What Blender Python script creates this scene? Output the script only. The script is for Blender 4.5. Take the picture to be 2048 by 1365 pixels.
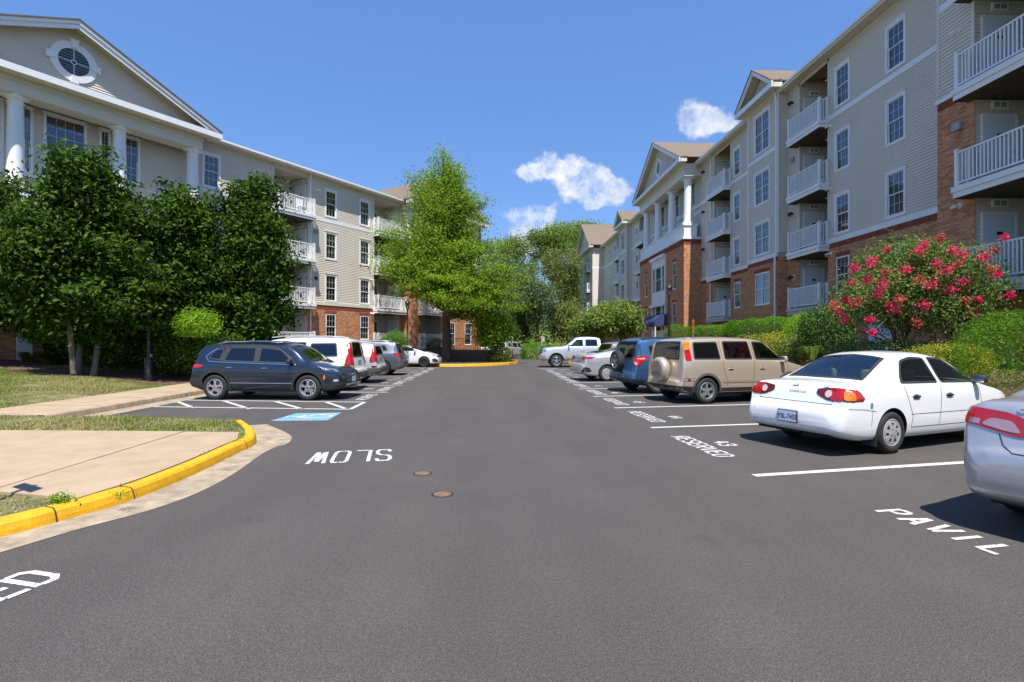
import bpy, bmesh, math, random
import numpy as np
from mathutils import Vector, Matrix
from mathutils.bvhtree import BVHTree
from mathutils.geometry import delaunay_2d_cdt
R=math.radians
for o in list(bpy.data.objects): bpy.data.objects.remove(o)
SC=bpy.context.scene; COL=SC.collection
# ---------------------------------------------------------------- camera
FPX=1050.; CXP=1024.; CYP=684.; CAMH=1.6; YAW=R(2.13)
cam_d=bpy.data.cameras.new('camera'); CAM=bpy.data.objects.new('camera',cam_d); COL.objects.link(CAM)
cam_d.sensor_width=36.; cam_d.lens=36.*FPX/2048.; cam_d.shift_y=1.5/2048.; cam_d.clip_start=.05; cam_d.clip_end=3000.
CAM.location=(0,0,CAMH); CAM.rotation_euler=(R(90),0,-YAW); SC.camera=CAM
# ---------------------------------------------------------------- light
SUN_DIR=Vector((-.03,.43,-.90)).normalized()          # the way the light travels
el=math.asin(-SUN_DIR.z); az=math.atan2(-SUN_DIR.x,-SUN_DIR.y)
W=bpy.data.worlds.new('World'); SC.world=W; W.use_nodes=True
sun_d=bpy.data.lights.new('sun','SUN'); sun_d.energy=4.7; sun_d.angle=R(.53); sun_d.color=(1,.95,.87)
SUN=bpy.data.objects.new('sun',sun_d); COL.objects.link(SUN)
SUN.rotation_euler=SUN_DIR.to_track_quat('-Z','Y').to_euler(); SUN.location=(20,-30,60)
SC.view_settings.view_transform='Standard'; SC.view_settings.look='None'; SC.view_settings.gamma=1
SC.view_settings.exposure=.78
SKY_STRENGTH=.092
def build_world():
    nt=W.node_tree; nt.nodes.clear(); N=nt.nodes.new; L=nt.links.new
    sky=N('ShaderNodeTexSky'); sky.sky_type='NISHITA'; sky.sun_disc=False
    sky.sun_elevation=el; sky.sun_rotation=az; sky.altitude=0; sky.air_density=1.; sky.dust_density=0; sky.ozone_density=6
    tc=N('ShaderNodeTexCoord')
    # cumulus: soft-edged puffs at fixed directions of the sky, broken up by noise
    nz=N('ShaderNodeTexNoise'); nz.inputs['Scale'].default_value=21; nz.inputs['Detail'].default_value=9; nz.inputs['Roughness'].default_value=.68
    L(tc.outputs['Generated'],nz.inputs['Vector'])
    puffs=[(1100,345,58,30),(1062,350,30,26),(1150,368,60,38),(1185,385,56,44),(1195,340,40,26),(1220,380,46,24),(1090,338,40,22),
           (1010,424,34,16),(1083,426,36,12),(1066,470,54,38),(1060,482,70,30),(1405,234,50,36),(1440,228,46,28),(1370,250,30,34),(1460,252,44,18),(1215,408,26,12)]
    rnd=random.Random(5)
    for k in range(9):                                   # more of the same outside the picture
        a=R(75+k*24+rnd.uniform(-8,8)); e=rnd.uniform(.2,.6)
        puffs.append((Vector((math.sin(a),math.cos(a),e)),rnd.uniform(.05,.09)))
        puffs.append((Vector((math.sin(a+.08),math.cos(a+.08),e+.02)),rnd.uniform(.05,.08)))
    wz=N('ShaderNodeTexNoise'); wz.inputs['Scale'].default_value=11; wz.inputs['Detail'].default_value=5; L(tc.outputs['Generated'],wz.inputs['Vector'])
    w1=N('ShaderNodeVectorMath'); w1.operation='SUBTRACT'; L(wz.outputs['Color'],w1.inputs[0]); w1.inputs[1].default_value=(.5,.5,.5)
    w2=N('ShaderNodeVectorMath'); w2.operation='SCALE'; L(w1.outputs[0],w2.inputs[0]); w2.inputs['Scale'].default_value=.13
    w3=N('ShaderNodeVectorMath'); w3.operation='ADD'; L(tc.outputs['Generated'],w3.inputs[0]); L(w2.outputs[0],w3.inputs[1])
    acc=None
    for p in puffs:
        if len(p)==4:
            r=Vector(RAY(p[0],p[1])); c=r.normalized(); rx=p[2]*.9/FPX/r.length; rz=p[3]*.9/FPX/r.length
        else: c=p[0].normalized(); rx=p[1]*1.5; rz=p[1]*.8
        sb=N('ShaderNodeVectorMath'); sb.operation='SUBTRACT'; L(w3.outputs[0],sb.inputs[0]); sb.inputs[1].default_value=c
        ml=N('ShaderNodeVectorMath'); ml.operation='MULTIPLY'; L(sb.outputs[0],ml.inputs[0]); ml.inputs[1].default_value=(1/rx,1/rx,1/rz)
        ln=N('ShaderNodeVectorMath'); ln.operation='LENGTH'; L(ml.outputs[0],ln.inputs[0])
        mr=N('ShaderNodeMapRange'); mr.interpolation_type='SMOOTHSTEP'; L(ln.outputs['Value'],mr.inputs['Value'])
        mr.inputs['From Min'].default_value=0; mr.inputs['From Max'].default_value=2.0; mr.inputs['To Min'].default_value=1; mr.inputs['To Max'].default_value=0
        if acc is None: acc=mr.outputs[0]
        else:
            mx=N('ShaderNodeMath'); mx.operation='ADD'; L(acc,mx.inputs[0]); L(mr.outputs[0],mx.inputs[1]); acc=mx.outputs[0]
    cl=N('ShaderNodeMath'); cl.operation='MINIMUM'; cl.inputs[1].default_value=1.25; L(acc,cl.inputs[0])
    a1=N('ShaderNodeMath'); a1.operation='MULTIPLY_ADD'; L(nz.outputs[0],a1.inputs[0]); a1.inputs[1].default_value=2.7; a1.inputs[2].default_value=-1.95
    a2=N('ShaderNodeMath'); a2.operation='ADD'; L(cl.outputs[0],a2.inputs[0]); L(a1.outputs[0],a2.inputs[1])
    ms=N('ShaderNodeMapRange'); ms.interpolation_type='SMOOTHSTEP'; L(a2.outputs[0],ms.inputs['Value'])
    ms.inputs['From Min'].default_value=-.05; ms.inputs['From Max'].default_value=1.1; ms.inputs['To Max'].default_value=.92
    mix=N('ShaderNodeMixRGB'); L(ms.outputs[0],mix.inputs[0])
    tint=N('ShaderNodeMixRGB'); tint.inputs[0].default_value=.40; tint.inputs[2].default_value=(1.05,2.6,6.9,1); L(sky.outputs[0],tint.inputs[1])
    L(tint.outputs[0],mix.inputs[1])
    n2=N('ShaderNodeTexNoise'); n2.inputs['Scale'].default_value=14; n2.inputs['Detail'].default_value=4; of=N('ShaderNodeVectorMath'); of.operation='ADD'; of.inputs[1].default_value=(.02,0,.03); L(tc.outputs['Generated'],of.inputs[0]); L(of.outputs[0],n2.inputs['Vector'])
    cr=N('ShaderNodeValToRGB'); cr.color_ramp.elements[0].position=.35; cr.color_ramp.elements[0].color=(.62,.68,.82,1); cr.color_ramp.elements[1].position=.58; cr.color_ramp.elements[1].color=(1,1,1,1); L(n2.outputs[0],cr.inputs[0])
    sc=N('ShaderNodeVectorMath'); sc.operation='SCALE'; sc.inputs['Scale'].default_value=7.0; L(cr.outputs[0],sc.inputs[0]); L(sc.outputs[0],mix.inputs[2])
    bg=N('ShaderNodeBackground'); bg.inputs[1].default_value=SKY_STRENGTH; L(mix.outputs[0],bg.inputs[0])
    out=N('ShaderNodeOutputWorld'); L(bg.outputs[0],out.inputs[0])
# ---------------------------------------------------------------- photo pixel -> place
_c,_s=math.cos(YAW),math.sin(YAW)
def RAY(px,py):
    a=(px-CXP)/FPX; b=(CYP-py)/FPX; return (a*_c+_s,-a*_s+_c,b)
def G(px,py,z=0.):
    r=RAY(px,py); t=(z-CAMH)/r[2]; return (r[0]*t,r[1]*t)
def AT(px,py,D):                                          # point at depth D
    r=RAY(px,py); return Vector((r[0]*D,r[1]*D,CAMH+r[2]*D))
def ONX(px,py,X):
    r=RAY(px,py); t=X/r[0]; return (r[1]*t,CAMH+r[2]*t)
build_world(); W.cycles.sampling_method='MANUAL'; W.cycles.sample_map_resolution=512
# ---------------------------------------------------------------- materials
MATS={}
def mat(name,base=(.5,.5,.5),rough=.6,metal=0.,var=0.,vscale=4.,bump=0.,bscale=60.,island=0.,spec=.5,coat=0.,col2=None,detail=6.,stretch=None,trans=0.,flake=0.):
    if name in MATS: return MATS[name]
    m=bpy.data.materials.new(name); m.use_nodes=True; nt=m.node_tree; b=nt.nodes['Principled BSDF']; N=nt.nodes.new; L=nt.links.new
    b.inputs['Roughness'].default_value=rough; b.inputs['Metallic'].default_value=metal
    b.inputs['Specular IOR Level'].default_value=spec; b.inputs['Coat Weight'].default_value=coat; b.inputs['Coat Roughness'].default_value=.03
    b.inputs['Base Color'].default_value=(*base,1)
    src=None
    if var or bump:
        tc=N('ShaderNodeTexCoord'); v=tc.outputs['Object']
        if stretch:
            mp=N('ShaderNodeMapping'); mp.inputs['Scale'].default_value=stretch; L(v,mp.inputs[0]); v=mp.outputs[0]
    if var:
        n=N('ShaderNodeTexNoise'); n.inputs['Scale'].default_value=vscale; n.inputs['Detail'].default_value=detail; n.inputs['Roughness'].default_value=.62; L(v,n.inputs['Vector'])
        rp=N('ShaderNodeValToRGB'); L(n.outputs[0],rp.inputs[0])
        lo=[max(0,c*(1-var)) for c in base]; hi=[min(1,c*(1+var)) for c in (col2 or base)]
        rp.color_ramp.elements[0].position=.3; rp.color_ramp.elements[0].color=(*lo,1); rp.color_ramp.elements[1].position=.7; rp.color_ramp.elements[1].color=(*hi,1)
        src=rp.outputs[0]
    if island:
        g=N('ShaderNodeNewGeometry'); hs=N('ShaderNodeHueSaturation')
        mr=N('ShaderNodeMapRange'); L(g.outputs['Random Per Island'],mr.inputs['Value']); mr.inputs['To Min'].default_value=1-island; mr.inputs['To Max'].default_value=1+island
        L(mr.outputs[0],hs.inputs['Value'])
        if src: L(src,hs.inputs['Color'])
        else: hs.inputs['Color'].default_value=(*base,1)
        src=hs.outputs[0]
    if src: L(src,b.inputs['Base Color'])
    if bump:
        n2=N('ShaderNodeTexNoise'); n2.inputs['Scale'].default_value=bscale; n2.inputs['Detail'].default_value=5; L(v,n2.inputs['Vector'])
        bp=N('ShaderNodeBump'); bp.inputs['Strength'].default_value=bump; bp.inputs['Distance'].default_value=.02; L(n2.outputs[0],bp.inputs['Height']); L(bp.outputs[0],b.inputs['Normal'])
    if trans: b.inputs['Transmission Weight'].default_value=trans
    MATS[name]=m; return m
def leaf_mat(name,c1,c2,transl=.45,rough=.5):
    if name in MATS: return MATS[name]
    m=bpy.data.materials.new(name); m.use_nodes=True; nt=m.node_tree; b=nt.nodes['Principled BSDF']; N=nt.nodes.new; L=nt.links.new
    g=N('ShaderNodeNewGeometry'); rp=N('ShaderNodeValToRGB'); L(g.outputs['Random Per Island'],rp.inputs[0])
    rp.color_ramp.elements[0].color=(*c1,1); rp.color_ramp.elements[1].color=(*c2,1)
    L(rp.outputs[0],b.inputs['Base Color']); b.inputs['Roughness'].default_value=rough; b.inputs['Specular IOR Level'].default_value=.12
    tr=N('ShaderNodeBsdfTranslucent'); hs=N('ShaderNodeHueSaturation'); hs.inputs['Value'].default_value=1.5; hs.inputs['Hue'].default_value=.503; L(rp.outputs[0],hs.inputs['Color']); L(hs.outputs[0],tr.inputs[0])
    mx=N('ShaderNodeMixShader'); mx.inputs[0].default_value=transl; L(b.outputs[0],mx.inputs[1]); L(tr.outputs[0],mx.inputs[2])
    L(mx.outputs[0],nt.nodes['Material Output'].inputs[0]); MATS[name]=m; return m
def glass_mat(name,tint=(.5,.55,.55),refl=1.45,rough=.0):
    if name in MATS: return MATS[name]
    m=bpy.data.materials.new(name); m.use_nodes=True; nt=m.node_tree; nt.nodes.clear(); N=nt.nodes.new; L=nt.links.new
    t=N('ShaderNodeBsdfTransparent'); t.inputs[0].default_value=(*tint,1); g=N('ShaderNodeBsdfGlossy'); g.inputs['Roughness'].default_value=rough; g.inputs[0].default_value=(.95,.97,1,1)
    f=N('ShaderNodeFresnel'); f.inputs[0].default_value=refl
    mx=N('ShaderNodeMixShader'); L(f.outputs[0],mx.inputs[0]); L(t.outputs[0],mx.inputs[1]); L(g.outputs[0],mx.inputs[2])
    o=N('ShaderNodeOutputMaterial'); L(mx.outputs[0],o.inputs[0]); MATS[name]=m; return m
# ---------------------------------------------------------------- mesh helpers
def link(o,parent=None):
    COL.objects.link(o)
    if parent: o.parent=parent
    return o
def me(name,v,f,m=None,smooth=False):
    d=bpy.data.meshes.new(name); d.from_pydata([tuple(a) for a in v],[],f)
    if m: d.materials.append(m)
    if smooth: d.shade_smooth()
    return d
def ob(name,data,parent=None,loc=None,rz=None):
    o=bpy.data.objects.new(name,data); link(o,parent)
    if loc is not None: o.location=loc
    if rz is not None: o.rotation_euler=(0,0,rz)
    return o
def tag(o,label=None,cat=None,group=None,kind=None):
    if label: o['label']=label
    if cat: o['category']=cat
    if group: o['group']=group
    if kind: o['kind']=kind
    return o
def thing(name,label,cat,loc=(0,0,0),rz=0,group=None):
    o=ob(name,None,None,loc,rz); o.empty_display_size=.2; return tag(o,label,cat,group)
class MB:
    def __init__(s): s.v=[]; s.f=[]; s.mi=[]
    def quad(s,a,b,c,d,mi=0):
        n=len(s.v); s.v+=[a,b,c,d]; s.f.append((n,n+1,n+2,n+3)); s.mi.append(mi)
    def box(s,x0,x1,y0,y1,z0,z1,mi=0):
        n=len(s.v); s.v+=[(x0,y0,z0),(x1,y0,z0),(x1,y1,z0),(x0,y1,z0),(x0,y0,z1),(x1,y0,z1),(x1,y1,z1),(x0,y1,z1)]
        for q in ((0,3,2,1),(4,5,6,7),(0,1,5,4),(1,2,6,5),(2,3,7,6),(3,0,4,7)): s.f.append(tuple(n+i for i in q)); s.mi.append(mi)
    def prism(s,poly,z0,z1,mi=0):                       # poly ccw in xy
        n=len(s.v); k=len(poly); s.v+=[(p[0],p[1],z0) for p in poly]+[(p[0],p[1],z1) for p in poly]
        s.f.append(tuple(n+i for i in reversed(range(k)))); s.f.append(tuple(n+k+i for i in range(k))); s.mi+=[mi,mi]
        for i in range(k): j=(i+1)%k; s.f.append((n+i,n+j,n+k+j,n+k+i)); s.mi.append(mi)
    def tube(s,pts,rad,seg=8,mi=0,cap=True):
        n0=len(s.v); k=len(pts); up=Vector((0,0,1))
        for i,p in enumerate(pts):
            p=Vector(p); a=Vector(pts[max(0,i-1)]); b=Vector(pts[min(k-1,i+1)]); t=(b-a).normalized()
            r=rad[i] if hasattr(rad,'__len__') else rad
            u=t.cross(Vector((1,0,0)) if abs(t.x)<.7 else Vector((0,1,0))).normalized(); w=t.cross(u)
            for j in range(seg):
                th=2*math.pi*j/seg; q=p+u*(r*math.cos(th))+w*(r*math.sin(th)); s.v.append(tuple(q))
        for i in range(k-1):
            for j in range(seg):
                a=n0+i*seg+j; b=n0+i*seg+(j+1)%seg; s.f.append((a,b,b+seg,a+seg)); s.mi.append(mi)
        if cap:
            s.f.append(tuple(n0+j for j in reversed(range(seg)))); s.f.append(tuple(n0+(k-1)*seg+j for j in range(seg))); s.mi+=[mi,mi]
    def lathe(s,prof,seg=24,center=(0,0,0),axis='z',mi=0,cap=True):   # prof: (r,h)
        n0=len(s.v); k=len(prof); cx,cy,cz=center
        for r,h in prof:
            for j in range(seg):
                th=2*math.pi*j/seg; a,b=r*math.cos(th),r*math.sin(th)
                s.v.append({'z':(cx+a,cy+b,cz+h),'y':(cx+b,cy+h,cz+a),'x':(cx+h,cy+a,cz+b)}[axis])
        for i in range(k-1):
            for j in range(seg):
                a=n0+i*seg+j; b=n0+i*seg+(j+1)%seg; s.f.append((a,b,b+seg,a+seg)); s.mi.append(mi)
        if cap and prof[0][0]>1e-6: s.f.append(tuple(n0+j for j in reversed(range(seg)))); s.mi.append(mi)
        if cap and prof[-1][0]>1e-6: s.f.append(tuple(n0+(k-1)*seg+j for j in range(seg))); s.mi.append(mi)
    def data(s,name,mats,smooth=False,auto=None):
        d=bpy.data.meshes.new(name); d.from_pydata([tuple(a) for a in s.v],[],s.f)
        if not isinstance(mats,(list,tuple)): mats=[mats]
        for m in mats: d.materials.append(m)
        if len(mats)>1: d.polygons.foreach_set('material_index',s.mi)
        if smooth: d.shade_smooth()
        if auto:
            d.shade_smooth(); d.set_sharp_from_angle(angle=R(auto))
        return d
    def build(s,name,mats,parent=None,smooth=False,auto=None,loc=None,rz=None): return ob(name,s.data(name,mats,smooth,auto),parent,loc,rz)
def quads_mesh(name,V,m,smooth=False):
    """V: (n,4,3) array -> n separate quads, quickly"""
    n=len(V); d=bpy.data.meshes.new(name); d.vertices.add(n*4); d.vertices.foreach_set('co',np.ascontiguousarray(V,dtype=np.float32).ravel())
    d.loops.add(n*4); d.loops.foreach_set('vertex_index',np.arange(n*4,dtype=np.int32))
    d.polygons.add(n); d.polygons.foreach_set('loop_start',np.arange(0,n*4,4,dtype=np.int32))
    try: d.polygons.foreach_set('loop_total',np.full(n,4,dtype=np.int32))
    except Exception: pass
    d.materials.append(m); d.update(); d.validate(); return d
def copy_tree(o,parent=None):
    c=o.copy(); COL.objects.link(c)
    if parent: c.parent=parent
    for ch in list(o.children): copy_tree(ch,c)
    return c
def text_mesh(txt,size,font_scale=(1,1),extrude=0.,m=None,align='CENTER',shear=0.,bold=0.):
    cu=bpy.data.curves.new('t','FONT'); cu.body=txt; cu.size=size; cu.align_x=align; cu.align_y='CENTER'; cu.extrude=extrude; cu.offset=bold; cu.shear=shear
    t=bpy.data.objects.new('t',cu); COL.objects.link(t); dg=bpy.context.evaluated_depsgraph_get(); dg.update()
    d=bpy.data.meshes.new_from_object(t.evaluated_get(dg)); bpy.data.objects.remove(t); bpy.data.curves.remove(cu)
    for v in d.vertices: v.co.x*=font_scale[0]; v.co.y*=font_scale[1]
    d.materials.clear()
    if m: d.materials.append(m)
    return d
# ================================================================ GROUND
M_asph=mat('asphalt',(.059,.0525,.049),.9,var=.09,vscale=.8,bump=.22,bscale=160,detail=8)
def asphalt_detail():
    nt=M_asph.node_tree; N=nt.nodes.new; L=nt.links.new; b=nt.nodes['Principled BSDF']
    src=b.inputs['Base Color'].links[0].from_socket
    tc=N('ShaderNodeTexCoord')
    n=N('ShaderNodeTexNoise'); n.inputs['Scale'].default_value=115; n.inputs['Detail'].default_value=2; L(tc.outputs['Object'],n.inputs['Vector'])
    r=N('ShaderNodeMapRange'); L(n.outputs[0],r.inputs['Value']); r.inputs['From Min'].default_value=.3; r.inputs['From Max'].default_value=.72; r.inputs['To Min'].default_value=.42; r.inputs['To Max'].default_value=1.75
    vo=N('ShaderNodeTexVoronoi'); vo.inputs['Scale'].default_value=30; L(tc.outputs['Object'],vo.inputs['Vector'])
    st=N('ShaderNodeMapRange'); L(vo.outputs['Distance'],st.inputs['Value']); st.inputs['From Min'].default_value=.05; st.inputs['From Max'].default_value=.1; st.inputs['To Min'].default_value=1.5; st.inputs['To Max'].default_value=1.
    m1=N('ShaderNodeVectorMath'); m1.operation='SCALE'; L(src,m1.inputs[0]); L(r.outputs[0],m1.inputs['Scale'])
    m2=N('ShaderNodeVectorMath'); m2.operation='SCALE'; L(m1.outputs[0],m2.inputs[0]); L(st.outputs[0],m2.inputs['Scale'])
    # long faint wear streaks along the drive lane
    mp=N('ShaderNodeMapping'); mp.inputs['Scale'].default_value=(1.1,.12,1); L(tc.outputs['Object'],mp.inputs[0])
    n3=N('ShaderNodeTexNoise'); n3.inputs['Scale'].default_value=1.; n3.inputs['Detail'].default_value=6; L(mp.outputs[0],n3.inputs['Vector'])
    r3=N('ShaderNodeMapRange'); L(n3.outputs[0],r3.inputs['Value']); r3.inputs['From Min'].default_value=.3; r3.inputs['From Max'].default_value=.7; r3.inputs['To Min'].default_value=.90; r3.inputs['To Max'].default_value=1.12
    m3=N('ShaderNodeVectorMath'); m3.operation='SCALE'; L(m2.outputs[0],m3.inputs[0]); L(r3.outputs[0],m3.inputs['Scale'])
    n4=N('ShaderNodeTexNoise'); n4.inputs['Scale'].default_value=.75; n4.inputs['Detail'].default_value=7; n4.inputs['Roughness'].default_value=.7; L(tc.outputs['Object'],n4.inputs['Vector'])
    r4=N('ShaderNodeMapRange'); L(n4.outputs[0],r4.inputs['Value']); r4.inputs['From Min'].default_value=.60; r4.inputs['From Max'].default_value=.74; r4.inputs['To Min'].default_value=1.; r4.inputs['To Max'].default_value=.72
    n5=N('ShaderNodeTexNoise'); n5.inputs['Scale'].default_value=34; n5.inputs['Detail'].default_value=2; L(tc.outputs['Object'],n5.inputs['Vector'])
    r5=N('ShaderNodeMapRange'); L(n5.outputs[0],r5.inputs['Value']); r5.inputs['From Min'].default_value=.3; r5.inputs['From Max'].default_value=.7; r5.inputs['To Min'].default_value=.84; r5.inputs['To Max'].default_value=1.16
    m4=N('ShaderNodeVectorMath'); m4.operation='SCALE'; L(m3.outputs[0],m4.inputs[0]); L(r4.outputs[0],m4.inputs['Scale'])
    m5=N('ShaderNodeVectorMath'); m5.operation='SCALE'; L(m4.outputs[0],m5.inputs[0]); L(r5.outputs[0],m5.inputs['Scale'])
    L(m5.outputs[0],b.inputs['Base Color'])
asphalt_detail()
M_conc=mat('concrete_walk',(.36,.27,.175),.85,var=.13,vscale=2.5,bump=.25,bscale=120)
M_curb=mat('concrete_curb',(.36,.27,.18),.9,var=.25,vscale=5,bump=.5,bscale=70)
M_gut=mat('concrete_gutter',(.27,.215,.15),.9,var=.28,vscale=5,bump=.5,bscale=90,col2=(.33,.265,.19))
M_yel=mat('yellow_paint',(.66,.35,.008),.55,var=.14,vscale=9,bump=.3,bscale=60)
M_white=mat('white_road_paint',(.52,.51,.49),.75,var=.28,vscale=26)
_r=[n for n in M_white.node_tree.nodes if n.type=='VALTORGB'][0].color_ramp; _r.elements[0].position=.35; _r.elements[0].color=(.20,.19,.185,1); _r.elements[1].position=.47; _r.elements[1].color=(.53,.525,.51,1)
M_blue=mat('blue_road_paint',(.15,.31,.47),.7,var=.25,vscale=12)
M_soil=mat('mulch',(.085,.050,.030),.95,var=.5,vscale=14,bump=1.,bscale=40,col2=(.14,.085,.05))
M_lawn=mat('lawn_soil',(.13,.135,.045),.95,var=.4,vscale=2.2,bump=1.,bscale=90,col2=(.20,.175,.075))
M_far=mat('far_grass',(.13,.16,.035),.95,var=.4,vscale=.5,bump=.5,bscale=20)
M_joint=mat('joint_dark',(.05,.04,.03),.95)
def struct(o): o['kind']='structure'; return o
# base ground out to the horizon, then the asphalt sheet over it
b=MB(); b.quad((-1500,-600,-.08),(1500,-600,-.08),(1500,2400,-.08),(-1500,2400,-.08)); struct(b.build('ground',M_far))
b=MB(); b.quad((-70,-40,0),(70,-40,0),(70,62,0),(-70,62,0)); LOT=struct(b.build('parking_lot',M_asph))

def offs(pts,d):
    """offset an open polyline to its left by d"""
    out=[]
    for i,p in enumerate(pts):
        a=Vector(pts[max(0,i-1)]); c=Vector(pts[min(len(pts)-1,i+1)]); t=(c-a).normalized(); n=Vector((-t.y,t.x)); out.append(tuple(Vector(p)+n*d))
    return out
def dens(pts,step=.25):
    out=[]
    for a,c in zip(pts[:-1],pts[1:]):
        a=Vector(a); c=Vector(c); k=max(1,int((c-a).length/step))
        for i in range(k): out.append(tuple(a.lerp(c,i/k)))
    out.append(tuple(pts[-1])); return out
def smooth2(pts,n=6):
    """Catmull-Rom through 2d points"""
    P=[Vector(p) for p in pts]; out=[]
    for i in range(len(P)-1):
        p0=P[max(0,i-1)];p1=P[i];p2=P[i+1];p3=P[min(len(P)-1,i+2)]
        for k in range(n):
            t=k/n; out.append(tuple(.5*((2*p1)+(p2-p0)*t+(2*p0-5*p1+4*p2-p3)*t*t+(3*p1-p0-3*p2+p3)*t**3)))
    out.append(tuple(P[-1])); return out
def strip(name,A,B,za,zb,m,parent=None):
    v=[(p[0],p[1],za) for p in A]+[(p[0],p[1],zb) for p in B]; k=len(A)
    return ob(name,me(name,v,[(i,i+1,k+i+1,k+i) for i in range(k-1)],m),parent)
def curb(name,path,m,label=None,h=.14,w=.17,side=1):
    """path: foot of the face; raised side to the left (side=1)"""
    prof=[(0,-.01),(.012,.05),(.03,h-.025),(.055,h),(w,h+.004),(w,-.02)]
    v=[];k=len(path)
    rows=[offs(path,side*d) for d,z in prof]
    rr=random.Random(3)
    for (d,z),row in zip(prof,rows):
        for p in row: v.append((p[0],p[1],z+(rr.uniform(-.0015,.0015) if z>.02 else 0)))
    f=[]
    for r in range(len(prof)-1):
        for i in range(k-1): f.append((r*k+i,r*k+i+1,(r+1)*k+i+1,(r+1)*k+i))
    if side<0: f=[tuple(reversed(q)) for q in f]
    o=ob(name,me(name,v,f,m)); return struct(o)
def area(name,poly,z,m,parent=None,thick=0):
    b=MB()
    if thick: b.prism(poly,z-thick,z)
    else:
        b.v=[(p[0],p[1],z) for p in poly]; b.f=[tuple(range(len(poly)))]; b.mi=[0]
    return b.build(name,m,parent)
# ---- near-left kerbed tongue with the concrete walk
tip=[(-60,-3.),(-26,-1.2),(-12,.6),(-7.5,1.7),(-5.6,2.55),(-4.55,3.5)]+[G(*p) for p in ((0,1078),(130,1043),(270,1001),(390,951),(475,909),(508,893))]+[G(514,882),G(508,868),G(488,853)]
tipc=smooth2(tip,8)
curb('yellow_curb',tipc,M_yel,side=1,h=.13)
def curb_joint(par,path,i,h=.13,w=.17):
    a=Vector(path[i]); t=(Vector(path[i+1])-a).normalized(); n=Vector((-t.y,t.x)); prof=[(-.003,0),(.009,.05),(.027,h-.022),(.055,h+.005),(w,h+.009)]; v=[]
    for d,z in prof:
        for sg in (-.007,.007): p=a+n*d+t*sg; v.append((p.x,p.y,z))
    ob('curb_joint',me('curb_joint',v,[(2*k,2*k+1,2*k+3,2*k+2) for k in range(len(prof)-1)],M_joint),par)
YC=bpy.data.objects['yellow_curb']
for px_ in ((500,899),(268,1002),(120,1046)):
    q_=G(*px_); curb_joint(YC,tipc,min(range(len(tipc)-1),key=lambda i:(tipc[i][0]-q_[0])**2+(tipc[i][1]-q_[1])**2))
g_in=offs(tipc,0.0)
gw=[.30+.16*math.sin(i*.21)*.4+(.16 if i>len(tipc)-26 else 0.1) for i in range(len(tipc))]
g_out=[tuple(Vector(a)-(Vector(b)-Vector(a)).normalized()*w if (Vector(b)-Vector(a)).length>0 else a) for a,b,w in zip(tipc,offs(tipc,.3),gw)]
struct(strip('gutter',g_out,[tuple(Vector(a)+(Vector(b)-Vector(a))*.05) for a,b in zip(tipc,offs(tipc,.3))],.004,.012,M_gut))
back=[G(488,853),G(400,849),G(187,846),(-9.2,10.75),(-16,11.6),(-60,18)]
inner=offs(tipc,.165)
zt=.135
poly=inner+[(p[0],p[1]) for p in back[1:]]
struct(area('tongue_lawn',poly,zt-.012,M_lawn))
# concrete walk across the tongue: three slabs with open joints
def slab(name,poly,z,m=M_conc,th=.1): return struct(area(name,poly,z,m,thick=th))
walk=[G(490,864,zt),G(486,878,zt)]+[p for p in offs(tipc,.175) if G(300,982)[1]<p[1]<8.6 and p[0]<-3.6 and p[1]>5.6][::-1]
A0=G(0,863,zt);A1=G(370,864,zt);A2=G(0,978,zt)
def lerp2(a,b,t): return (a[0]+(b[0]-a[0])*t,a[1]+(b[1]-a[1])*t)
edge=[p for p in offs(tipc,.178)]
ei=[i for i,p in enumerate(edge)]
pA=G(482,880,zt);pB=G(268,987,zt)
ia=min(ei,key=lambda i:(edge[i][0]-pA[0])**2+(edge[i][1]-pA[1])**2); ib=min(ei,key=lambda i:(edge[i][0]-pB[0])**2+(edge[i][1]-pB[1])**2)
seg=edge[ib:ia+1]                                   # along the kerb, near -> far
J0=G(0,978,zt);J1=G(370,865,zt)
left_n=G(-420,1000,zt); left_f=G(-420,862,zt); left_j=G(-420,1105,zt)
WALK=slab('concrete_walk',[J1,G(478,866,zt)]+seg[::-1][0:1]+seg[::-1][1:]+[G(150,1000,zt),G(0,986,zt),J0],zt+.012)
slab('concrete_walk',[G(-420,862,zt),G(-420,1104,zt),G(-2,977.5,zt),G(368,864.4,zt),G(0,862,zt)],zt+.012)
# ---- rear-left walk behind the parked cars
slab('sidewalk',[(-10.75,10.9),(-8.98,10.75),(-8.98,34.6),(-10.75,34.6)],.142)
for y in np.arange(12.4,34,1.6):
    bb=MB(); bb.box(-10.74,-8.985,y-.007,y+.007,.14,.1445); bb.build('walk_joint',M_joint,bpy.data.objects['sidewalk'])
curb('curb',[(-8.8,34.5),(-8.8,10.72)],M_curb,side=-1,h=.145,w=.18)
struct(strip('gutter_pan',[(-8.8,34.5),(-8.8,10.8)],[(-8.35,34.5),(-8.32,10.9)],.012,.004,M_gut))
# "56" painted on a white block of the kerb face
cp=Vector((-8.79,15.35,.07)); pl=MB(); pl.quad((0,-.17,-.06),(0,.17,-.06),(-.012,.17,.055),(-.012,-.17,.055)); kp=pl.build('curb_number',M_white,bpy.data.objects['curb'],loc=(-8.772,15.4,.07))
d=text_mesh('56',.13,m=mat('black_paint',(.02,.02,.02),.7)); t=ob('number',d,kp,loc=(.004,0,0)); t.rotation_euler=(R(90),0,R(90))
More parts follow.
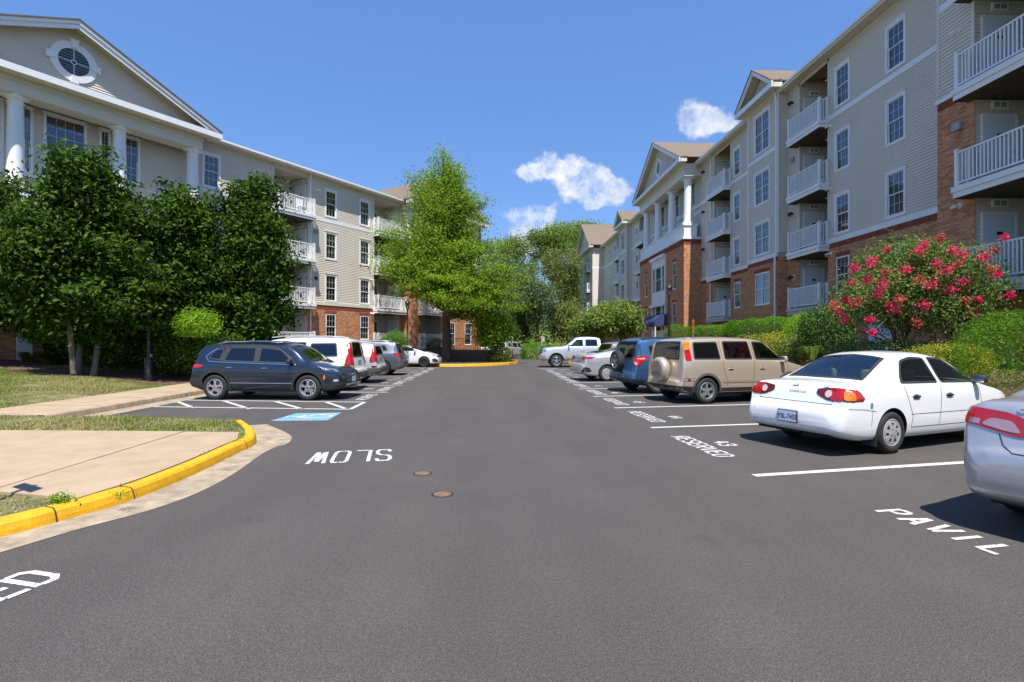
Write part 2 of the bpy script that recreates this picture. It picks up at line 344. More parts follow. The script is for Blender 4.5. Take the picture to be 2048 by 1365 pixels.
# ---- left lawn and beds rising to the building
def hleft(x,y):
    d=max(0.,-x-10.75); return .13+min(1.0,.085*d)+(.03*math.sin(x*1.3+y*.7)+.02*math.sin(y*1.9) if d>.4 else 0)
ys=np.arange(10.6,36.2,.4); xs=np.r_[np.arange(10.75,20,.4),np.arange(20,62,3)]
v=[(-x,y+ (0.115*(x-10.75) if y<12 else 0),hleft(-x,y)) for y in ys for x in xs]; k=len(xs)
f=[(i*k+j,i*k+j+1,(i+1)*k+j+1,(i+1)*k+j) for i in range(len(ys)-1) for j in range(k-1)]
lw=ob('lawn',me('lawn',v,f,M_lawn,True)); struct(lw); lw.data.materials.append(M_soil)
for p in lw.data.polygons:
    c=p.center
    bed=(c.y>18.2+.35*math.sin(c.x*2.3)+ .22*max(0,-c.x-14.)) 
    if bed: p.material_index=1
# rest of the left block up to the far kerb island
v=[];xs2=np.arange(10.5,60,1.5);ys2=np.arange(36.1,60,1.5)
v=[(-x+ (y-36)*.62,y,.15+min(1.,.09*max(0,x-10.8))) for y in ys2 for x in xs2]; k=len(xs2)
f=[(i*k+j,i*k+j+1,(i+1)*k+j+1,(i+1)*k+j) for i in range(len(ys2)-1) for j in range(k-1)]
struct(ob('planting_bed',me('planting_bed',v,f,M_soil,True)))
# ---- far kerb island on the left with yellow kerb
isl=smooth2([(-8.8,35.4),(-6,34.6),G(870,734),G(940,733.5),G(985,732),G(1020,729.5),G(1037,727),G(1028,724),(.2,43),(-1.5,48),(-2.,60)],6)
curb('yellow_curb',isl,M_yel,side=1,h=.16)
ii=offs(isl,.16)
struct(area('island_bed',ii+[(-14,60),(-14,35.2)],.14,M_soil))
# ---- right-hand bank rising to the building
def hright(x,y):
    d=x-8.9
    base=.14 if d<.5 else .14+min(1.15,.19*(d-.5)); return base+.03*math.sin(x*2+y)*(d>1)
ys=np.arange(-6,58,.6); xs=np.r_[np.arange(8.9,17,.35),np.arange(17.2,60,3)]
v=[(x,y,hright(x,y)) for y in ys for x in xs]; k=len(xs)
f=[(i*k+j+1,i*k+j,(i+1)*k+j,(i+1)*k+j+1) for i in range(len(ys)-1) for j in range(k-1)]
struct(ob('planting_bank',me('planting_bank',v,f,M_soil,True)))
curb('curb',[(8.75,-6),(8.75,31.6)],M_curb,side=-1,h=.14)
# kerb returns at the end of the right-hand row
curb('yellow_curb',smooth2([(8.7,35.9),(6.2,36.0),(5.4,36.8),(5.6,38.5),(6.5,46),(4.9,48.4),(3.9,49.4),(4.3,50.6),(8.5,52)],6),M_yel,side=-1,h=.17)
struct(area('island_bed',[(9,36.1),(6.3,36.2),(5.6,36.9),(5.8,38.5),(6.7,46),(5.1,48.5),(4.2,49.5),(4.5,50.5),(9,52)],.15,M_soil))
# ---- far rise beyond the cross street
def hfar(x,y): return .02+max(0,min(9,(y-57)*.055))+max(0,(y-75)*.03)+.15*math.sin(x*.3)*math.sin(y*.2)*(y>62)
ys=np.r_[np.arange(57,90,2),np.arange(90,200,10)]; xs=np.arange(-80,90,4.)
v=[(x,y,hfar(x,y)) for y in ys for x in xs]; k=len(xs)
f=[(i*k+j,i*k+j+1,(i+1)*k+j+1,(i+1)*k+j) for i in range(len(ys)-1) for j in range(k-1)]
struct(ob('hillside',me('hillside',v,f,M_far,True)))
# ================================================================ PAINT ON THE ASPHALT
ZP=.004
def line(p,q,w=.10,m=M_white,name='painted_line',z=ZP):
    a=Vector(p);c=Vector(q);t=(c-a).normalized();n=Vector((-t.y,t.x))*w/2
    b=MB(); b.quad((a.x-n.x,a.y-n.y,z),(c.x-n.x,c.y-n.y,z),(c.x+n.x,c.y+n.y,z),(a.x+n.x,a.y+n.y,z)); return b.build(name,m,LOT)
# right row: near end of every line measured, far end at the kerb
RL=[G(*p) for p in ((1508,952),(1302,856),(1229,816.6),(1186,793.6),(1156,778.6),(1133,766.3),(1118,758.6))]
w=(RL[6][1]-RL[2][1])/4
RL+= [(2.88,RL[6][1]+w),(2.85,RL[6][1]+2*w),(2.83,RL[6][1]+3*w)]
ST=math.tan(R(9))
for i,p in enumerate(RL):
    L_=8.4-p[0]; line(p,(8.4,p[1]+L_*ST*(1.15 if i==0 else 1)),.11)
# left row
LLy=[14.0,16.65,19.3,21.9,24.5,27.1,29.7,32.3]
for y in LLy[1:]: line((-3.3,y+.1),(-8.3,y+.45),.11)
# hatched bay by the accessible space
h1=[G(340,800.6),G(729.7,804.9)]; h2=[G(306,814),G(700,819.3)]
line(*h1); line(*h2); line(h1[1],h2[1])
for a,c in (((446,801.9),(499,818.3)),((549,803),(606,819)),((650,804),(690,817.5)),((352,803),(388,816.5))): line(G(*a),G(*c),.10)
q=[G(541,842.5),G(592,827.5),G(683,826),(0,0)]; q[3]=G(655,841.5)
bb=MB(); bb.quad(*[(p[0],p[1],ZP) for p in (q[0],q[3],q[2],q[1])]); bb.build('accessible_square',M_blue,LOT)
# stencil letters as strokes on a 4 x 6 cell (gaps are the stencil bridges)
GL={'R':[((0,0),(0,6)),((.9,6),(3.2,6),(3.8,5.2),(3.8,4.2),(3.2,3.3),(.9,3.3)),((1.6,2.6),(3.8,0))],'E':[((0,0),(0,6)),((.9,6),(3.8,6)),((.9,3.1),(3.2,3.1)),((.9,0),(3.8,0))],
'S':[((3.8,4.9),(3.3,6),(.7,6),(0,5.2),(0,4.2),(.6,3.3),(1.5,3.1)),((2.3,3.0),(3.3,2.6),(3.8,1.8),(3.8,.8),(3.2,0),(.6,0),(0,1.1))],'V':[((0,6),(1.7,.2)),((2.4,.2),(4,6))],
'D':[((0,0),(0,6)),((.9,6),(2.7,6),(3.8,5),(3.8,1),(2.7,0),(.9,0))],'L':[((0,0),(0,6)),((.9,0),(3.8,0))],'O':[((1.6,6),(.6,6),(0,5.2),(0,.8),(.6,0),(1.6,0)),((2.4,6),(3.4,6),(4,5.2),(4,.8),(3.4,0),(2.4,0))],
'W':[((0,6),(.9,.2)),((1.3,.4),(2,5)),((2.3,5),(2.9,.4)),((3.3,.2),(4.2,6))],'P':[((0,0),(0,6)),((.9,6),(3.2,6),(3.8,5.2),(3.8,4),(3.2,3),(.9,3))],'A':[((0,0),(1.7,6)),((2.3,6),(4,0)),((1.3,1.9),(2.8,1.9))],'I':[((1.2,0),(1.2,6))],
'0':[((1.6,6),(.6,6),(0,5.2),(0,.8),(.6,0),(1.6,0)),((2.4,6),(3.4,6),(4,5.2),(4,.8),(3.4,0),(2.4,0))],'3':[((.1,5.2),(.8,6),(3.2,6),(3.8,5.2),(3.8,4),(3,3.2),(1.5,3.1)),((3,3),(3.8,2.2),(3.8,.8),(3.2,0),(.8,0),(0,.9))],
'4':[((.6,6),(.1,2.2),(3.9,2.2)),((2.8,5.4),(2.8,3)),((2.8,1.5),(2.8,0))],'5':[((3.7,6),(.3,6),(.2,3.5),(3.1,3.5),(3.8,2.6)),((3.8,1.9),(3.6,.6),(2.9,0),(.2,.1))],'6':[((3.4,6),(1.4,5.6),(.2,3.6),(.1,1.2),(.8,0)),((1.6,0),(3.2,0),(3.9,1),(3.8,2.4),(3,3.2),(1,3.1))],
'7':[((0,6),(3.8,6),(1.5,0))],'8':[((1.7,6),(.7,6),(.2,5),(.7,3.4),(3.2,2.9),(3.9,1.6),(3.2,0),(2.3,0)),((2.3,6),(3.3,6),(3.8,5),(3.2,3.5)),((.8,2.7),(.1,1.5),(.8,0),(1.7,0))],'9':[((3.9,5),(3.2,6),(.9,6),(.1,5),(.2,3.7),(1,2.9),(2.9,2.9)),((3.9,4.6),(3.7,2.2),(2.6,.4),(.7,0))],'1':[((.8,5),(2,6),(2,0))],'2':[((.1,5),(.9,6),(3.2,6),(3.8,5),(3.6,3.8),(.1,.2)),((.6,0),(3.9,0))]}
def letters(txt,center,right,up,cw,chh,sw,gap=1.45,name='painted_lettering'):
    """stroke lettering on the ground. right/up: 2d unit vectors, cw/chh: cell width/height"""
    b=MB(); n=len(txt); adv=cw*gap; x0=-(n*adv-(gap-1)*cw)/2; rt=Vector(right);u=Vector(up);c=Vector(center)
    for i,chx in enumerate(txt):
        for st in GL.get(chx,[]):
            P=[c+rt*(x0+i*adv+p[0]/4*cw)+u*((p[1]/6-.5)*chh) for p in st]
            for a,d in zip(P[:-1],P[1:]):
                t=(d-a).normalized(); nn=Vector((-t.y,t.x))*sw/2; e=t*sw*.22
                a2=a-e;d2=d+e
                z=ZP+.0005*(len(b.f)%5)
                b.quad((a2.x-nn.x,a2.y-nn.y,z),(d2.x-nn.x,d2.y-nn.y,z),(d2.x+nn.x,d2.y+nn.y,z),(a2.x+nn.x,a2.y+nn.y,z))
    return b.build(name,M_white,LOT)
rs=(math.sin(R(9)),-math.cos(R(9)))          # right-hand row text runs towards the camera
rs=(0.06,-.998); us=(.998,.06)
mids=[(RL[i][1]+RL[i+1][1])/2 for i in range(len(RL)-1)]
c43=[(G(1352,873)[k]+G(1460,915)[k])/2 for k in (0,1)]
nums=['43','44','45','46','47','48','49','50','51']
for i,ym in enumerate(mids):
    ctr=c43 if i==0 else (RL[i][0]+.33,ym-.0)
    letters('RESERVED',ctr,rs,us,.145,.27,.042,1.4)
    nc=(G(1443,889.5)[0]+.07,G(1443,889.5)[1]+.05) if i==0 else (ctr[0]+.58,ctr[1]-.15)
    letters(nums[i],nc,rs,us,.13,.25,.045,1.5)
letters('PAVIL',((G(1790,1028)[0]+G(2000,1098)[0])/2,(G(1790,1028)[1]+G(2000,1098)[1])/2),(.16,-.987),(.987,.16),.13,.26,.046,1.72)
letters('SLOW',((G(620,920)[0]+G(783,907)[0])/2,(G(620,920)[1]+G(783,907)[1])/2),(-.985,-.17),(.17,-.985),.19,.72,.05,1.5)
for i,y in enumerate(LLy[:-1]):
    letters('RESERVED',(-3.62,y+1.35),(0,1),(-1,0),.145,.27,.042,1.4); letters(str(56-i),(-4.2,y+1.35),(0,1),(-1,0),.13,.25,.045,1.5)
pc=G(40,1166); letters('RESERVED',(pc[0]-.17,pc[1]-.62),(.28,.96),(-.96,.28),.145,.32,.05,1.4)
line(G(1076,737.5),G(1116,738),.32,M_blue,'accessible_square'); 
# wheelchair sign on the blue square
def sym(strokes,o,e1,e2,sw):
    b=MB()
    for st in strokes:
        P=[Vector(o)+Vector(e1)*p[0]+Vector(e2)*p[1] for p in st]
        for a,d in zip(P[:-1],P[1:]):
            t=(d-a).normalized(); nn=Vector((-t.y,t.x))*sw/2; z=ZP+.004+.0004*(len(b.f)%5)
            b.quad((a.x-nn.x,a.y-nn.y,z),(d.x-nn.x,d.y-nn.y,z),(d.x+nn.x,d.y+nn.y,z),(a.x+nn.x,a.y+nn.y,z))
    b.build('accessible_symbol',M_white,LOT)
e1=Vector(q[3])-Vector(q[0]); e2=Vector(q[1])-Vector(q[0])
arc=[(.50+.20*math.cos(R(a)),.42+.30*math.sin(R(a))) for a in range(100,370,22)]
# up of the sign points away from the aisle (towards -X)
def rot(p): return (1-p[1],p[0])
sym([[rot(p) for p in arc],[rot(p) for p in ((.47,.85),(.5,.55),(.72,.5),(.8,.2),(.9,.18))],[rot(p) for p in ((.5,.68),(.68,.66))],[rot((.44,.92)),rot((.52,.92))]],q[0],e1,e2,.08)
# two small round valve covers
M_iron=mat('rusty_iron',(.16,.10,.065),.8,var=.4,vscale=30,bump=.6,bscale=80)
for i,(p,lab) in enumerate(((( 845,947.5),'round rusty valve cover in the asphalt, the one nearer the painted SLOW'),((885,989),'round rusty valve cover in the asphalt, the nearest of the two to the camera'))):
    c=G(*p); t=thing('valve_cover',lab,'valve cover',(c[0],c[1],0),group='valve covers in the drive lane')
    b=MB(); b.lathe([(.118,.001),(.116,.0035),(.098,.0035)],20); b.build('ring',mat('gap_shadow',(.02,.018,.017),.8),t)  # near-black ring paints the asphalt's shadow in the gap around the lid
    b=MB(); b.lathe([(.096,.001),(.094,.005),(.082,.006),(.08,.0045),(.05,.0045),(.048,.006),(.0001,.006)],20); b.build('lid',M_iron,t)
# ================================================================ BUILDINGS
M_sid=mat('vinyl_siding',(.665,.595,.495),.55,var=.05,vscale=.6,bump=.05,bscale=40)
M_sidtrim=mat('cream_trim',(.68,.63,.53),.5,var=.04,vscale=2)
M_wtrim=mat('white_trim',(.80,.80,.79),.45,var=.03,vscale=3)
M_col=mat('white_column_paint',(.82,.82,.81),.4)
M_brick=mat('brick',(.54,.25,.125),.85,var=.22,vscale=18,island=.30,bump=.4,bscale=90)
M_brickd=mat('brick_dark_red',(.26,.062,.035),.85,var=.2,vscale=18,island=.22,bump=.4,bscale=90)
M_mort=mat('mortar',(.44,.36,.28),.95,var=.15,vscale=20)
M_shing=mat('shingle',(.165,.125,.092),.95,var=.3,vscale=9,bump=.8,bscale=60,stretch=(1,1,3))
M_soff=mat('soffit',(.62,.58,.47),.6)
M_pane=glass_mat('window_glass',(.62,.70,.74),2.1)
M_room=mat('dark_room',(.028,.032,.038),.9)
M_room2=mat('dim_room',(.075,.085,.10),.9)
M_curt=mat('curtain',(.55,.56,.55),.9,var=.25,vscale=30,stretch=(1,1,.02))
M_blind=mat('blind',(.50,.52,.52),.7,var=.35,vscale=60,stretch=(.02,.02,1))
M_door=mat('white_door',(.70,.72,.75),.45,var=.02,vscale=2)
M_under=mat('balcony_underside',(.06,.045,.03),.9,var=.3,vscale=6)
M_deckc=mat('balcony_concrete',(.50,.48,.44),.8,var=.1,vscale=5)
M_blk=mat('black_metal',(.012,.012,.013),.45)
M_grey=mat('grey_metal',(.35,.36,.37),.5,metal=.3)
M_navy=mat('navy_canvas',(.025,.045,.13),.8,var=.1,vscale=6)
MAT_IX={}
class Frm:
    """a vertical wall plane: u along, w outward, z up"""
    def __init__(s,o,d,n): s.o=Vector(o);s.d=Vector(d);s.n=Vector(n)
    def __call__(s,u,w,z): p=s.o+s.d*u+s.n*w; return (p.x,p.y,z)
    def rz(s): return math.atan2(s.d.y,s.d.x) if (s.d.x*s.n.y-s.d.y*s.n.x)<0 else math.atan2(-s.d.y,-s.d.x)
    def flip(s): return (s.d.x*s.n.y-s.d.y*s.n.x)>0
def cut(u0,u1,za,zb,openings):
    iv=[(u0,u1)]
    for a,c,e,g in openings:
        if g<=za+1e-4 or e>=zb-1e-4: continue
        nw=[]
        for p,q in iv:
            if c<=p or a>=q: nw.append((p,q))
            else:
                if a>p+.005: nw.append((p,a))
                if c<q-.005: nw.append((c,q))
        iv=nw
    return iv
def qd(mb,F,pts,mi=0):
    P=[F(*p) for p in pts]
    if F.flip(): P=P[::-1]
    mb.quad(*P,mi)
def siding(mb,F,u0,u1,z0,z1,openings=(),course=.116,span=None):
    """lap boards: each board leans out at its lower edge"""
    n=max(1,round((z1-z0)/course)); h=(z1-z0)/n
    for i in range(n):
        za=z0+i*h; zb=za+h; a,c=(u0,u1) if span is None else span((za+zb)/2)
        if c-a<.02: continue
        # split at openings that only partly cover the course
        for p,q in cut(a,c,za,zb,openings):
            qd(mb,F,[(p,.030,za),(q,.030,za),(q,.006,zb),(p,.006,zb)]); qd(mb,F,[(p,0,za),(q,0,za),(q,.030,za),(p,.030,za)])
def backing(mb,F,u0,u1,z0,z1,openings=(),w=0.):
    zs=sorted({z0,z1}|{z for o in openings for z in o[2:4] if z0<z<z1})
    for za,zb in zip(zs[:-1],zs[1:]):
        for p,q in cut(u0,u1,za,zb,openings): qd(mb,F,[(p,w,za),(q,w,za),(q,w,zb),(p,w,zb)])
def bricks(B,F,u0,u1,z0,z1,openings=(),bw=.203,bh=.0677,soldier=False,w=.0,pr=.011,jt=.010):
    """individual raised bricks in running bond; B: list collecting (5,4,3) quads"""
    if soldier: bw,bh=.0677,z1-z0
    n=max(1,round((z1-z0)/bh)); h=(z1-z0)/n
    for i in range(n):
        za=z0+i*h; zb=za+h-jt; st=u0-(bw/2 if i%2 and not soldier else 0)
        for p,q in cut(u0,u1,za,za+h,openings):
            k0=math.floor((p-st)/bw); k1=math.ceil((q-st)/bw)
            for k in range(k0,k1):
                a=max(p,st+k*bw); c=min(q,st+(k+1)*bw)-jt
                if c-a<.02: continue
                B.append((F,a,c,za,zb,w,w+pr))
def brick_object(name,B,m,parent,off):
    if not B: return
    V=np.empty((len(B)*5,4,3),np.float32); i=0; faces=[]; verts=[]
    for F,a,c,za,zb,w0,w1 in B:
        f=[F(a,w1,za),F(c,w1,za),F(c,w1,zb),F(a,w1,zb)]; k=[F(a,w0,za),F(c,w0,za),F(c,w0,zb),F(a,w0,zb)]
        n=len(verts); verts+=f+k
        q=[(0,1,2,3),(4,5,1,0),(3,2,6,7),(4,0,3,7),(1,5,6,2)]
        if F.flip(): q=[t[::-1] for t in q]
        faces+=[tuple(n+x for x in t) for t in q]
    o=ob(name,me(name,verts,faces,m),parent,loc=off); o['kind']='stuff'; return o
def bar(mb,F,u0,u1,w0,w1,z0,z1,mi=0):
    P=[F(u0,w0,z0),F(u1,w0,z0),F(u1,w1,z0),F(u0,w1,z0),F(u0,w0,z1),F(u1,w0,z1),F(u1,w1,z1),F(u0,w1,z1)]
    n=len(mb.v); mb.v+=P
    fl=F.flip()
    for q in ((0,1,2,3),(4,7,6,5),(0,4,5,1),(1,5,6,2),(2,6,7,3),(3,7,4,0)):
        q=q if fl is False else q[::-1]
        # F with outward normal on the right of d: box faces as listed face outwards
        mb.f.append(tuple(n+i for i in q)); mb.mi.append(mi)
WIN={}
def win_data(w,h,style):
    """window meshes with local x along the wall, -y outward, origin bottom centre of the glass opening"""
    key=(round(w,2),round(h,2),style)
    if key in WIN: return WIN[key]
    rnd=random.Random(len(WIN)); W2=w/2
    def fr(cw,y0,y1,head=0,o=0):
        b=MB(); b.box(-W2-cw,-W2,-y1,-y0,-cw-o,h+cw+head); b.box(W2,W2+cw,-y1,-y0,-cw-o,h+cw+head); b.box(-W2,W2,-y1,-y0,h,h+cw+head); b.box(-W2,W2,-y1,-y0,-cw-o,0)
        if head: b.box(-W2-cw-.03,W2+cw+.03,-y1-.03,-y0+.001,h+cw+head,h+cw+head+.035)
        return b
    brick=style.startswith('b')
    frame=fr(.045,-.05,.0) if brick else fr(.105,-.03,.048,.02)
    if brick: frame.box(-W2-.05,W2+.05,-.03,.06,-.075,-.045)
    sash=MB(); t=.042; dbl=2 if 'd' in style else 1
    for k in range(dbl):
        a=-W2+k*w/dbl; c=a+w/dbl
        if dbl==2: sash.box(a-.03 if k else a,a+.0,-.012,.05,0,h) if k else None
        for z0,z1,yo in ((0,h/2+.02,.045),(h/2-.02,h,.02)):
            if 'f' in style:
                if z0>0: continue
                z1=h
            sash.box(a,a+t,yo-.03,yo,z0,z1); sash.box(c-t,c,yo-.03,yo,z0,z1); sash.box(a+t,c-t,yo-.03,yo,z0,z0+t); sash.box(a+t,c-t,yo-.03,yo,z1-t,z1)
    pane=MB(); pane.quad((-W2,.036,0),(W2,.036,0),(W2,.036,h/2),(-W2,.036,h/2)); pane.quad((-W2,.012,h/2),(W2,.012,h/2),(W2,.012,h),(-W2,.012,h))
    mun=MB(); nc={'f':4}.get(style[-1],3) if 'n' not in style else 2; rows=2 if 'f' not in style else 3
    for k in range(dbl):
        a=-W2+k*w/dbl+t; c=-W2+(k+1)*w/dbl-t; ncc=nc
        for half,(z0,z1,yo) in enumerate(((t,h/2,.036),(h/2,h-t,.012))):
            for i in range(1,ncc): x=a+(c-a)*i/ncc; mun.box(x-.007,x+.007,yo-.006,yo-.001,z0,z1)
            for i in range(1,rows): z=z0+(z1-z0)*i/rows; mun.box(a,c,yo-.0055,yo-.0005,z-.007,z+.007)
    d=dict(frame=frame.data('frame',M_wtrim),sash=sash.data('sash',M_wtrim),pane=pane.data('pane',M_pane),muntin=mun.data('muntins',M_wtrim))
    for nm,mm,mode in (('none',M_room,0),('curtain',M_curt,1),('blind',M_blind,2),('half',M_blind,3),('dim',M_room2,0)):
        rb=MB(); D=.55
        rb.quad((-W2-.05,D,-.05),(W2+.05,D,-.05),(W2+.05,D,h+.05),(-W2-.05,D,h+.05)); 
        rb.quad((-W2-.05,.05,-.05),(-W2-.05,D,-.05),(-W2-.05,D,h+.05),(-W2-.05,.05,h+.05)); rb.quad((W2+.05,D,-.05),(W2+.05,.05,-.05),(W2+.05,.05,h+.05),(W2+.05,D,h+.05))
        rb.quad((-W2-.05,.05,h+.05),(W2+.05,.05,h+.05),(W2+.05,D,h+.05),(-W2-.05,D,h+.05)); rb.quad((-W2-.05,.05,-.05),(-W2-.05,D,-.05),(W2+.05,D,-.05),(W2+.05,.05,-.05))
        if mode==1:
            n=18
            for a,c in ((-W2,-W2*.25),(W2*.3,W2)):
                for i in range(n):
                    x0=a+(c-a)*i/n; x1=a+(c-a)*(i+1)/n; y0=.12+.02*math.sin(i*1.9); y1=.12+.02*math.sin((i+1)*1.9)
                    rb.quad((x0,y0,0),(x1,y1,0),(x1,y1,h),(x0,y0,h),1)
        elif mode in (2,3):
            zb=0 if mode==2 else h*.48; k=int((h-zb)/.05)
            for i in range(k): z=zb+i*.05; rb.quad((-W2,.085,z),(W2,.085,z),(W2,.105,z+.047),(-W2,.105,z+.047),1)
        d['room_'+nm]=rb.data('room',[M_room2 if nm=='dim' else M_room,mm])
    WIN[key]=d; return d
class Bld:
    def __init__(s,name,label,cat,base): s.root=thing(name,label,cat,base); s.off=-Vector(base); s.sid=MB(); s.B=[];s.S=[]; s.back=MB(); s.rnd=random.Random(hash(label)%1000 if False else len(label))
    def put(s,mb,name,m,auto=None,parent=None): return mb.build(name,m,parent or s.root,loc=s.off if parent is None else None,auto=auto)
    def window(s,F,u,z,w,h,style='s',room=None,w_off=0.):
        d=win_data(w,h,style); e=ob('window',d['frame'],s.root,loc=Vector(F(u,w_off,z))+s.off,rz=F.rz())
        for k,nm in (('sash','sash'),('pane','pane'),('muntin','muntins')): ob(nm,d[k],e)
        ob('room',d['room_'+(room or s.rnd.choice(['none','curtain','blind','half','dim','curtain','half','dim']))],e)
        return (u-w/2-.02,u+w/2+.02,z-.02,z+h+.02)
    def door(s,F,u,z,w=.95,h=2.08,vent=True):
        b=MB(); bar(b,F,u-w/2,u+w/2,.0,.045,z,z+h); d=s.put(b,'door',M_door)
        b=MB()
        bar(b,F,u-w/2-.08,u-w/2-.002,.0,.06,z,z+h+.08); bar(b,F,u+w/2+.002,u+w/2+.08,.0,.06,z,z+h+.08); bar(b,F,u-w/2-.001,u+w/2+.001,.0,.06,z+h+.002,z+h+.08); b.build('door_frame',M_wtrim,d)
        b=MB(); bar(b,F,u-.09,u+.09,.046,.05,z+1.45,z+1.55); b.build('door_plate',M_blk,d)
        b=MB(); bar(b,F,u+w/2-.12,u+w/2-.06,.046,.09,z+.98,z+1.04); b.build('door_knob',M_blk,d)
        if vent:
            b=MB(); bar(b,F,u-.25,u+.25,.02,.07,z+h+.22,z+h+.46); v=s.put(b,'vent',M_wtrim)
            b=MB()
            for i in range(2): bar(b,F,u-.19+i*.21,u-.02+i*.21,.071,.076,z+h+.27,z+h+.41)
            b.build('grille',M_grey,v)
    def balcony(s,F,u0,u1,z,dep=.5,near='lo',solid=False,ind=False,deck=M_wtrim,rec=1.6):
        """u0<u1, floor at z; the rails run along the front and both short ends"""
        b=MB(); bar(b,F,u0-.06,u1+.06,.03,dep+.05,z-.16,z); bar(b,F,u0-.03,u1+.03,.03,dep+.01,z-.33,z-.162)
        e=s.put(b,'balcony',deck)
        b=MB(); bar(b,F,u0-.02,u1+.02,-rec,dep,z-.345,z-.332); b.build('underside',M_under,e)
        pw=.055
        for uu in (u0+.05,u1-.05):
            for ww in (dep-.06,.09):
                b=MB(); bar(b,F,uu-pw,uu+pw,ww-pw,ww+pw,z,z+1.08); bar(b,F,uu-pw-.012,uu+pw+.012,ww-pw-.012,ww+pw+.012,z+1.08,z+1.11); b.build('post',M_wtrim,e)
        b=MB()
        for zz,hh in ((z+.98,.05),(z+.09,.045)):
            bar(b,F,u0+.105,u1-.105,dep-.085,dep-.035,zz,zz+hh)
            for uu in (u0+.05,u1-.05): bar(b,F,uu-.024,uu+.024,.146,dep-.116,zz,zz+hh)
        b.build('rail',M_wtrim,e)
        n=int((u1-u0-.2)/.115); b=MB()
        for i in range(1,n):
            uu=u0+.1+(u1-u0-.2)*i/n
            if ind:
                c=MB(); bar(c,F,uu-.017,uu+.017,dep-.077,dep-.043,z+.136,z+.979); c.build('baluster',M_wtrim,e)
            else: bar(b,F,uu-.017,uu+.017,dep-.077,dep-.043,z+.136,z+.979)
        k=max(2,int((dep-.2)/.11))
        for uu in (u0+.05,u1-.05):
            for i in range(1,k): ww=.15+(dep-.26)*i/k; bar(b,F,uu-.017,uu+.017,ww-.017,ww+.017,z+.136,z+.979)
        b.build('balusters',M_wtrim,e); return e
    def recess(s,F,u0,u1,z0,z1,dep,door_far=True,floors=(),far='hi',slider=True):
        """an open bay cut into the wall: two side walls and a back wall, all sided"""
        hi=Frm(F(u1,0,0)[:2],-F.n,-F.d); lo=Frm(F(u0,0,0)[:2],-F.n,F.d)
        bk=Frm(F(u0,-dep,0)[:2],F.d,F.n)
        for q in (hi,lo): siding(s.sid,q,0,dep,z0,z1); backing(s.back,q,0,dep,z0,z1,w=-.002)
        siding(s.sid,bk,.021,u1-u0-.021,z0,z1); backing(s.back,bk,0,u1-u0,z0,z1,w=-.002)
        for z in floors:
            if door_far: s.door(hi if far=='hi' else lo,.72,z,.95,2.05)
            if slider:
                w=1.5; e=win_data(w,2.0,'s_f'); c=ob('patio_door',e['frame'],s.root,loc=Vector(bk((u1-u0)/2-.2,.06,z+.03))+s.off,rz=bk.rz())
                ob('sash',e['sash'],c); ob('pane',e['pane'],c)
            b=MB(); bar(b,F,(u0+u1)/2-.12,(u0+u1)/2+.12,-.9,-.66,z+2.52,z+2.56); s.put(b,'ceiling_light',M_wtrim)
    def downspout(s,F,u,z0,z1,wj=None,kink=None):
        b=MB(); t=.05
        pts=[(u,.16,z1),(u,.07,z1-.35)]
        if kink: pts+=[(u,.07,kink+.45),(u+.0,.13,kink+.1)]
        pts+=[(u,.07 if not kink else .13,z0)]
        P=[F(*p) for p in pts]; b.tube(P,t,6); s.put(b,'downspout',M_wtrim)
    def sconce(s,F,u,z):
        b=MB(); bar(b,F,u-.14,u+.14,.015,.03,z-.16,z+.16); e=s.put(b,'wall_light',M_sidtrim)
        b=MB(); P=[F(u,.03,z),F(u,.16,z+.03),F(u,.26,z-.08)]; b.tube(P,[.05,.09,.11],8); b.build('lamp_head',M_blk,e)
    def camera(s,F,u,z,m=None):
        b=MB(); P=[F(u,.0,z),F(u,.05,z)]; b.tube(P,[.1,.07],10); e=s.put(b,'security_camera',m or M_wtrim)
        b=MB(); b.tube([F(u,.05,z),F(u-.0,.16,z-.02),F(u+.10,.20,z-.06)],[.05,.05,.045],8); b.build('camera_body',m or M_wtrim,e)
    def horn(s,F,u,z):
        b=MB(); bar(b,F,u-.14,u+.14,.0,.14,z-.1,z+.12); s.put(b,'alarm_box',M_grey)
    def finish(s):
        o=s.put(s.sid,'siding',M_sid); o['kind']='stuff'; s.put(s.back,'wall_backing',M_mort)
        brick_object('brickwork',s.B,M_brick,s.root,s.off); brick_object('soldier_course',s.S,M_brickd,s.root,s.off)
    # ---- compound pieces
    def gable(s,F,u0,u1,ze,za,w,depth,ov=.55,fas=.32,oval=None,boards=True,ret=True):
        """front-facing pediment: sided triangle, raking white fascia, soffit and a shingled roof running back"""
        um=(u0+u1)/2; a0=u0-ov; a1=u1+ov; sl=(za-ze)/(um-a0)
        T=Frm(F(0,w,0)[:2],F.d,F.n)
        def span(z): t=(z-ze)/sl; return (a0+t+ .35,a1-t-.35)
        if boards: siding(s.sid,T,u0,u1,ze+.1,za-.2,span=span)
        b=MB(); i0=len(b.v)
        P=[T(a0,-.02,ze),T(a1,-.02,ze),T(um,-.02,za)]; b.v+=P; b.f.append((0,1,2) if not T.flip() else (2,1,0)); b.mi.append(0); s.put(b,'gable_wall',M_sidtrim)
        ow=.55                                           # overhang of the rake in front of the wall
        b=MB(); rf=MB(); so=MB()
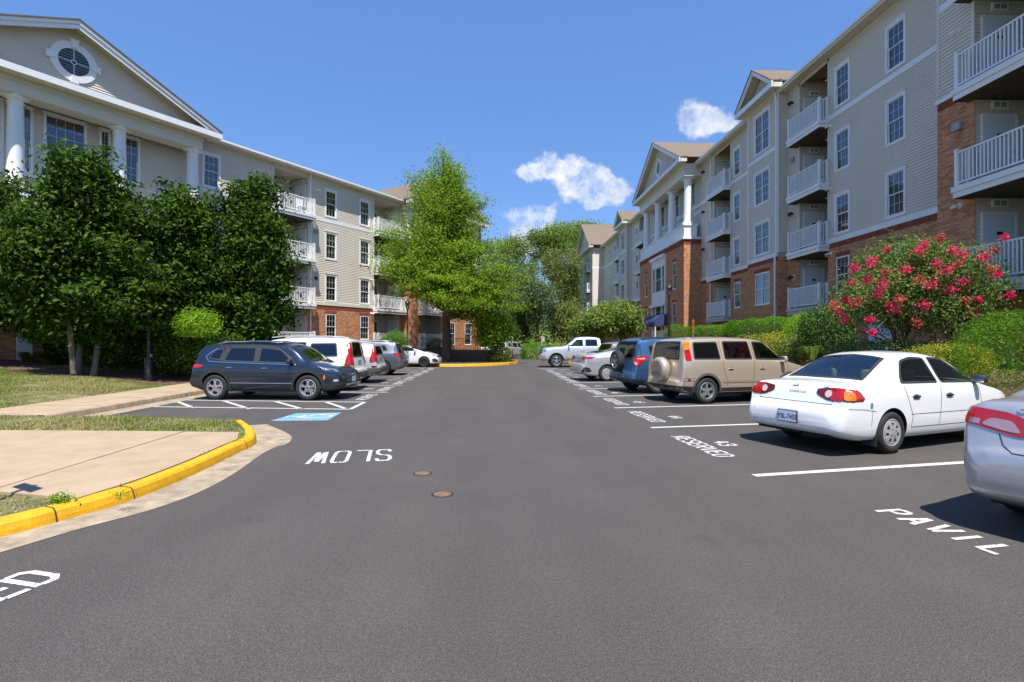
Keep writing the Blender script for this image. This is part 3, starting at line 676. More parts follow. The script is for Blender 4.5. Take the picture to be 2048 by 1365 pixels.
        for sgn,(ua,ub) in ((1,(a0,um)),(-1,(a1,um))):
            za_,zb_=ze,za
            def R4(w0,w1,dz0,dz1,mb):
                pts=[T(ua,w0,za_+dz0),T(ub,w0,zb_+dz0),T(ub,w1,zb_+dz0),T(ua,w1,za_+dz0),T(ua,w0,za_+dz1),T(ub,w0,zb_+dz1),T(ub,w1,zb_+dz1),T(ua,w1,za_+dz1)]
                n=len(mb.v); mb.v+=pts
                for q in ((0,1,2,3),(7,6,5,4),(0,4,5,1),(1,5,6,2),(2,6,7,3),(3,7,4,0)):
                    q2=q if (sgn>0)!=T.flip() else q[::-1]; mb.f.append(tuple(n+i for i in q2[::-1])); mb.mi.append(0)
            R4(ow-.04,ow,-fas,.0,b); R4(ow,ow+.05,-.14,.012,b)
            R4(.0,ow-.041,-fas*.62,-fas*.6,so)
            R4(-depth,ow+.09,.016,.075,rf)
        s.put(b,'rake_fascia',M_wtrim); s.put(so,'rake_soffit',M_soff); s.put(rf,'gable_roof',M_shing)
        if ret:
            b=MB(); bar(b,T,a0,a1,.0,ow,ze-.30,ze-.06); s.put(b,'cornice_soffit',M_soff)
            b=MB(); bar(b,T,a0-.02,a1+.02,ow+.002,ow+.06,ze-.32,ze-.02); s.put(b,'cornice_fascia',M_wtrim)
            rf=MB(); n=len(rf.v); rf.v+=[T(a0,ow+.07,ze-.015),T(a1,ow+.07,ze-.015),T(a1,.02,ze+.14),T(a0,.02,ze+.14)]; rf.f.append((0,1,2,3) if not T.flip() else (3,2,1,0)); rf.mi.append(0); s.put(rf,'pent_roof',M_shing)
        if oval:
            uo,zo,ro=oval; b=MB(); n=40
            def ring(mb,r0,r1,w0,w1):
                for i in range(n):
                    t0=2*math.pi*i/n; t1=2*math.pi*(i+1)/n
                    f=lambda r,t,ww: T(uo+r*math.cos(t),ww,zo+r*math.sin(t))
                    for A in ((f(r0,t0,w1),f(r1,t0,w1),f(r1,t1,w1),f(r0,t1,w1)),(f(r1,t0,w0),f(r1,t1,w0),f(r1,t1,w1),f(r1,t0,w1)),(f(r0,t0,w1),f(r0,t1,w1),f(r0,t1,w0),f(r0,t0,w0))): mb.quad(*(A if T.flip() is False else A[::-1]))
            ring(b,ro*.66,ro,.0,.07)
            for ang in (0,90,180,270):
                c,sn=math.cos(R(ang)),math.sin(R(ang)); k0=ro*.72;k1=ro*1.14;h0=.085*ro/.75;h1=.14*ro/.75
                pts=[(uo+c*k0-sn*h0,zo+sn*k0+c*h0),(uo+c*k0+sn*h0,zo+sn*k0-c*h0),(uo+c*k1+sn*h1,zo+sn*k1-c*h1),(uo+c*k1-sn*h1,zo+sn*k1+c*h1)]
                nn=len(b.v); b.v+=[T(p[0],.0,p[1]) for p in pts]+[T(p[0],.13,p[1]) for p in pts]
                for q in ((4,5,6,7),(0,1,5,4),(1,2,6,5),(2,3,7,6),(3,0,4,7),(3,2,1,0)): b.f.append(tuple(nn+i for i in q)); b.mi.append(0)
            e=s.put(b,'oval_window',M_wtrim)
            b=MB(); ring(b,.0001,ro*.66,.0,.028); b.build('pane',mat('dark_glass',(.012,.016,.025),.05,spec=.6),e)
            b=MB(); ring(b,ro*.09,ro*.125,.03,.045)
            for ang in (0,90,180,270):
                c,sn=math.cos(R(ang)),math.sin(R(ang)); h0=.014; pts=[(uo+c*ro*.12-sn*h0,zo+sn*ro*.12+c*h0),(uo+c*ro*.12+sn*h0,zo+sn*ro*.12-c*h0),(uo+c*ro*.67+sn*h0,zo+sn*ro*.67-c*h0),(uo+c*ro*.67-sn*h0,zo+sn*ro*.67+c*h0)]
                P=[T(p[0],.04,p[1]) for p in pts]; b.quad(*P)
            b.build('muntins',M_wtrim,e)
    def column(s,F,u,w,z0,z1,r=.26):
        b=MB(); h=z1-z0; p=F(u,w,0)
        b.lathe([(r*1.45,0),(r*1.45,.06),(r*1.3,.075),(r*1.34,.12),(r*1.12,.19),(r*1.05,.22),(r*1.0,.3),(r*.99,h*.33),(r*.83,h-.36),(r*.83,h-.33),(r*.93,h-.31),(r*.93,h-.27),(r*.84,h-.25),(r*.86,h-.17),(r*1.12,h-.1),(r*1.15,h-.09)],24,(p[0],p[1],z0))
        q=r*1.2; b.box(p[0]-q,p[0]+q,p[1]-q,p[1]+q,z1-.09,z1)
        return s.put(b,'column',M_col,auto=40)
    def eave(s,F,u0,u1,z,ov=.5,run=6.,rise=1.0,w0=0.):
        b=MB(); bar(b,F,u0,u1,w0-.02,w0+ov,z,z+.03); s.put(b,'soffit',M_soff)
        b=MB(); bar(b,F,u0,u1,w0+.003,w0+.03,z-.16,z-.002); s.put(b,'frieze',M_sidtrim)
        b=MB(); bar(b,F,u0,u1,w0+ov+.002,w0+ov+.03,z-.02,z+.17); bar(b,F,u0,u1,w0+ov+.031,w0+ov+.14,z+.05,z+.17); s.put(b,'gutter',M_wtrim)
        b=MB(); P=[F(u0,w0+ov+.1,z+.19),F(u1,w0+ov+.1,z+.19),F(u1,w0+ov-run,z+.19+rise),F(u0,w0+ov-run,z+.19+rise)]
        b.quad(*(P if not F.flip() else P[::-1])); P=[F(u0,w0+ov-2*run,z+.19),F(u1,w0+ov-2*run,z+.19),F(u1,w0+ov-run,z+.19+rise),F(u0,w0+ov-run,z+.19+rise)]; b.quad(*(P if F.flip() else P[::-1])); s.put(b,'roof',M_shing)
    def belt(s,F,u0,u1,z,h=.24,w=.034,m=None): b=MB(); bar(b,F,u0,u1,.003,w,z,z+h); s.put(b,'belt_trim',m or M_wtrim)
    def corner(s,F,u,z0,z1,m=None,wd=.09): b=MB(); bar(b,F,u-wd/2,u+wd/2,-.02,.03,z0,z1); s.put(b,'corner_trim',m or M_sidtrim)
# ---------------------------------------------------------------- right-hand building
RB=Bld('apartment_building','four-storey beige-sided and brick apartment building with columned portico, right of the lot','building',(15.9,45.35,0))
FR=lambda X: Frm((X,0),(0,1),(-1,0))                       # u = Y, outward = -X
F0=FR(15.9); FB=FR(15.35); FA=FR(14.25); FP=FR(14.55)
FL=[3.3,6.2,9.1,12.05]; ZE=15.0; ZB=.9
def half(m):
    """one half of the facade (m=False: the near half; True: mirrored far half)"""
    Yf=(lambda y:90.7-y) if m else (lambda y:y)
    def S(a,c): a,c=Yf(a),Yf(c); return (min(a,c),max(a,c))
    far='lo' if m else 'hi'
    # --- wing A
    a0,a1=S(15.0,16.3); r0,r1=S(11.8,15.0); b0,b1=S(4.5,11.8)
    if not m:
        siding(RB.sid,FA,15.0,16.3,9.3,ZE)
        backing(RB.back,FA,15.0,16.3,ZB,ZE,w=-.002); bricks(RB.B,FA,15.0,16.3,ZB,8.93); bricks(RB.S,FA,15.0,16.3,8.94,9.16,soldier=True,pr=.03)
        RB.belt(FA,14.95,16.34,9.165,.13,.06); RB.belt(FA,15.05,16.2,12.05,.22)
        RB.corner(FA,16.27,9.3,ZE); RB.corner(FA,15.04,9.3,ZE)
        RB.recess(FA,11.8,15.0,ZB+2.2,ZE,1.9,True,FL,'hi')
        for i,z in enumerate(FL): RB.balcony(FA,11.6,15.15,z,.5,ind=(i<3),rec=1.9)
        siding(RB.sid,FA,4.5,11.8,9.3,ZE); backing(RB.back,FA,4.5,11.8,ZB,ZE,w=-.002); bricks(RB.B,FA,11.0,11.8,ZB,9.1); bricks(RB.B,FA,11.8,15.0,.4,3.0); backing(RB.back,FA,11.8,15.0,.3,3.1,w=-.002)
        s2=Frm((14.25,16.3),(1,0),(0,1)); siding(RB.sid,s2,0,1.65,9.3,ZE); bricks(RB.B,s2,0,1.65,ZB,9.1); backing(RB.back,s2,0,1.65,ZB,ZE,w=-.002)
        RB.camera(FA,15.55,11.1); RB.camera(FA,15.5,5.75); RB.horn(FA,15.5,8.15)
        RB.eave(FA,4.0,16.4,ZE,.5)
    else:
        y0,y1=S(16.3,4.5); f=FR(14.25); fs=Frm((14.25,y0),(1,0),(0,-1))
        op=[]
        for k,z in enumerate(FL):
            for yy in (80.6,82.8,85.6):
                if k==0: op.append(RB.window(f,yy,z+.5,.85,1.7,'b'))
                else: op.append(RB.window(f,yy,z+.55,.85,1.7,'s'))
        siding(RB.sid,f,y0,y1,6.45,ZE,op); bricks(RB.B,f,y0,y1,ZB+1,6.2,op,bw=.4,bh=.135); backing(RB.back,f,y0,y1,ZB,ZE,op,w=-.002)
        siding(RB.sid,fs,0,1.65,6.45,ZE); bricks(RB.B,fs,0,1.65,ZB,6.2); backing(RB.back,fs,0,1.65,ZB,ZE,w=-.002)
        RB.belt(fs,.02,1.62,6.2,.2); RB.belt(f,y0,y1,6.2,.2); RB.belt(f,y0,y1,12.05,.2); RB.belt(fs,.02,1.62,12.05,.2)
        RB.downspout(fs,.25,ZB,ZE)
        for z in FL: RB.balcony(f,75.9,78.6,z,.5)
        RB.gable(f,y0,y1,ZE+.3,ZE+4.6,0.,11.,ov=.6)
        # far end of the roof: west slope of the wing
    # --- wall B with two columns of windows
    w0,w1=S(16.3,24.3); op=[]
    for k,z in enumerate(FL):
        for yy in ((20.12,23.28) ):
            yy=Yf(yy)
            if k==0: op.append(RB.window(F0,yy,3.85,.84,1.62,'b')); bricks(RB.S,F0,yy-.52,yy+.52,5.50,5.72,soldier=True,pr=.016)
            else: op.append(RB.window(F0,yy,z+.42,.84,1.66,'s','none' if yy<24 and k==3 else None))
    siding(RB.sid,F0,w0,w1,6.42,ZE,op); backing(RB.back,F0,w0,w1,ZB,ZE,op,w=-.002)
    bricks(RB.B,F0,w0,w1,ZB,5.97,op,**({} if not m else dict(bw=.4,bh=.135))); bricks(RB.S,F0,w0,w1,5.98,6.19,soldier=True,pr=.028)
    RB.belt(F0,w0,w1-.02 if not m else w1,6.2,.22,.06); RB.belt(F0,w0,w1,12.02,.22)
    RB.corner(F0,Yf(24.26),6.42,ZE)
    if not m:
        b=MB(); bar(b,F0,20.25,21.55,.02,.07,1.1,2.75); g=RB.put(b,'basement_door',M_door); b=MB()
        for i in range(1,4): bar(b,F0,20.3,21.5,.071,.078,1.1+i*.41-.012,1.1+i*.41+.012)
        b.build('panel_groove',M_grey,g)
        RB.camera(F0,24.1,5.75)
        for zc in (11.75,8.8): RB.camera(F0,24.12,zc)
    # --- recess C
    c0,c1=S(24.3,26.6)
    RB.recess(F0,c0,c1,3.2,ZE,1.7,True,FL,far)
    q0,q1=S(24.3,28.0); bricks(RB.B,F0,c0,c1,ZB,3.18) if not m else None; backing(RB.back,F0,c0,c1,ZB,3.2,w=-.002)
    for z in FL: e0,e1=S(24.2,26.85); RB.balcony(F0,e0,e1,z,.52,deck=M_deckc if z<4 else M_wtrim,rec=1.7)
    t0,t1=S(26.6,27.7); siding(RB.sid,F0,t0,t1,6.4,ZE); backing(RB.back,F0,t0,t1,ZB,ZE,w=-.002); bricks(RB.B,F0,t0,t1,ZB,5.97); bricks(RB.S,F0,t0,t1,5.98,6.19,soldier=True,pr=.028); RB.belt(F0,t0,t1,6.2,.2,.06); RB.belt(F0,t0,t1,12.02,.22); RB.corner(F0,Yf(26.64),6.42,ZE)
    if not m:
        for z in (14.2,8.35,5.0): RB.sconce(F0,27.15,z)
        RB.horn(F0,27.15,11.2)
    # --- bay D
    d0,d1=S(27.7,31.0); op=[]; ym=(d0+d1)/2
    for k,z in enumerate(FL):
        if k==0: op.append(RB.window(FB,ym,3.75,1.55,1.75,'bd')); bricks(RB.S,FB,ym-.9,ym+.9,5.55,5.77,soldier=True,pr=.016)
        else: op.append(RB.window(FB,ym,z+.42,1.55,1.72 if k<3 else 2.1,'sd'))
    siding(RB.sid,FB,d0,d1,6.42,ZE+.25,op); backing(RB.back,FB,d0,d1,ZB,ZE+.25,op,w=-.002)
    bricks(RB.B,FB,d0,d1,ZB,5.97,op); bricks(RB.S,FB,d0,d1,5.98,6.19,soldier=True,pr=.028); RB.belt(FB,d0,d1,6.2,.22,.06); RB.belt(FB,d0,d1,12.02,.2)
    for yy,dr in ((d0,-1),(d1,1)):
        fs=Frm((15.35,yy),(1,0),(0,dr)); siding(RB.sid,fs,0,.55,6.42,ZE+.25); bricks(RB.B,fs,0,.55,ZB,6.19); backing(RB.back,fs,0,.55,ZB,ZE+.25,w=-.002)
        RB.corner(FB,yy,6.42,ZE+.2,M_wtrim,.1)
    RB.gable(FB,d0,d1,ZE+.42,ZE+2.0,0.,6.,ov=.45,fas=.26)
    RB.downspout(FB,Yf(27.78),ZB,ZE+.1,kink=6.0); RB.downspout(F0,Yf(31.12),ZB,ZE+.1,kink=6.0)
    RB.camera(FB,Yf(30.7),9.6) if not m else None
    # --- wall E
    e0,e1=S(31.0,34.5); op=[]
    for k,z in enumerate(FL):
        yy=Yf(33.55)
        if k==0: op.append(RB.window(F0,yy,3.85,.8,1.62,'b')); bricks(RB.S,F0,yy-.5,yy+.5,5.5,5.72,soldier=True,pr=.016)
        else: op.append(RB.window(F0,yy,z+.42,.8,1.66,'s'))
    siding(RB.sid,F0,e0,e1,6.42,ZE,op); backing(RB.back,F0,e0,e1,ZB,ZE,op,w=-.002); bricks(RB.B,F0,e0,e1,ZB,5.97,op); bricks(RB.S,F0,e0,e1,5.98,6.19,soldier=True,pr=.028)
    RB.belt(F0,e0,e1,6.2,.22,.06); RB.belt(F0,e0,e1,12.02,.22); RB.corner(F0,Yf(34.46),6.42,ZE)
    # --- recess E
    c0,c1=S(34.5,37.0); RB.recess(F0,c0,c1,3.2,ZE,1.7,True,FL,far); backing(RB.back,F0,c0,c1,ZB,3.2,w=-.002); bricks(RB.B,F0,c0,c1,ZB,3.18)
    for z in FL: g0,g1=S(34.4,37.2); RB.balcony(F0,g0,g1,z,.52,deck=M_deckc if z<4 else M_wtrim,rec=1.7)
    t0,t1=S(37.0,39.4); siding(RB.sid,F0,t0,t1,6.42,ZE); backing(RB.back,F0,t0,t1,ZB,ZE,w=-.002); bricks(RB.B,F0,t0,t1,ZB,5.97); bricks(RB.S,F0,t0,t1,5.98,6.19,soldier=True,pr=.028); RB.belt(F0,t0,t1,6.2,.2,.06); RB.belt(F0,t0,t1,12.02,.22)
    RB.downspout(F0,Yf(37.5),ZB,ZE+.1,kink=6.0)
    if not m:
        for z in (14.3,11.3,8.5): RB.sconce(F0,38.7,z)
    u0,u1=S(16.3,39.4); RB.eave(F0,u0,u1,ZE,.5)
half(False); half(True)
# --- portico
p0,p1=39.4,51.3; op=[]; pm=(p0+p1)/2
for z,st in ((5.85,0),(2.6,1)):
    for yy,ww in ((p0+2.1,.7),(p1-2.1,.7)): op.append(RB.window(FP,yy,z,ww,2.1,'b')); bricks(RB.S,FP,yy-.5,yy+.5,z+2.15,z+2.36,soldier=True,pr=.016)
    op.append((pm-1.85,pm+1.85,z-1.0 if st==0 else .8,z+2.9))
for yy,dr in ((p0,-1),(p1,1)):
    fs=Frm((14.55,yy),(1,0),(0,dr)); bricks(RB.B,fs,0,1.35,ZB-.3,9.0); bricks(RB.S,fs,0,1.35,9.01,9.4,soldier=True,pr=.02); backing(RB.back,fs,0,1.35,ZB-.3,9.4,w=-.002)
bricks(RB.B,FP,p0,p1,ZB-.3,9.0,op); bricks(RB.S,FP,p0,p1,9.01,9.4,op,soldier=True,pr=.02); backing(RB.back,FP,p0,p1,ZB-.3,9.4,op,w=-.002)
b=MB(); bar(b,FP,p0-.12,p1+.12,-1.3,.14,9.405,9.55); RB.put(b,'ledge',M_wtrim)
b=MB(); bar(b,FP,p0+1.0,p1-1.0,-.2,-.05,9.552,10.5); bar(b,FP,p0+1.0,p1-1.0,-.24,-.01,10.502,10.6); RB.put(b,'parapet',M_wtrim)
# white oriel panels around the large central windows
for z0,z1,wz in ((4.9,9.0,5.95),(.85,4.88,2.6)):
    b=MB()
    bar(b,FP,pm-1.85,pm+1.85,-.02,.10,z0,wz-.02); bar(b,FP,pm-1.85,pm+1.85,-.02,.10,wz+2.15,z1-.25); bar(b,FP,pm-1.95,pm+1.95,.0,.30,z1-.25,z1)
    for a,c in ((pm-1.85,pm-1.62),(pm-.95,pm-.75),(pm+.75,pm+.95),(pm+1.62,pm+1.85)): bar(b,FP,a,c,-.02,.10,wz-.02,wz+2.15)
    RB.put(b,'oriel_panel',M_wtrim)
    RB.window(FP,pm,wz,1.5,2.12,'bs',room='none',w_off=.05)
    for yy in (pm-1.28,pm+1.28): RB.window(FP,yy,wz,.64,2.12,'bsn',room='dim',w_off=.05)
for yy in (p0+.55,p0+4.1,p1-4.1,p1-.55):
    b=MB(); bar(b,FP,yy-.5,yy+.5,-1.02,-.02,9.552,10.45); bar(b,FP,yy-.58,yy+.58,-1.10,.06,10.452,10.58); RB.put(b,'pedestal',M_col)
    RB.column(FP,yy,-.52,10.58,14.2,.34)
b=MB(); bar(b,FP,p0-.05,p1+.05,-1.0,.0,14.202,14.75); bar(b,FP,p0-.08,p1+.08,-1.03,.04,14.752,14.95); bar(b,FP,p0-.15,p1+.15,-1.1,.12,14.952,15.12); RB.put(b,'entablature',M_sidtrim)
for yy in (p0,p1):
    b=MB(); bar(b,F0,min(yy,yy+ (.9 if yy==p0 else -.9)),max(yy,yy+(.9 if yy==p0 else -.9)),.02,.36,14.202,15.1); RB.put(b,'entablature',M_sidtrim)
op=[]
for z,h in ((9.75,1.3),(12.35,1.85)):
    for yy in (p0+1.7,p0+2.9,p0+5.2,p0+6.7,p1-2.9,p1-1.7): op.append(RB.window(F0,yy,z,.85,h,'sn'))
siding(RB.sid,F0,p0,p1,9.4,ZE+.2,op); backing(RB.back,F0,p0,p1,9.4,ZE+.2,op,w=-.002); RB.belt(F0,p0,p1,12.02,.2,.03); RB.belt(F0,p0,p1,11.5,.2,.03)
RB.gable(FP,p0,p1,15.42,18.95,.0,8.,ov=.62,fas=.34,oval=(pm,16.75,.78),ret=True)
# awning over the entrance
def awning():
    e=thing('entrance_awning','navy blue canvas awning with white lettering over the brick portico entrance','awning',(14.45,pm-.6,2.4)); off=Vector((-14.45,-(pm-.6),-2.4))
    b=MB(); n=10; y0,y1=43.0,46.7; rows=[]
    for i in range(n+1):
        t=R(90)*i/n; rows.append((14.45-1.05*math.sin(t),3.15+.75*math.cos(t)))
    rows.append((14.45-1.05,2.95))
    for (xa,za),(xb,zb) in zip(rows[:-1],rows[1:]): b.quad((xa,y0,za),(xb,y0,zb),(xb,y1,zb),(xa,y1,za))
    for yy,fl in ((y0,1),(y1,-1)):
        k=len(b.v); b.v+=[(x,yy,z) for x,z in rows]+[(14.45,yy,2.95)]; f=tuple(range(k,k+len(rows)+1)); b.f.append(f if fl>0 else f[::-1]); b.mi.append(0)
    b.build('canopy',M_navy,e,loc=off)
    b=MB(); rr=random.Random(2); yy=y0+.5
    while yy<y1-.5:
        w=rr.uniform(.1,.2); b.box(-.003,.003,yy,yy+w,-.09,.09); yy+=w+.06
    t=b.build('lettering',M_white,e,loc=Vector((13.63,0,3.56))+off); t.rotation_euler=(0,R(48),0)
    b=MB()
    for yy in (y0+.1,y1-.1): b.tube([(13.5,yy,.5),(13.5,yy,2.96)],.05,8)
    b.build('post',M_wtrim,e,loc=off)
awning()
b=MB(); bar(b,FP,pm-.75,pm+.55,.02,.08,1.0,3.1); g=RB.put(b,'entrance_door',M_wtrim); b=MB(); bar(b,FP,pm-.65,pm-.12,.081,.09,1.2,2.9); bar(b,FP,pm-.08,pm+.45,.081,.09,1.2,2.9); b.build('pane',mat('dark_glass',(.012,.016,.025),.05,spec=.6),g)
RB.finish()
# ---------------------------------------------------------------- left-hand building
TH=R(33.3); LD=Vector((math.sin(TH),math.cos(TH))); LN=Vector((math.cos(TH),-math.sin(TH))); LO=Vector((-11.54,36.55))
LB=Bld('apartment_building','four-storey beige-sided apartment building with tall columned gable, left of the lot','building',(LO.x,LO.y,0))
K0=Frm(LO,LD,LN)
def KW(w): return Frm(LO+LN*w,LD,LN)
def UZ(px,py,w=0.):
    r=RAY(px,py); o=LO+LN*w; det=-r[0]*LD.y+LD.x*r[1]; t=(-o.x*LD.y+LD.x*o.y)/det
    return ((r[0]*t-o.x)*LD.x+(r[1]*t-o.y)*LD.y, CAMH+r[2]*t)
FL2=[1.2,4.1,7.02,9.95]; ZE2=12.78
uR0,uR1=UZ(548,400)[0],UZ(616,400)[0]            # first recess
uS0,uS1=UZ(748,600)[0],UZ(800,600)[0]            # second recess
win_u=[(UZ(650,500)[0]+UZ(673,500)[0])/2,(UZ(718,500)[0]+UZ(740,500)[0])/2]
pr=1.35; KP=KW(pr)
pe=UZ(395,300,pr)[0]+.25                             # right-hand end of the portico
pml=UZ(157,60,pr+.5)[0]; ps=2*pml-pe                 # its axis and left-hand end
wl=(UZ(405,330)[0]+UZ(440,330)[0])/2
def lwall(u0,u1,cols,lo=4.33,hi=ZE2,first=True):
    op=[]
    for k,z in enumerate(FL2):
        for u in cols:
            if k==0 and first: op.append(LB.window(K0,u,2.0-.2,.8,1.7,'b')); bricks(LB.S,K0,u-.52,u+.52,3.53,3.78,soldier=True,pr=.016)
            else: op.append(LB.window(K0,u,z+.36,.82,1.72,'s'))
    siding(LB.sid,K0,u0,u1,lo,hi,op); backing(LB.back,K0,u0,u1,.5,hi,op,w=-.002)
    bricks(LB.B,K0,u0,u1,.5,3.86,op); bricks(LB.S,K0,u0,u1,3.87,4.1,soldier=True,pr=.028); LB.belt(K0,u0,u1,4.11,.22,.06,M_sidtrim); LB.belt(K0,u0,u1,9.85,.24,.036)
lwall(uR1,uS0,win_u); lwall(pe-.6,uR0,[wl])
LB.corner(K0,uR1+.04,4.33,ZE2); LB.corner(K0,uR0-.04,4.33,ZE2); LB.corner(K0,uS0-.04,4.33,ZE2)
for a,c in ((uR0,uR1),(uS0,uS1)):
    LB.recess(K0,a,c,.5,ZE2,1.8,True,FL2,'hi')
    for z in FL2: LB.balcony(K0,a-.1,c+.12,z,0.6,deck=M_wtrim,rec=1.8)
    b=MB(); bar(b,K0,a,c,-1.79,.0,ZE2-.24,ZE2-.02); LB.put(b,'recess_ceiling',M_soff)
LB.downspout(K0,uR1+.16,.9,ZE2+.1); LB.camera(K0,uR1+.75,11.9); LB.camera(K0,uS0-.35,6.3); LB.camera(K0,uS0-.3,3.75); LB.horn(K0,uR1+.55,9.0); LB.sconce(K0,uR1+.5,5.9); LB.horn(K0,uR1+.55,3.0)
siding(LB.sid,K0,uS1,uS1+.3,4.33,ZE2); bricks(LB.B,K0,uS1,uS1+.3,.5,4.3); backing(LB.back,K0,uS1,uS1+.3,.5,ZE2,w=-.002)
# chair on the top balcony
t=thing('patio_chair','white wooden patio chair on the top balcony beside the oak-side wall of the left building','chair',K0(uR1-.75,.35,FL2[3])); off=-Vector(t.location); b=MB(); bar(b,K0,uR1-1.0,uR1-.5,.1,.6,FL2[3]+.38,FL2[3]+.43); b.build('seat',M_wtrim,t,loc=off)
b=MB(); bar(b,K0,uR1-1.0,uR1-.5,.07,.11,FL2[3]+.44,FL2[3]+.95); b.build('backrest',M_wtrim,t,loc=off)
for du in (-.98,-.55):
    for ww in (.12,.55): b=MB(); bar(b,K0,uR1+du,uR1+du+.05,ww,ww+.05,FL2[3],FL2[3]+.38); b.build('leg',M_wtrim,t,loc=off)
t['label']='white patio chair on the top-floor balcony of the left building'
# far pavilion of the left-hand building
q0=uS1+.25; q1=UZ(962,640,.9)[0]; KQ=KW(.9); qm=(q0+q1)/2; zq=7.0; op=[]
r0,r1=UZ(838,640,.9)[0],UZ(880,640,.9)[0]
for z in (1.75,):
    for px in (903,936): op.append(LB.window(KQ,UZ(px,660,.9)[0],1.35,.95,1.95,'b'))
for px in (903,936): op.append(LB.window(KQ,UZ(px,560,.9)[0],4.6,.95,1.9,'b'))
op.append((r0,r1,.5,7.0))
bricks(LB.B,KQ,q0,q1,.5,zq-.24,op); bricks(LB.S,KQ,q0,q1,zq-.23,zq,op,soldier=True,pr=.02); backing(LB.back,KQ,q0,q1,.5,zq,op,w=-.002)
LB.recess(KQ,r0,r1,.5,7.0,1.6,False,FL2[:2],'hi')
for z in FL2[:2]: LB.balcony(KQ,r0-.1,r1+.1,z,.7,rec=1.6)
fs=Frm(KQ(q0,0,0)[:2],-LN,-LD); bricks(LB.B,fs,0,.9,.5,zq); backing(LB.back,fs,0,.9,.5,zq,w=-.002)
fe=Frm(KQ(q1,0,0)[:2],-LN,LD); backing(LB.back,fe,0,9,.5,ZE2,w=-.002); bricks(LB.B,fe,0,6,.5,zq,bw=.4,bh=.135)
b=MB(); bar(b,KQ,q0-.1,q1+.1,-.9,.1,zq+.002,zq+.14); LB.put(b,'ledge',M_wtrim)
op=[]
for z,h in ((7.6,1.6),(10.2,1.8)):
    for t_ in (.12,.3,.45,.57,.7,.88): op.append(LB.window(K0,q0+(q1-q0)*t_,z,.85,h,'s'))
siding(LB.sid,K0,q0-.25,q1,7.0,ZE2+.2,op); backing(LB.back,K0,q0-.25,q1,7.,ZE2+.2,op,w=-.002)
for t_ in (.03,.35,.65,.97):
    LB.column(KQ,q0+(q1-q0)*t_,-.45,zq+.14,12.0,.27)
b=MB(); bar(b,KQ,q0,q1,-.85,.0,12.002,12.75); LB.put(b,'entablature',M_sidtrim)
LB.gable(KQ,q0,q1,12.95,16.2,0.,8.,ov=.5,fas=.3,oval=(qm,14.3,.7))
LB.eave(K0,pe-.5,q0+.2,ZE2,.45)
# near portico
for w_,zz in ((0,0),): pass
base_top=7.0
bricks(LB.B,KP,ps,pe,.4,base_top-.25,bw=.203); bricks(LB.S,KP,ps,pe,base_top-.24,base_top,soldier=True,pr=.02); backing(LB.back,KP,ps,pe,.4,base_top,w=-.002)
fs=Frm(KP(pe,0,0)[:2],-LN,LD); bricks(LB.B,fs,0,pr,.4,base_top); backing(LB.back,fs,0,pr,.4,base_top,w=-.002)
b=MB(); bar(b,KP,ps-.1,pe+.1,-pr+.02,.12,base_top+.002,base_top+.14); LB.put(b,'ledge',M_wtrim)
b=MB(); bar(b,KP,ps,pe-.9,-.25,-.1,base_top+.142,base_top+.95); LB.put(b,'parapet',M_wtrim)
lw_=[UZ(px,300,pr-.45)[0] for px in (385,239,31)]; lw_.append(2*pml-lw_[0]); 
for u in lw_:
    b=MB(); bar(b,KP,u-.45,u+.45,-.9,-.02,base_top+.142,base_top+.9); bar(b,KP,u-.5,u+.5,-.95,.03,base_top+.902,base_top+1.0); LB.put(b,'pedestal',M_col)
    LB.column(KP,u,-.46,base_top+1.0,11.75,.30)
b=MB(); bar(b,KP,ps-.02,pe+.02,-.9,.0,11.752,12.2); bar(b,KP,ps-.06,pe+.06,-.94,.05,12.202,12.42); bar(b,KP,ps-.14,pe+.14,-1.0,.13,12.422,12.6); LB.put(b,'entablature',M_sidtrim)
op=[]
def pw(pl,ptop,pr_,style,h,ztop):
    u0=UZ(pl,280)[0];u1=UZ(pr_,280)[0]; return LB.window(K0,(u0+u1)/2,ztop-h,(u1-u0),h,style,room='dim')
for a,c,h,st in ((92,168,2.5,'s_f'),(203,216,2.5,'sn_f'),(250,275,2.1,'sn_f'),(-40,0,2.6,'s_f'),(48,60,2.6,'sn_f')): op.append(pw(a,0,c,st,h,11.65))
siding(LB.sid,K0,ps,pe,7.0,12.8,op); backing(LB.back,K0,ps,pe,7.,12.8,op,w=-.002); LB.belt(K0,ps,pe,8.75,.24,.036)
zo=UZ(148,126,pr)[1]; uo=UZ(148,126,pr)[0]
zap=UZ(157,42,pr+.55)[1]; print('left portico',ps,pml,pe,'apex',zap,'oval',uo,zo,'cols',lw_)
LB.gable(KP,ps,pe,12.72,zap,0.,9.,ov=.72,fas=.34,oval=(pml,zo,.86))
# ground-floor piece glimpsed under the trees on the far left
b=MB(); bar(b,KP,UZ(32,650,pr)[0],UZ(62,650,pr)[0],.02,.16,.4,4.1); LB.put(b,'pilaster',M_col)
LB.finish()
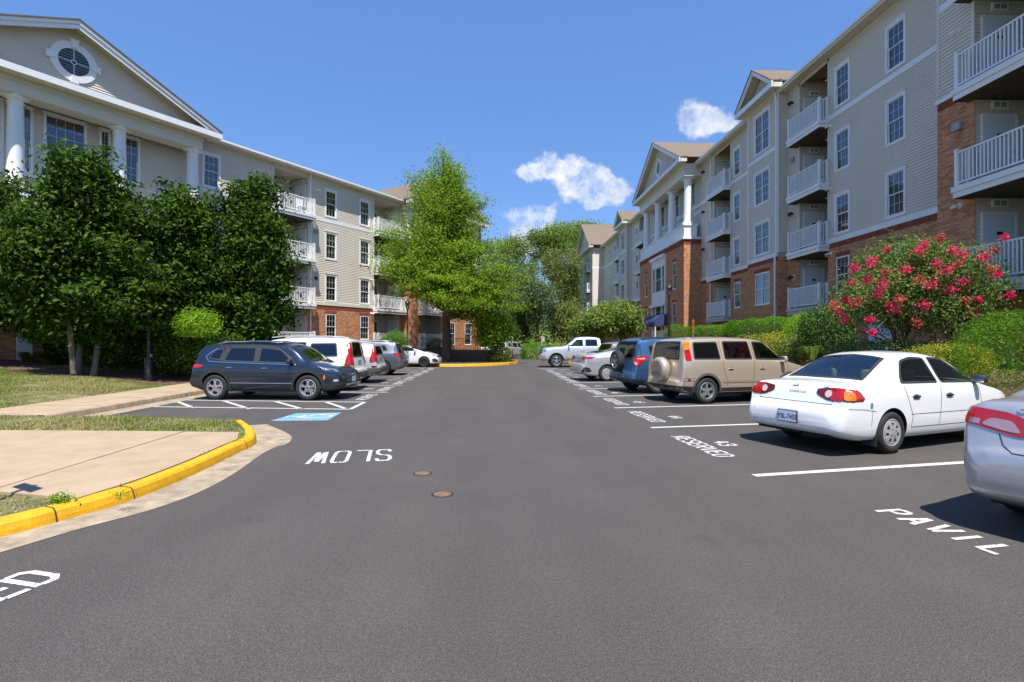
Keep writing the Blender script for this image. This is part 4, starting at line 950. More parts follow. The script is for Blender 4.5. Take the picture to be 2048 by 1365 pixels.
# ================================================================ VEHICLES
M_tyre=mat('tyre_rubber',(.018,.018,.018),.8,bump=.2,bscale=60)
M_plas=mat('black_plastic',(.022,.022,.023),.6)
M_well=mat('wheel_well',(.008,.008,.008),.95)
M_alloy=mat('alloy',(.62,.62,.63),.28,metal=.85)
M_alloyd=mat('dark_alloy',(.05,.05,.055),.35,metal=.6)
M_cap=mat('silver_hubcap',(.52,.52,.53),.4,metal=.5)
M_chrome=mat('chrome',(.78,.78,.79),.08,metal=1.)
M_red=mat('tail_lamp_red',(.42,.006,.010),.12,coat=1.)
M_redd=mat('tail_lamp_dark_red',(.11,.006,.010),.15,coat=1.)
M_amber=mat('lamp_amber',(.75,.18,.01),.12,coat=1.)
M_lclear=mat('lamp_clear',(.60,.60,.62),.1,metal=.3,coat=1.)
M_hlamp=mat('head_lamp',(.25,.26,.28),.08,metal=.5,coat=1.)
M_cabin=mat('cabin_trim',(.05,.048,.045),.9)
M_seatb=mat('seat_cloth_beige',(.36,.33,.28),.9)
M_seatg=mat('seat_cloth_grey',(.10,.10,.105),.9)
M_cglass=glass_mat('car_glass',(.55,.64,.64),1.95); M_tint=glass_mat('car_glass_tinted',(.06,.075,.09),1.9)
M_seam=mat('panel_gap',(.02,.02,.02),.8)
M_plate=mat('plate_face',(.55,.66,.80),.4); M_platet=mat('plate_text',(.02,.03,.12),.5)
def paint(name,c,metal=0.,rough=.32): return mat('paint_'+name,c,rough,metal=metal,coat=.8 if metal else 1.,spec=.5)
def pchip(keys,xs):
    k=sorted(keys); X=np.array([a for a,_ in k],float); Y=np.array([b for _,b in k],float); h=np.diff(X); dl=np.diff(Y)/h; n=len(X); m=np.zeros(n)
    for i in range(1,n-1):
        if dl[i-1]*dl[i]>0: w1=2*h[i]+h[i-1]; w2=h[i]+2*h[i-1]; m[i]=(w1+w2)/(w1/dl[i-1]+w2/dl[i])
    m[0]=dl[0]; m[-1]=dl[-1]
    xs=np.clip(xs,X[0],X[-1]); i=np.clip(np.searchsorted(X,xs)-1,0,n-2); t=(xs-X[i])/h[i]
    return (1+2*t)*(1-t)**2*Y[i]+t*(1-t)**2*h[i]*m[i]+t*t*(3-2*t)*Y[i+1]+t*t*(t-1)*h[i]*m[i+1]
def inpoly(p,poly):
    x,y=p; c=False; n=len(poly)
    for i in range(n):
        x1,y1=poly[i]; x2,y2=poly[(i+1)%n]
        if (y1>y)!=(y2>y) and x<(x2-x1)*(y-y1)/(y2-y1)+x1: c=not c
    return c
def chaikin(p,it=2,q=.22):
    for _ in range(it):
        o=[]
        for i in range(len(p)):
            a=p[i]; b=p[(i+1)%len(p)]; o.append((a[0]+(b[0]-a[0])*q,a[1]+(b[1]-a[1])*q)); o.append((a[0]+(b[0]-a[0])*(1-q),a[1]+(b[1]-a[1])*(1-q)))
        p=o
    return p
def rpoly(p,r,n=4):
    o=[]; k=len(p)
    for i in range(k):
        a,b,c=Vector(p[i-1]),Vector(p[i]),Vector(p[(i+1)%k]); l1=(a-b).length; l2=(c-b).length
        d1=min(r,l1*.42); d2=min(r,l2*.42); s0=b+(a-b)*(d1/max(l1,1e-6)); s1=b+(c-b)*(d2/max(l2,1e-6))
        for j in range(n+1): t=j/n; o.append(tuple(s0*(1-t)**2+b*2*t*(1-t)+s1*t*t))
    return o
def densify(p,step):
    o=[]
    for i in range(len(p)):
        a=Vector(p[i]); b=Vector(p[(i+1)%len(p)]); k=max(1,int((b-a).length/step))
        for j in range(k): o.append(tuple(a.lerp(b,j/k)))
    return o
def sarea(p): return .5*sum(p[i][0]*p[(i+1)%len(p)][1]-p[(i+1)%len(p)][0]*p[i][1] for i in range(len(p)))
def inset(p,d):
    s=1 if sarea(p)>0 else -1; o=[]; n=len(p)
    for i in range(n):
        a,b,c=Vector(p[i-1]),Vector(p[i]),Vector(p[(i+1)%n]); t1=(b-a).normalized(); t2=(c-b).normalized(); n1=Vector((-t1.y,t1.x))*s; n2=Vector((-t2.y,t2.x))*s
        m=(n1+n2); L=m.length
        m=m/L if L>1e-6 else n1
        o.append(tuple(b+m*min(d/max(.35,m.dot(n1)),2*d)))
    return o
class Car:
    def __init__(s,name,label,P):
        s.P=P; s.L=P['L']; s.root=thing(name,label,P.get('cat','car')); s.paint=P['paint']; s.cut=[]; s.make_body()
    # ------------------------------------------------ body
    def make_body(s):
        P=s.P; L=s.L; e=[0,.004,.012,.022,.035,.05,.07,.09,.115,.14,.17,.2,.235]
        xs=np.unique(np.round(np.r_[np.linspace(.27,L-.27,int((L-.54)/.034)),e,[L-a for a in e]],4))
        g={k:pchip(P[k],xs) for k in ('zt','zb','belt','w','wr','cr')}
        rings=[]
        for i,x in enumerate(xs):
            zt,zb,be,w,wr,cr=(float(g[k][i]) for k in ('zt','zb','belt','w','wr','cr'))
            be=min(be,zt-.025); ze=max(zt-cr,be+.012); h=be-zb; ws=w*.975; wr=min(wr,ws-.012)
            tum=P.get('flare',0.)
            c=[(0,zb),(.72*w,zb),(.92*w,zb+.012),(w*.972,zb+.16*h),(w*.995,zb+.36*h),(w+tum,zb+.58*h),(w,zb+.80*h),(ws+.004,be-.025),(ws-.004,be+.002),(ws+(wr-ws)*.25,be+(ze-be)*.22),(ws+(wr-ws)*.72,be+(ze-be)*.74),(wr+(ws-wr)*.04,ze-.012*(ze-be>.1)),(wr*.955,ze+(zt-ze)*.22),(wr*.66,ze+(zt-ze)*.72),(wr*.3,zt-.004),(0,zt)]
            pts=[]; n=len(c)
            for k in range(n-2):
                a=Vector(c[k]) if k==0 else (Vector(c[k])+Vector(c[k+1]))/2; b=Vector(c[k+1]); d=Vector(c[k+2]) if k==n-3 else (Vector(c[k+1])+Vector(c[k+2]))/2
                for t in (0,.33,.67): pts.append(a*(1-t)**2+b*2*t*(1-t)+d*t*t)
            pts.append(Vector(c[-1]))
            rings.append([(x-L/2,p.x,p.y) for p in pts]+[(x-L/2,-p.x,p.y) for p in pts[-2:0:-1]])
        k=len(rings[0]); v=[q for r in rings for q in r]; f=[]
        for i in range(len(rings)-1):
            for j in range(k): a=i*k+j; b=i*k+(j+1)%k; f.append((a,a+k,b+k,b))
        f.append(tuple(range(k))); f.append(tuple(reversed(range((len(rings)-1)*k,len(rings)*k))))
        d=me('body',v,f,s.paint,True)
        s.bvh=BVHTree.FromPolygons([Vector(q) for q in v],f)
        # wheel openings
        o=bpy.data.objects.new('body',d); COL.objects.link(o); cutters=[]
        R_=P['arch']; za=P.get('archz',P['rw']+.01)
        for x in (P['ra'],P['fa']):
            for sg in (1,-1):
                b=MB(); n=40; y0,y1=(.45,1.4) if sg>0 else (-1.4,-.45)
                b.lathe([(R_,y0),(R_,y1)],n,(x-L/2,0,za),'y'); c=bpy.data.objects.new('cut',b.data('cut',M_well)); COL.objects.link(c); cutters.append(c)
                m=o.modifiers.new('b','BOOLEAN'); m.operation='DIFFERENCE'; m.object=c; m.solver='EXACT'
        dg=bpy.context.evaluated_depsgraph_get(); dg.update(); nd=bpy.data.meshes.new_from_object(o.evaluated_get(dg))
        for c in cutters: bpy.data.objects.remove(c)
        bpy.data.objects.remove(o); s.mesh=nd; nd.name='body'; nd.materials.clear(); nd.materials.append(s.paint); nd.materials.append(M_well)
    def finish_body(s):
        P=s.P; bm=bmesh.new(); bm.from_mesh(s.mesh); L=s.L; R_=P['arch']; za=P.get('archz',P['rw']+.01); kill=[]
        for f in bm.faces:
            c=f.calc_center_median(); f.material_index=0
            for x in (P['ra'],P['fa']):
                rr=math.hypot(c.x-(x-L/2),c.z-za)
                if rr<R_+.002 and abs(c.y)<P['W']/2+.05 and (f.normal.y*c.y<.02 or rr<R_-.02) and abs(f.normal.y)<.2 or (rr<R_-.01 and abs(abs(c.y)-.45)<.01): f.material_index=1
            if c.z<P['zlow'] : f.material_index=1
            for dr,ea,eb,poly in s.cut:
                if f.normal.dot(dr)<-.02:
                    q=(c.dot(ea),c.dot(eb))
                    if inpoly(q,poly) and (c.y*dr.y<=0.05): kill.append(f); break
        bmesh.ops.delete(bm,geom=kill,context='FACES'); bm.to_mesh(s.mesh); bm.free()
        for p in s.mesh.polygons: p.use_smooth=True
        s.mesh.set_sharp_from_angle(angle=R(38)); return ob('body',s.mesh,s.root)
    # ------------------------------------------------ things laid on the body
    def axes(s,dr):
        dr=Vector(dr).normalized()
        if abs(dr.z)>.8: return dr,Vector((1,0,0)),Vector((0,1,0))
        ea=dr.cross(Vector((0,0,1))).normalized(); eb=ea.cross(dr).normalized(); return dr,ea,eb
    def hit(s,p,dr,off):
        h=s.bvh.ray_cast(p-dr*4,dr)
        if h[0] is None or (h[0]-p).length>1.2:
            q=s.bvh.find_nearest(p); h=(q[0],q[1])
        n=h[1]; n=n if n.dot(dr)<0 else -n
        return h[0]+n*off
    def pts2(s,pts,ea,eb,dr):
        L=s.L; q=[]
        for p in pts: v=Vector((p[0]-L/2,p[1],p[2])); q.append((v.dot(ea),v.dot(eb)))
        base=Vector((0,0,0)); return q
    def patch(s,name,pts,dr,m,off=.004,rnd=1,hole=None,parent=None,step=.06,thick=False,cutbody=False):
        """a piece of skin with the given corners, laid on the body along dr. hole: width of a frame"""
        dr,ea,eb=s.axes(dr); c0=sum((Vector((p[0]-s.L/2,p[1],p[2])) for p in pts),Vector())/len(pts); k=dr*c0.dot(dr)
        q=s.pts2(pts,ea,eb,dr)
        if rnd: q=rpoly(q,.028*rnd)
        if sarea(q)<0: q=q[::-1]
        B=densify(q,step); inner=None; V=[Vector(p) for p in B]; E=[(i,(i+1)%len(B)) for i in range(len(B))]
        if hole:
            inner=inset(q,hole); I=densify(inner,step); n=len(V); V+=[Vector(p) for p in I]; E+=[(n+i,n+(i+1)%len(I)) for i in range(len(I))]
        xs=[p[0] for p in B]; ys=[p[1] for p in B]
        if not hole:
            for a in np.arange(min(xs)+step/2,max(xs),step):
                for b in np.arange(min(ys)+step/2,max(ys),step):
                    if inpoly((a,b),q) and min((Vector((a,b))-w).length for w in V[:len(B)])>step*.45: V.append(Vector((a,b)))
        r=delaunay_2d_cdt(V,E,[],1,1e-5); vo,fo=r[0],r[2]
        P3=[s.hit(ea*v.x+eb*v.y+k,dr,off) for v in vo]; F=[]
        for f in fo:
            c=sum((vo[i] for i in f),Vector((0,0)))/len(f)
            if not inpoly(c,q) or (inner and inpoly(c,inner)): continue
            n=(P3[f[1]]-P3[f[0]]).cross(P3[f[2]]-P3[f[0]]); F.append(tuple(f) if n.dot(dr)<0 else tuple(reversed(f)))
        if cutbody: s.cut.append((dr,ea,eb,inset(q,cutbody)))
        return ob(name,me(name,P3,F,m,True),parent or s.root)
    def both(s,fn,pts,dr,*a,**k):
        r=[fn(*( (k.pop('name'),) if 'name' in k else ()),pts,dr,*a,**k)] if False else None
    def patch2(s,name,pts,dr,m,**k):
        o=[s.patch(name,pts,dr,m,**k)]; o.append(s.patch(name,[(p[0],-p[1],p[2]) for p in pts],(dr[0],-dr[1],dr[2]),m,**k)); return o
    def ribbon(s,name,pts,dr,w,m,off=.002,parent=None):
        dr,ea,eb=s.axes(dr); q=[Vector(p) for p in s.pts2(pts,ea,eb,dr)]; c0=sum((Vector((p[0]-s.L/2,p[1],p[2])) for p in pts),Vector())/len(pts); k=dr*c0.dot(dr)
        D=[]
        for a,b in zip(q[:-1],q[1:]):
            n=max(1,int((b-a).length/.05)); D+=[a.lerp(b,i/n) for i in range(n)]
        D.append(q[-1]); v=[];f=[]
        for i,p in enumerate(D):
            t=(D[min(i+1,len(D)-1)]-D[max(i-1,0)]).normalized(); n=Vector((-t.y,t.x))*w/2
            for sg in (-1,1): u=p+n*sg; v.append(s.hit(ea*u.x+eb*u.y+k,dr,off))
        for i in range(len(D)-1):
            a=(2*i,2*i+2,2*i+3,2*i+1); n=(v[a[1]]-v[a[0]]).cross(v[a[3]]-v[a[0]]); f.append(a if n.dot(dr)<0 else a[::-1])
        return ob(name,me(name,v,f,m,True),parent or s.root)
    def glass(s,name,pts,dr,m=None,rub=.035,rnd=2,both=False,frame=None):
        for sg in ((1,-1) if both else (1,)):
            q=[(p[0],p[1]*sg,p[2]) for p in pts]; d=(dr[0],dr[1]*sg,dr[2])
            o=s.patch(name,q,d,m or s.P.get('glassmat',M_cglass),off=.005,rnd=rnd,cutbody=.028)
            s.patch('window_seal',q,d,frame or M_plas,off=.0075,rnd=rnd,hole=rub,parent=o)
    def at(s,x,y,z,dr,off=.0): return s.hit(Vector((x-s.L/2,y,z)),Vector(dr).normalized(),off)
    def handle(s,x,z,m,w=.17,h=.035):
        for sg in (1,-1):
            p=s.at(x,sg*1.2,z,(0,-sg,0),.0); b=MB(); b.box(-w/2,w/2,-.012,.012,-h*.9,h*.9); o=ob('door_handle',rbox(w,.05,h),s.root,loc=p); o.data=o.data.copy(); o.data.materials.clear(); o.data.materials.append(m)
            ob('handle_recess',rbox(w*.62,.012,h*2.0,M_seam),o,loc=(0,0,-.002))
    def mirror(s,x,z,m,w=.2,h=.14,y=None):
        for sg in (1,-1):
            p=s.at(x,sg*1.2,z,(0,-sg,0),.0); o=ob('door_mirror',rbox(.12,w,h),s.root,loc=p+Vector((.02,sg*(w/2+.02),.03))); o.data=o.data.copy(); o.data.materials.clear(); o.data.materials.append(m)
            b=MB(); b.tube([(.03,-sg*(w/2+.05),-.045),(.0,0,-.02)],[.03,.025],8); b.build('mirror_arm',M_plas,o)
            b=MB(); b.box(-.062,-.0605,-w*.42,w*.42,-h*.38,h*.38); b.build('mirror_glass',M_chrome,o)
    def plate(s,txt,x,z,front=False,w=.305,h=.155):
        dr=(-1,0,0) if front else (1,0,0); p=s.at(x,0,z,dr,.012); b=MB(); b.box(-.006,.006,-w/2-.012,w/2+.012,-h/2-.012,h/2+.012); o=b.build('license_plate',M_plas,s.root,loc=p)
        b=MB(); sx=.0075 if front else -.0075; q=[(sx,-w/2,-h/2),(sx,w/2,-h/2),(sx,w/2,h/2),(sx,-w/2,h/2)]; b.quad(*(q if front else q[::-1])); b.build('plate_face',M_plate,o)
        if txt: d=text_mesh(txt,.085,(.95,1.2),0,M_platet,bold=.0015); t=ob('plate_text',d,o,loc=(sx*1.15,0,-.012)); t.rotation_euler=(R(90),0,R(90) if front else R(-90))
    def wheels(s,style,n=5,m=None,side=0):
        P=s.P
        for x in (P['ra'],P['fa']):
            for sg in (1,-1):
                e=ob('wheel',None,s.root,loc=(x-s.L/2,sg*(P['W']/2-P.get('tuck',.115)),P['rw'])); e.empty_display_size=.1
                if sg>0: e.rotation_euler=(0,0,R(180))
                wheel(e,P['rw'],P.get('tw',.2),P['rim'],style,n,m)
    def arches(s,m,wd=.05,full=False):
        P=s.P; R_=P['arch']; za=P.get('archz',P['rw']+.01)
        for x in (P['ra'],P['fa']):
            a0=R(-12); outer=[]; inner=[]
            for i in range(25):
                t=a0+(R(180)-2*a0)*i/24; outer.append((x+(R_+wd)*math.cos(t),1.2,za+(R_+wd)*math.sin(t))); inner.append((x+(R_-.006)*math.cos(t),1.2,za+(R_-.006)*math.sin(t)))
            s.patch2('arch_trim',outer+inner[::-1],(0,-1,0),m,off=.008,rnd=0,step=.05)
    def interior(s,seat=M_seatg,rear=True,floor=None):
        floor=floor or (.22 if s.P['H']<1.5 else .34)
        P=s.P; L=s.L; W2=P['W']/2; e=MB(); x0,x1=P['cab']; e.box(x0-L/2,x1-L/2,-W2+.14,W2-.14,floor,floor+.04); o=e.build('cabin_floor',M_cabin,s.root)
        b=MB(); zb=P['beltz']; b.box(x1-.25-L/2,x1+.12-L/2,-W2+.2,W2-.2,zb-.25,zb-.02); b.build('dashboard',M_cabin,o)
        b=MB(); b.lathe([(.17,-.012),(.19,0),(.17,.012),(.15,0)],20); w=b.build('steering_wheel',M_cabin,o,loc=(P['seatx']+.55-L/2,.36,zb-.02)); w.rotation_euler=(0,R(-65),0)
        def seat_(x,y,w,name):
            c=ob(name,rbox(.5,w,.2,seat),s.root,loc=(x+.22-L/2,y,floor+.2)); bk=ob('seat_back',rbox(.16,w,.58,seat),c,loc=(-.26,0,.30)); bk.rotation_euler=(0,R(-12),0)
            for yy in ([0] if w<.8 else [-w*.3,w*.3]): h=ob('headrest',rbox(.11,.27,.19,seat),c,loc=(-.345,yy,.66))
        for y in (.36,-.36): seat_(P['seatx'],y,.5,'front_seat')
        if rear: seat_(P['seatx']-.80,0,1.15,'rear_seat')
        if 'shelf' in P:
            a,c=P['shelf']; b=MB(); b.box(a-L/2,c-L/2,-W2+.2,W2-.2,zb-.03,zb); b.build('parcel_shelf',seat,o)
    def place(s,lp,px,head,z=0):
        """local ground point lp (x from the rear, y) stands at ground pixel px (or world xy); head in degrees from +X"""
        w=G(*px) if len(px)==2 and max(map(abs,px))>60 else px; h=R(head); lx=lp[0]-s.L/2; ly=lp[1]
        s.root.location=(w[0]-(lx*math.cos(h)-ly*math.sin(h)),w[1]-(lx*math.sin(h)+ly*math.cos(h)),z); s.root.rotation_euler=(0,0,h)
        print(s.root['label'][:40],'at',tuple(round(a,2) for a in s.root.location))
RB_={}
def rbox(x,y,z,m=None,p=4.):
    """rounded box (superellipsoid), shared by size"""
    k=(round(x,3),round(y,3),round(z,3),m.name if m else '')
    if k in RB_: return RB_[k]
    v=[];f=[];nu,nv=16,9
    def sp(a,e): return math.copysign(abs(a)**(2/e),a)
    for j in range(nv):
        ph=-math.pi/2+math.pi*j/(nv-1)
        for i in range(nu):
            th=2*math.pi*i/nu; v.append((x/2*sp(math.cos(ph),p)*sp(math.cos(th),p),y/2*sp(math.cos(ph),p)*sp(math.sin(th),p),z/2*sp(math.sin(ph),p)))
    for j in range(nv-1):
        for i in range(nu): a=j*nu+i; b=j*nu+(i+1)%nu; f.append((a,b,b+nu,a+nu))
    d=me('rounded',v,f,m,True); RB_[k]=d; return d
WHL={}
def wheel(e,Rw,tw,rr,style,n,m):
    """children of e: tyre and rim; outer face towards -y"""
    key=(Rw,tw,rr,style,n,m.name if m else ''); m=m or M_alloy
    if key not in WHL:
        b=MB(); h=tw/2
        b.lathe(cap=False,prof=[(rr-.01,-h+.02),(rr+.01,-h+.004),(Rw-.055,-h-.006),(Rw-.02,-h+.012),(Rw-.004,-h+.035),(Rw,-h+.05),(Rw,h-.05),(Rw-.02,h-.012),(rr,h),(rr-.01,h-.02)],seg=36,axis='y')
        for i in (-.03,.0,.03): b.lathe([(Rw+.0006,i-.004),(Rw+.0006,i+.004)],36,axis='y',cap=False)
        t=b.data('tyre',M_tyre,auto=50)
        b=MB()                                             # rim barrel and lip
        b.lathe([(rr,-h+.012),(rr-.012,-h+.006),(rr-.026,-h+.012),(rr-.034,-h+.05),(rr-.045,h-.04)],36,axis='y',mi=0,cap=False)
        b.lathe([(rr-.045,h-.05),(.0001,h-.05)],24,axis='y',mi=1,cap=False); b.lathe([(.15,.02),(.0001,.02)],24,axis='y',mi=2,cap=False)
        def spoke(a,w0,w1,r0,r1,y0,y1,th=.03,mi=0):
            c,sn=math.cos(a),math.sin(a); pts=[]
            for r,w,y in ((r0,w0,y0),(r1,w1,y1)):
                for sg in (-1,1):
                    for dy in (0,th): pts.append((c*r-sn*w*sg/2,y+dy,sn*r+c*w*sg/2))
            k=len(b.v); b.v+=[(p[0],p[1],p[2]) for p in pts]
            for q in ((0,2,6,4),(1,5,7,3),(0,4,5,1),(2,3,7,6),(4,6,7,5),(0,1,3,2)): b.f.append(tuple(k+i for i in q)); b.mi.append(mi)
        yo=-h+.018
        if style=='cap':                                    # hubcap with broad spokes and slots
            b.lathe([(rr-.03,yo-.005),(rr-.06,yo-.014),(rr*.78,yo-.012)],36,axis='y',cap=False); b.lathe([(rr*.46,yo-.02),(.0001,yo-.03)],24,axis='y',cap=False)
            for i in range(n): spoke(2*math.pi*i/n+.2,.046*rr/.2,.066*rr/.2,rr*.40,rr-.035,yo-.022,yo-.012)
            b.lathe([(rr-.04,yo+.02),(.0001,yo+.02)],24,axis='y',mi=1,cap=False)
            for i in range(4): c_=2*math.pi*i/4+.5; b.lathe([(.012,yo-.034),(.0001,yo-.036)],8,(.055*math.cos(c_),0,.055*math.sin(c_)),'y',mi=1)
        else:
            b.lathe([(.075,yo+.01),(.07,yo-.004),(.03,yo-.008),(.0001,yo-.008)],20,axis='y',cap=False); b.lathe([(.03,yo-.009),(.0001,yo-.010)],14,axis='y',mi=3)
            for i in range(n):
                a=2*math.pi*i/n+math.pi/2
                if style=='double':
                    for q in (-.15,.15): spoke(a+q*.9,.026,.03,.055,rr-.02,yo+.0,yo+.008)
                elif style=='split':
                    spoke(a,.035,.042,.05,rr*.6,yo,yo+.004); 
                    for q in (-.16,.16): 
                        c0=a; spoke(a+q*.6,.02,.028,rr*.5,rr*.78,yo+.002,yo+.006); spoke(a+q*1.25,.02,.03,rr*.7,rr-.02,yo+.004,yo+.008)
                else: spoke(a,.06,.07,.05,rr-.02,yo,yo+.008)
        for i in range(5): c_=2*math.pi*i/5; b.lathe([(.008,yo-.012),(.0001,yo-.012)],6,(.048*math.cos(c_),0,.048*math.sin(c_)),'y',mi=1) if style!='cap' else None
        WHL[key]=(t,b.data('rim',[m,M_well,M_grey,M_red if style=='split' else m],auto=35))
    t,r=WHL[key]; ob('tyre',t,e); ob('rim',r,e)
# ------------------------------------------------------------------ body outlines
def suv(L,W,H,ra,fa,hz,beltz,rear_top=.32,cowl=None,rf=None,bump=.70,rw=.345,tail=.16,roof_drop=.07,**k):
    """tall hatchback: hz hood height at the cowl, beltz sill of the side glass, rear_top x where the roof starts, rf x where it ends, cowl x of the windscreen foot"""
    w=W/2; cowl=cowl or L-1.15; rf=rf or cowl-.75
    P=dict(L=L,W=W,H=H,ra=ra,fa=fa,rw=rw,arch=rw+.05,rim=rw*.66,zlow=.3,beltz=beltz,cab=(ra-.2,cowl-.1),seatx=rf-.42)
    P['zt']=[(0,bump-.14),(.012,bump-.05),(.03,bump-.01),(.07,bump+.02),(.09,bump+.10),(.05+tail*.45,beltz-.06),(tail*.62+.05,beltz+.06),(rear_top-.05,H-.16),(rear_top,H-.085),(rear_top+.12,H-.05),(rear_top+.55,H-.012),((rear_top+rf)/2,H),(rf-.35,H-.025),(rf,H-.075),(rf+.15,H-.14),(cowl-.12,hz+.10),(cowl,hz+.035),(cowl+.12,hz+.01),(L-.55,hz-.05),(L-.25,hz-.13),(L-.12,hz-.22),(L-.05,.68),(L-.01,.60),(L,.52)]
    P['zb']=[(0,.40),(.05,.36),(.3,.27),(.7,.21),(L-.7,.21),(L-.25,.26),(L-.05,.32),(L,.36)]
    P['belt']=[(0,bump-.2),(.06,bump-.06),(.10,bump+.03),(.05+tail*.5,beltz-.09),(tail*.7+.1,beltz),(ra,beltz),(cowl-.2,beltz-.04),(cowl+.1,hz-.06),(L-.5,hz-.14),(L-.2,hz-.24),(L-.06,.6),(L,.45)]
    P['w']=[(0,w*.80),(.02,w*.86),(.06,w*.91),(.15,w*.955),(.4,w*.985),(.9,w),(L-1.1,w),(L-.6,w*.98),(L-.3,w*.93),(L-.12,w*.84),(L-.04,w*.74),(L,w*.62)]
    P['wr']=[(0,w*.74),(.08,w*.82),(tail+.05,w*.83),(rear_top,w*.72),(rear_top+.3,w*.735),(rf-.2,w*.73),(rf,w*.70),(cowl-.1,w*.80),(cowl+.1,w*.83),(L-.5,w*.80),(L-.2,w*.70),(L,w*.5)]
    P['cr']=[(0,.04),(.1,.05),(rear_top-.06,.03),(rear_top,.05),(rear_top+.2,roof_drop),(rf-.3,roof_drop),(rf,.05),(cowl-.1,.035),(cowl+.2,.05),(L-.3,.07),(L,.05)]
    P.update(k); return P
def sedan(L,W,H,ra,fa,hz,beltz,dk,dx,bt,rfr,cowl,bump=.66,rw=.3,dlen=.62,**k):
    """three-box car: dk deck height, dx start of the lid, dlen where the back window starts, bt x of its top, rfr roof front, cowl windscreen foot"""
    w=W/2
    P=dict(L=L,W=W,H=H,ra=ra,fa=fa,rw=rw,arch=rw+.045,rim=rw*.66,zlow=.22,beltz=beltz,cab=(ra-.1,cowl-.1),seatx=rfr-.45,shelf=(dlen+.15,bt+.1))
    P['zt']=[(0,bump-.12),(.012,bump-.05),(.035,bump-.015),(.075,bump+.01),(.10,bump+.045),(dx*.72+.01,dk-.13),(dx,dk-.03),(dx+.05,dk-.004),(dx+.25,dk+.018),(dlen,dk+.035),(dlen+.08,dk+.06),(bt-.12,H-.085),(bt,H-.045),(bt+.25,H-.01),((bt+rfr)/2+.05,H),(rfr-.25,H-.03),(rfr,H-.075),(rfr+.15,H-.135),(cowl-.12,hz+.085),(cowl,hz+.03),(cowl+.12,hz+.005),(L-.5,hz-.07),(L-.22,hz-.16),(L-.10,hz-.25),(L-.04,.62),(L-.01,.56),(L,.48)]
    P['zb']=[(0,.36),(.05,.31),(.25,.24),(.6,.19),(L-.7,.17),(L-.2,.2),(L,.27)]
    P['belt']=[(0,bump-.18),(.05,bump-.08),(.10,bump-.02),(dx*.8,dk-.17),(dx+.05,dk-.085),(dx+.3,beltz-.03),(ra+.1,beltz),(cowl-.25,beltz-.03),(cowl+.1,hz-.07),(L-.5,hz-.15),(L-.2,hz-.26),(L-.05,.54),(L,.40)]
    P['w']=[(0,w*.78),(.015,w*.84),(.05,w*.90),(.13,w*.945),(.35,w*.98),(.8,w),(L-1.1,w),(L-.6,w*.975),(L-.3,w*.92),(L-.12,w*.83),(L-.04,w*.73),(L,w*.6)]
    P['wr']=[(0,w*.70),(.1,w*.80),(dx,w*.82),(dlen,w*.82),(bt,w*.66),((bt+rfr)/2,w*.685),(rfr,w*.66),(cowl-.08,w*.80),(cowl+.15,w*.82),(L-.5,w*.78),(L-.2,w*.68),(L,w*.45)]
    P['cr']=[(0,.035),(.1,.04),(dx,.03),(dlen,.04),(dlen+.2,.045),(bt,.06),(rfr-.1,.06),(rfr+.1,.045),(cowl,.035),(cowl+.3,.05),(L-.3,.07),(L,.05)]
    P.update(k); return P
SIDE=(0,-1,0)
def Sd(pts): return [(p[0],1.0,p[1]) for p in pts]
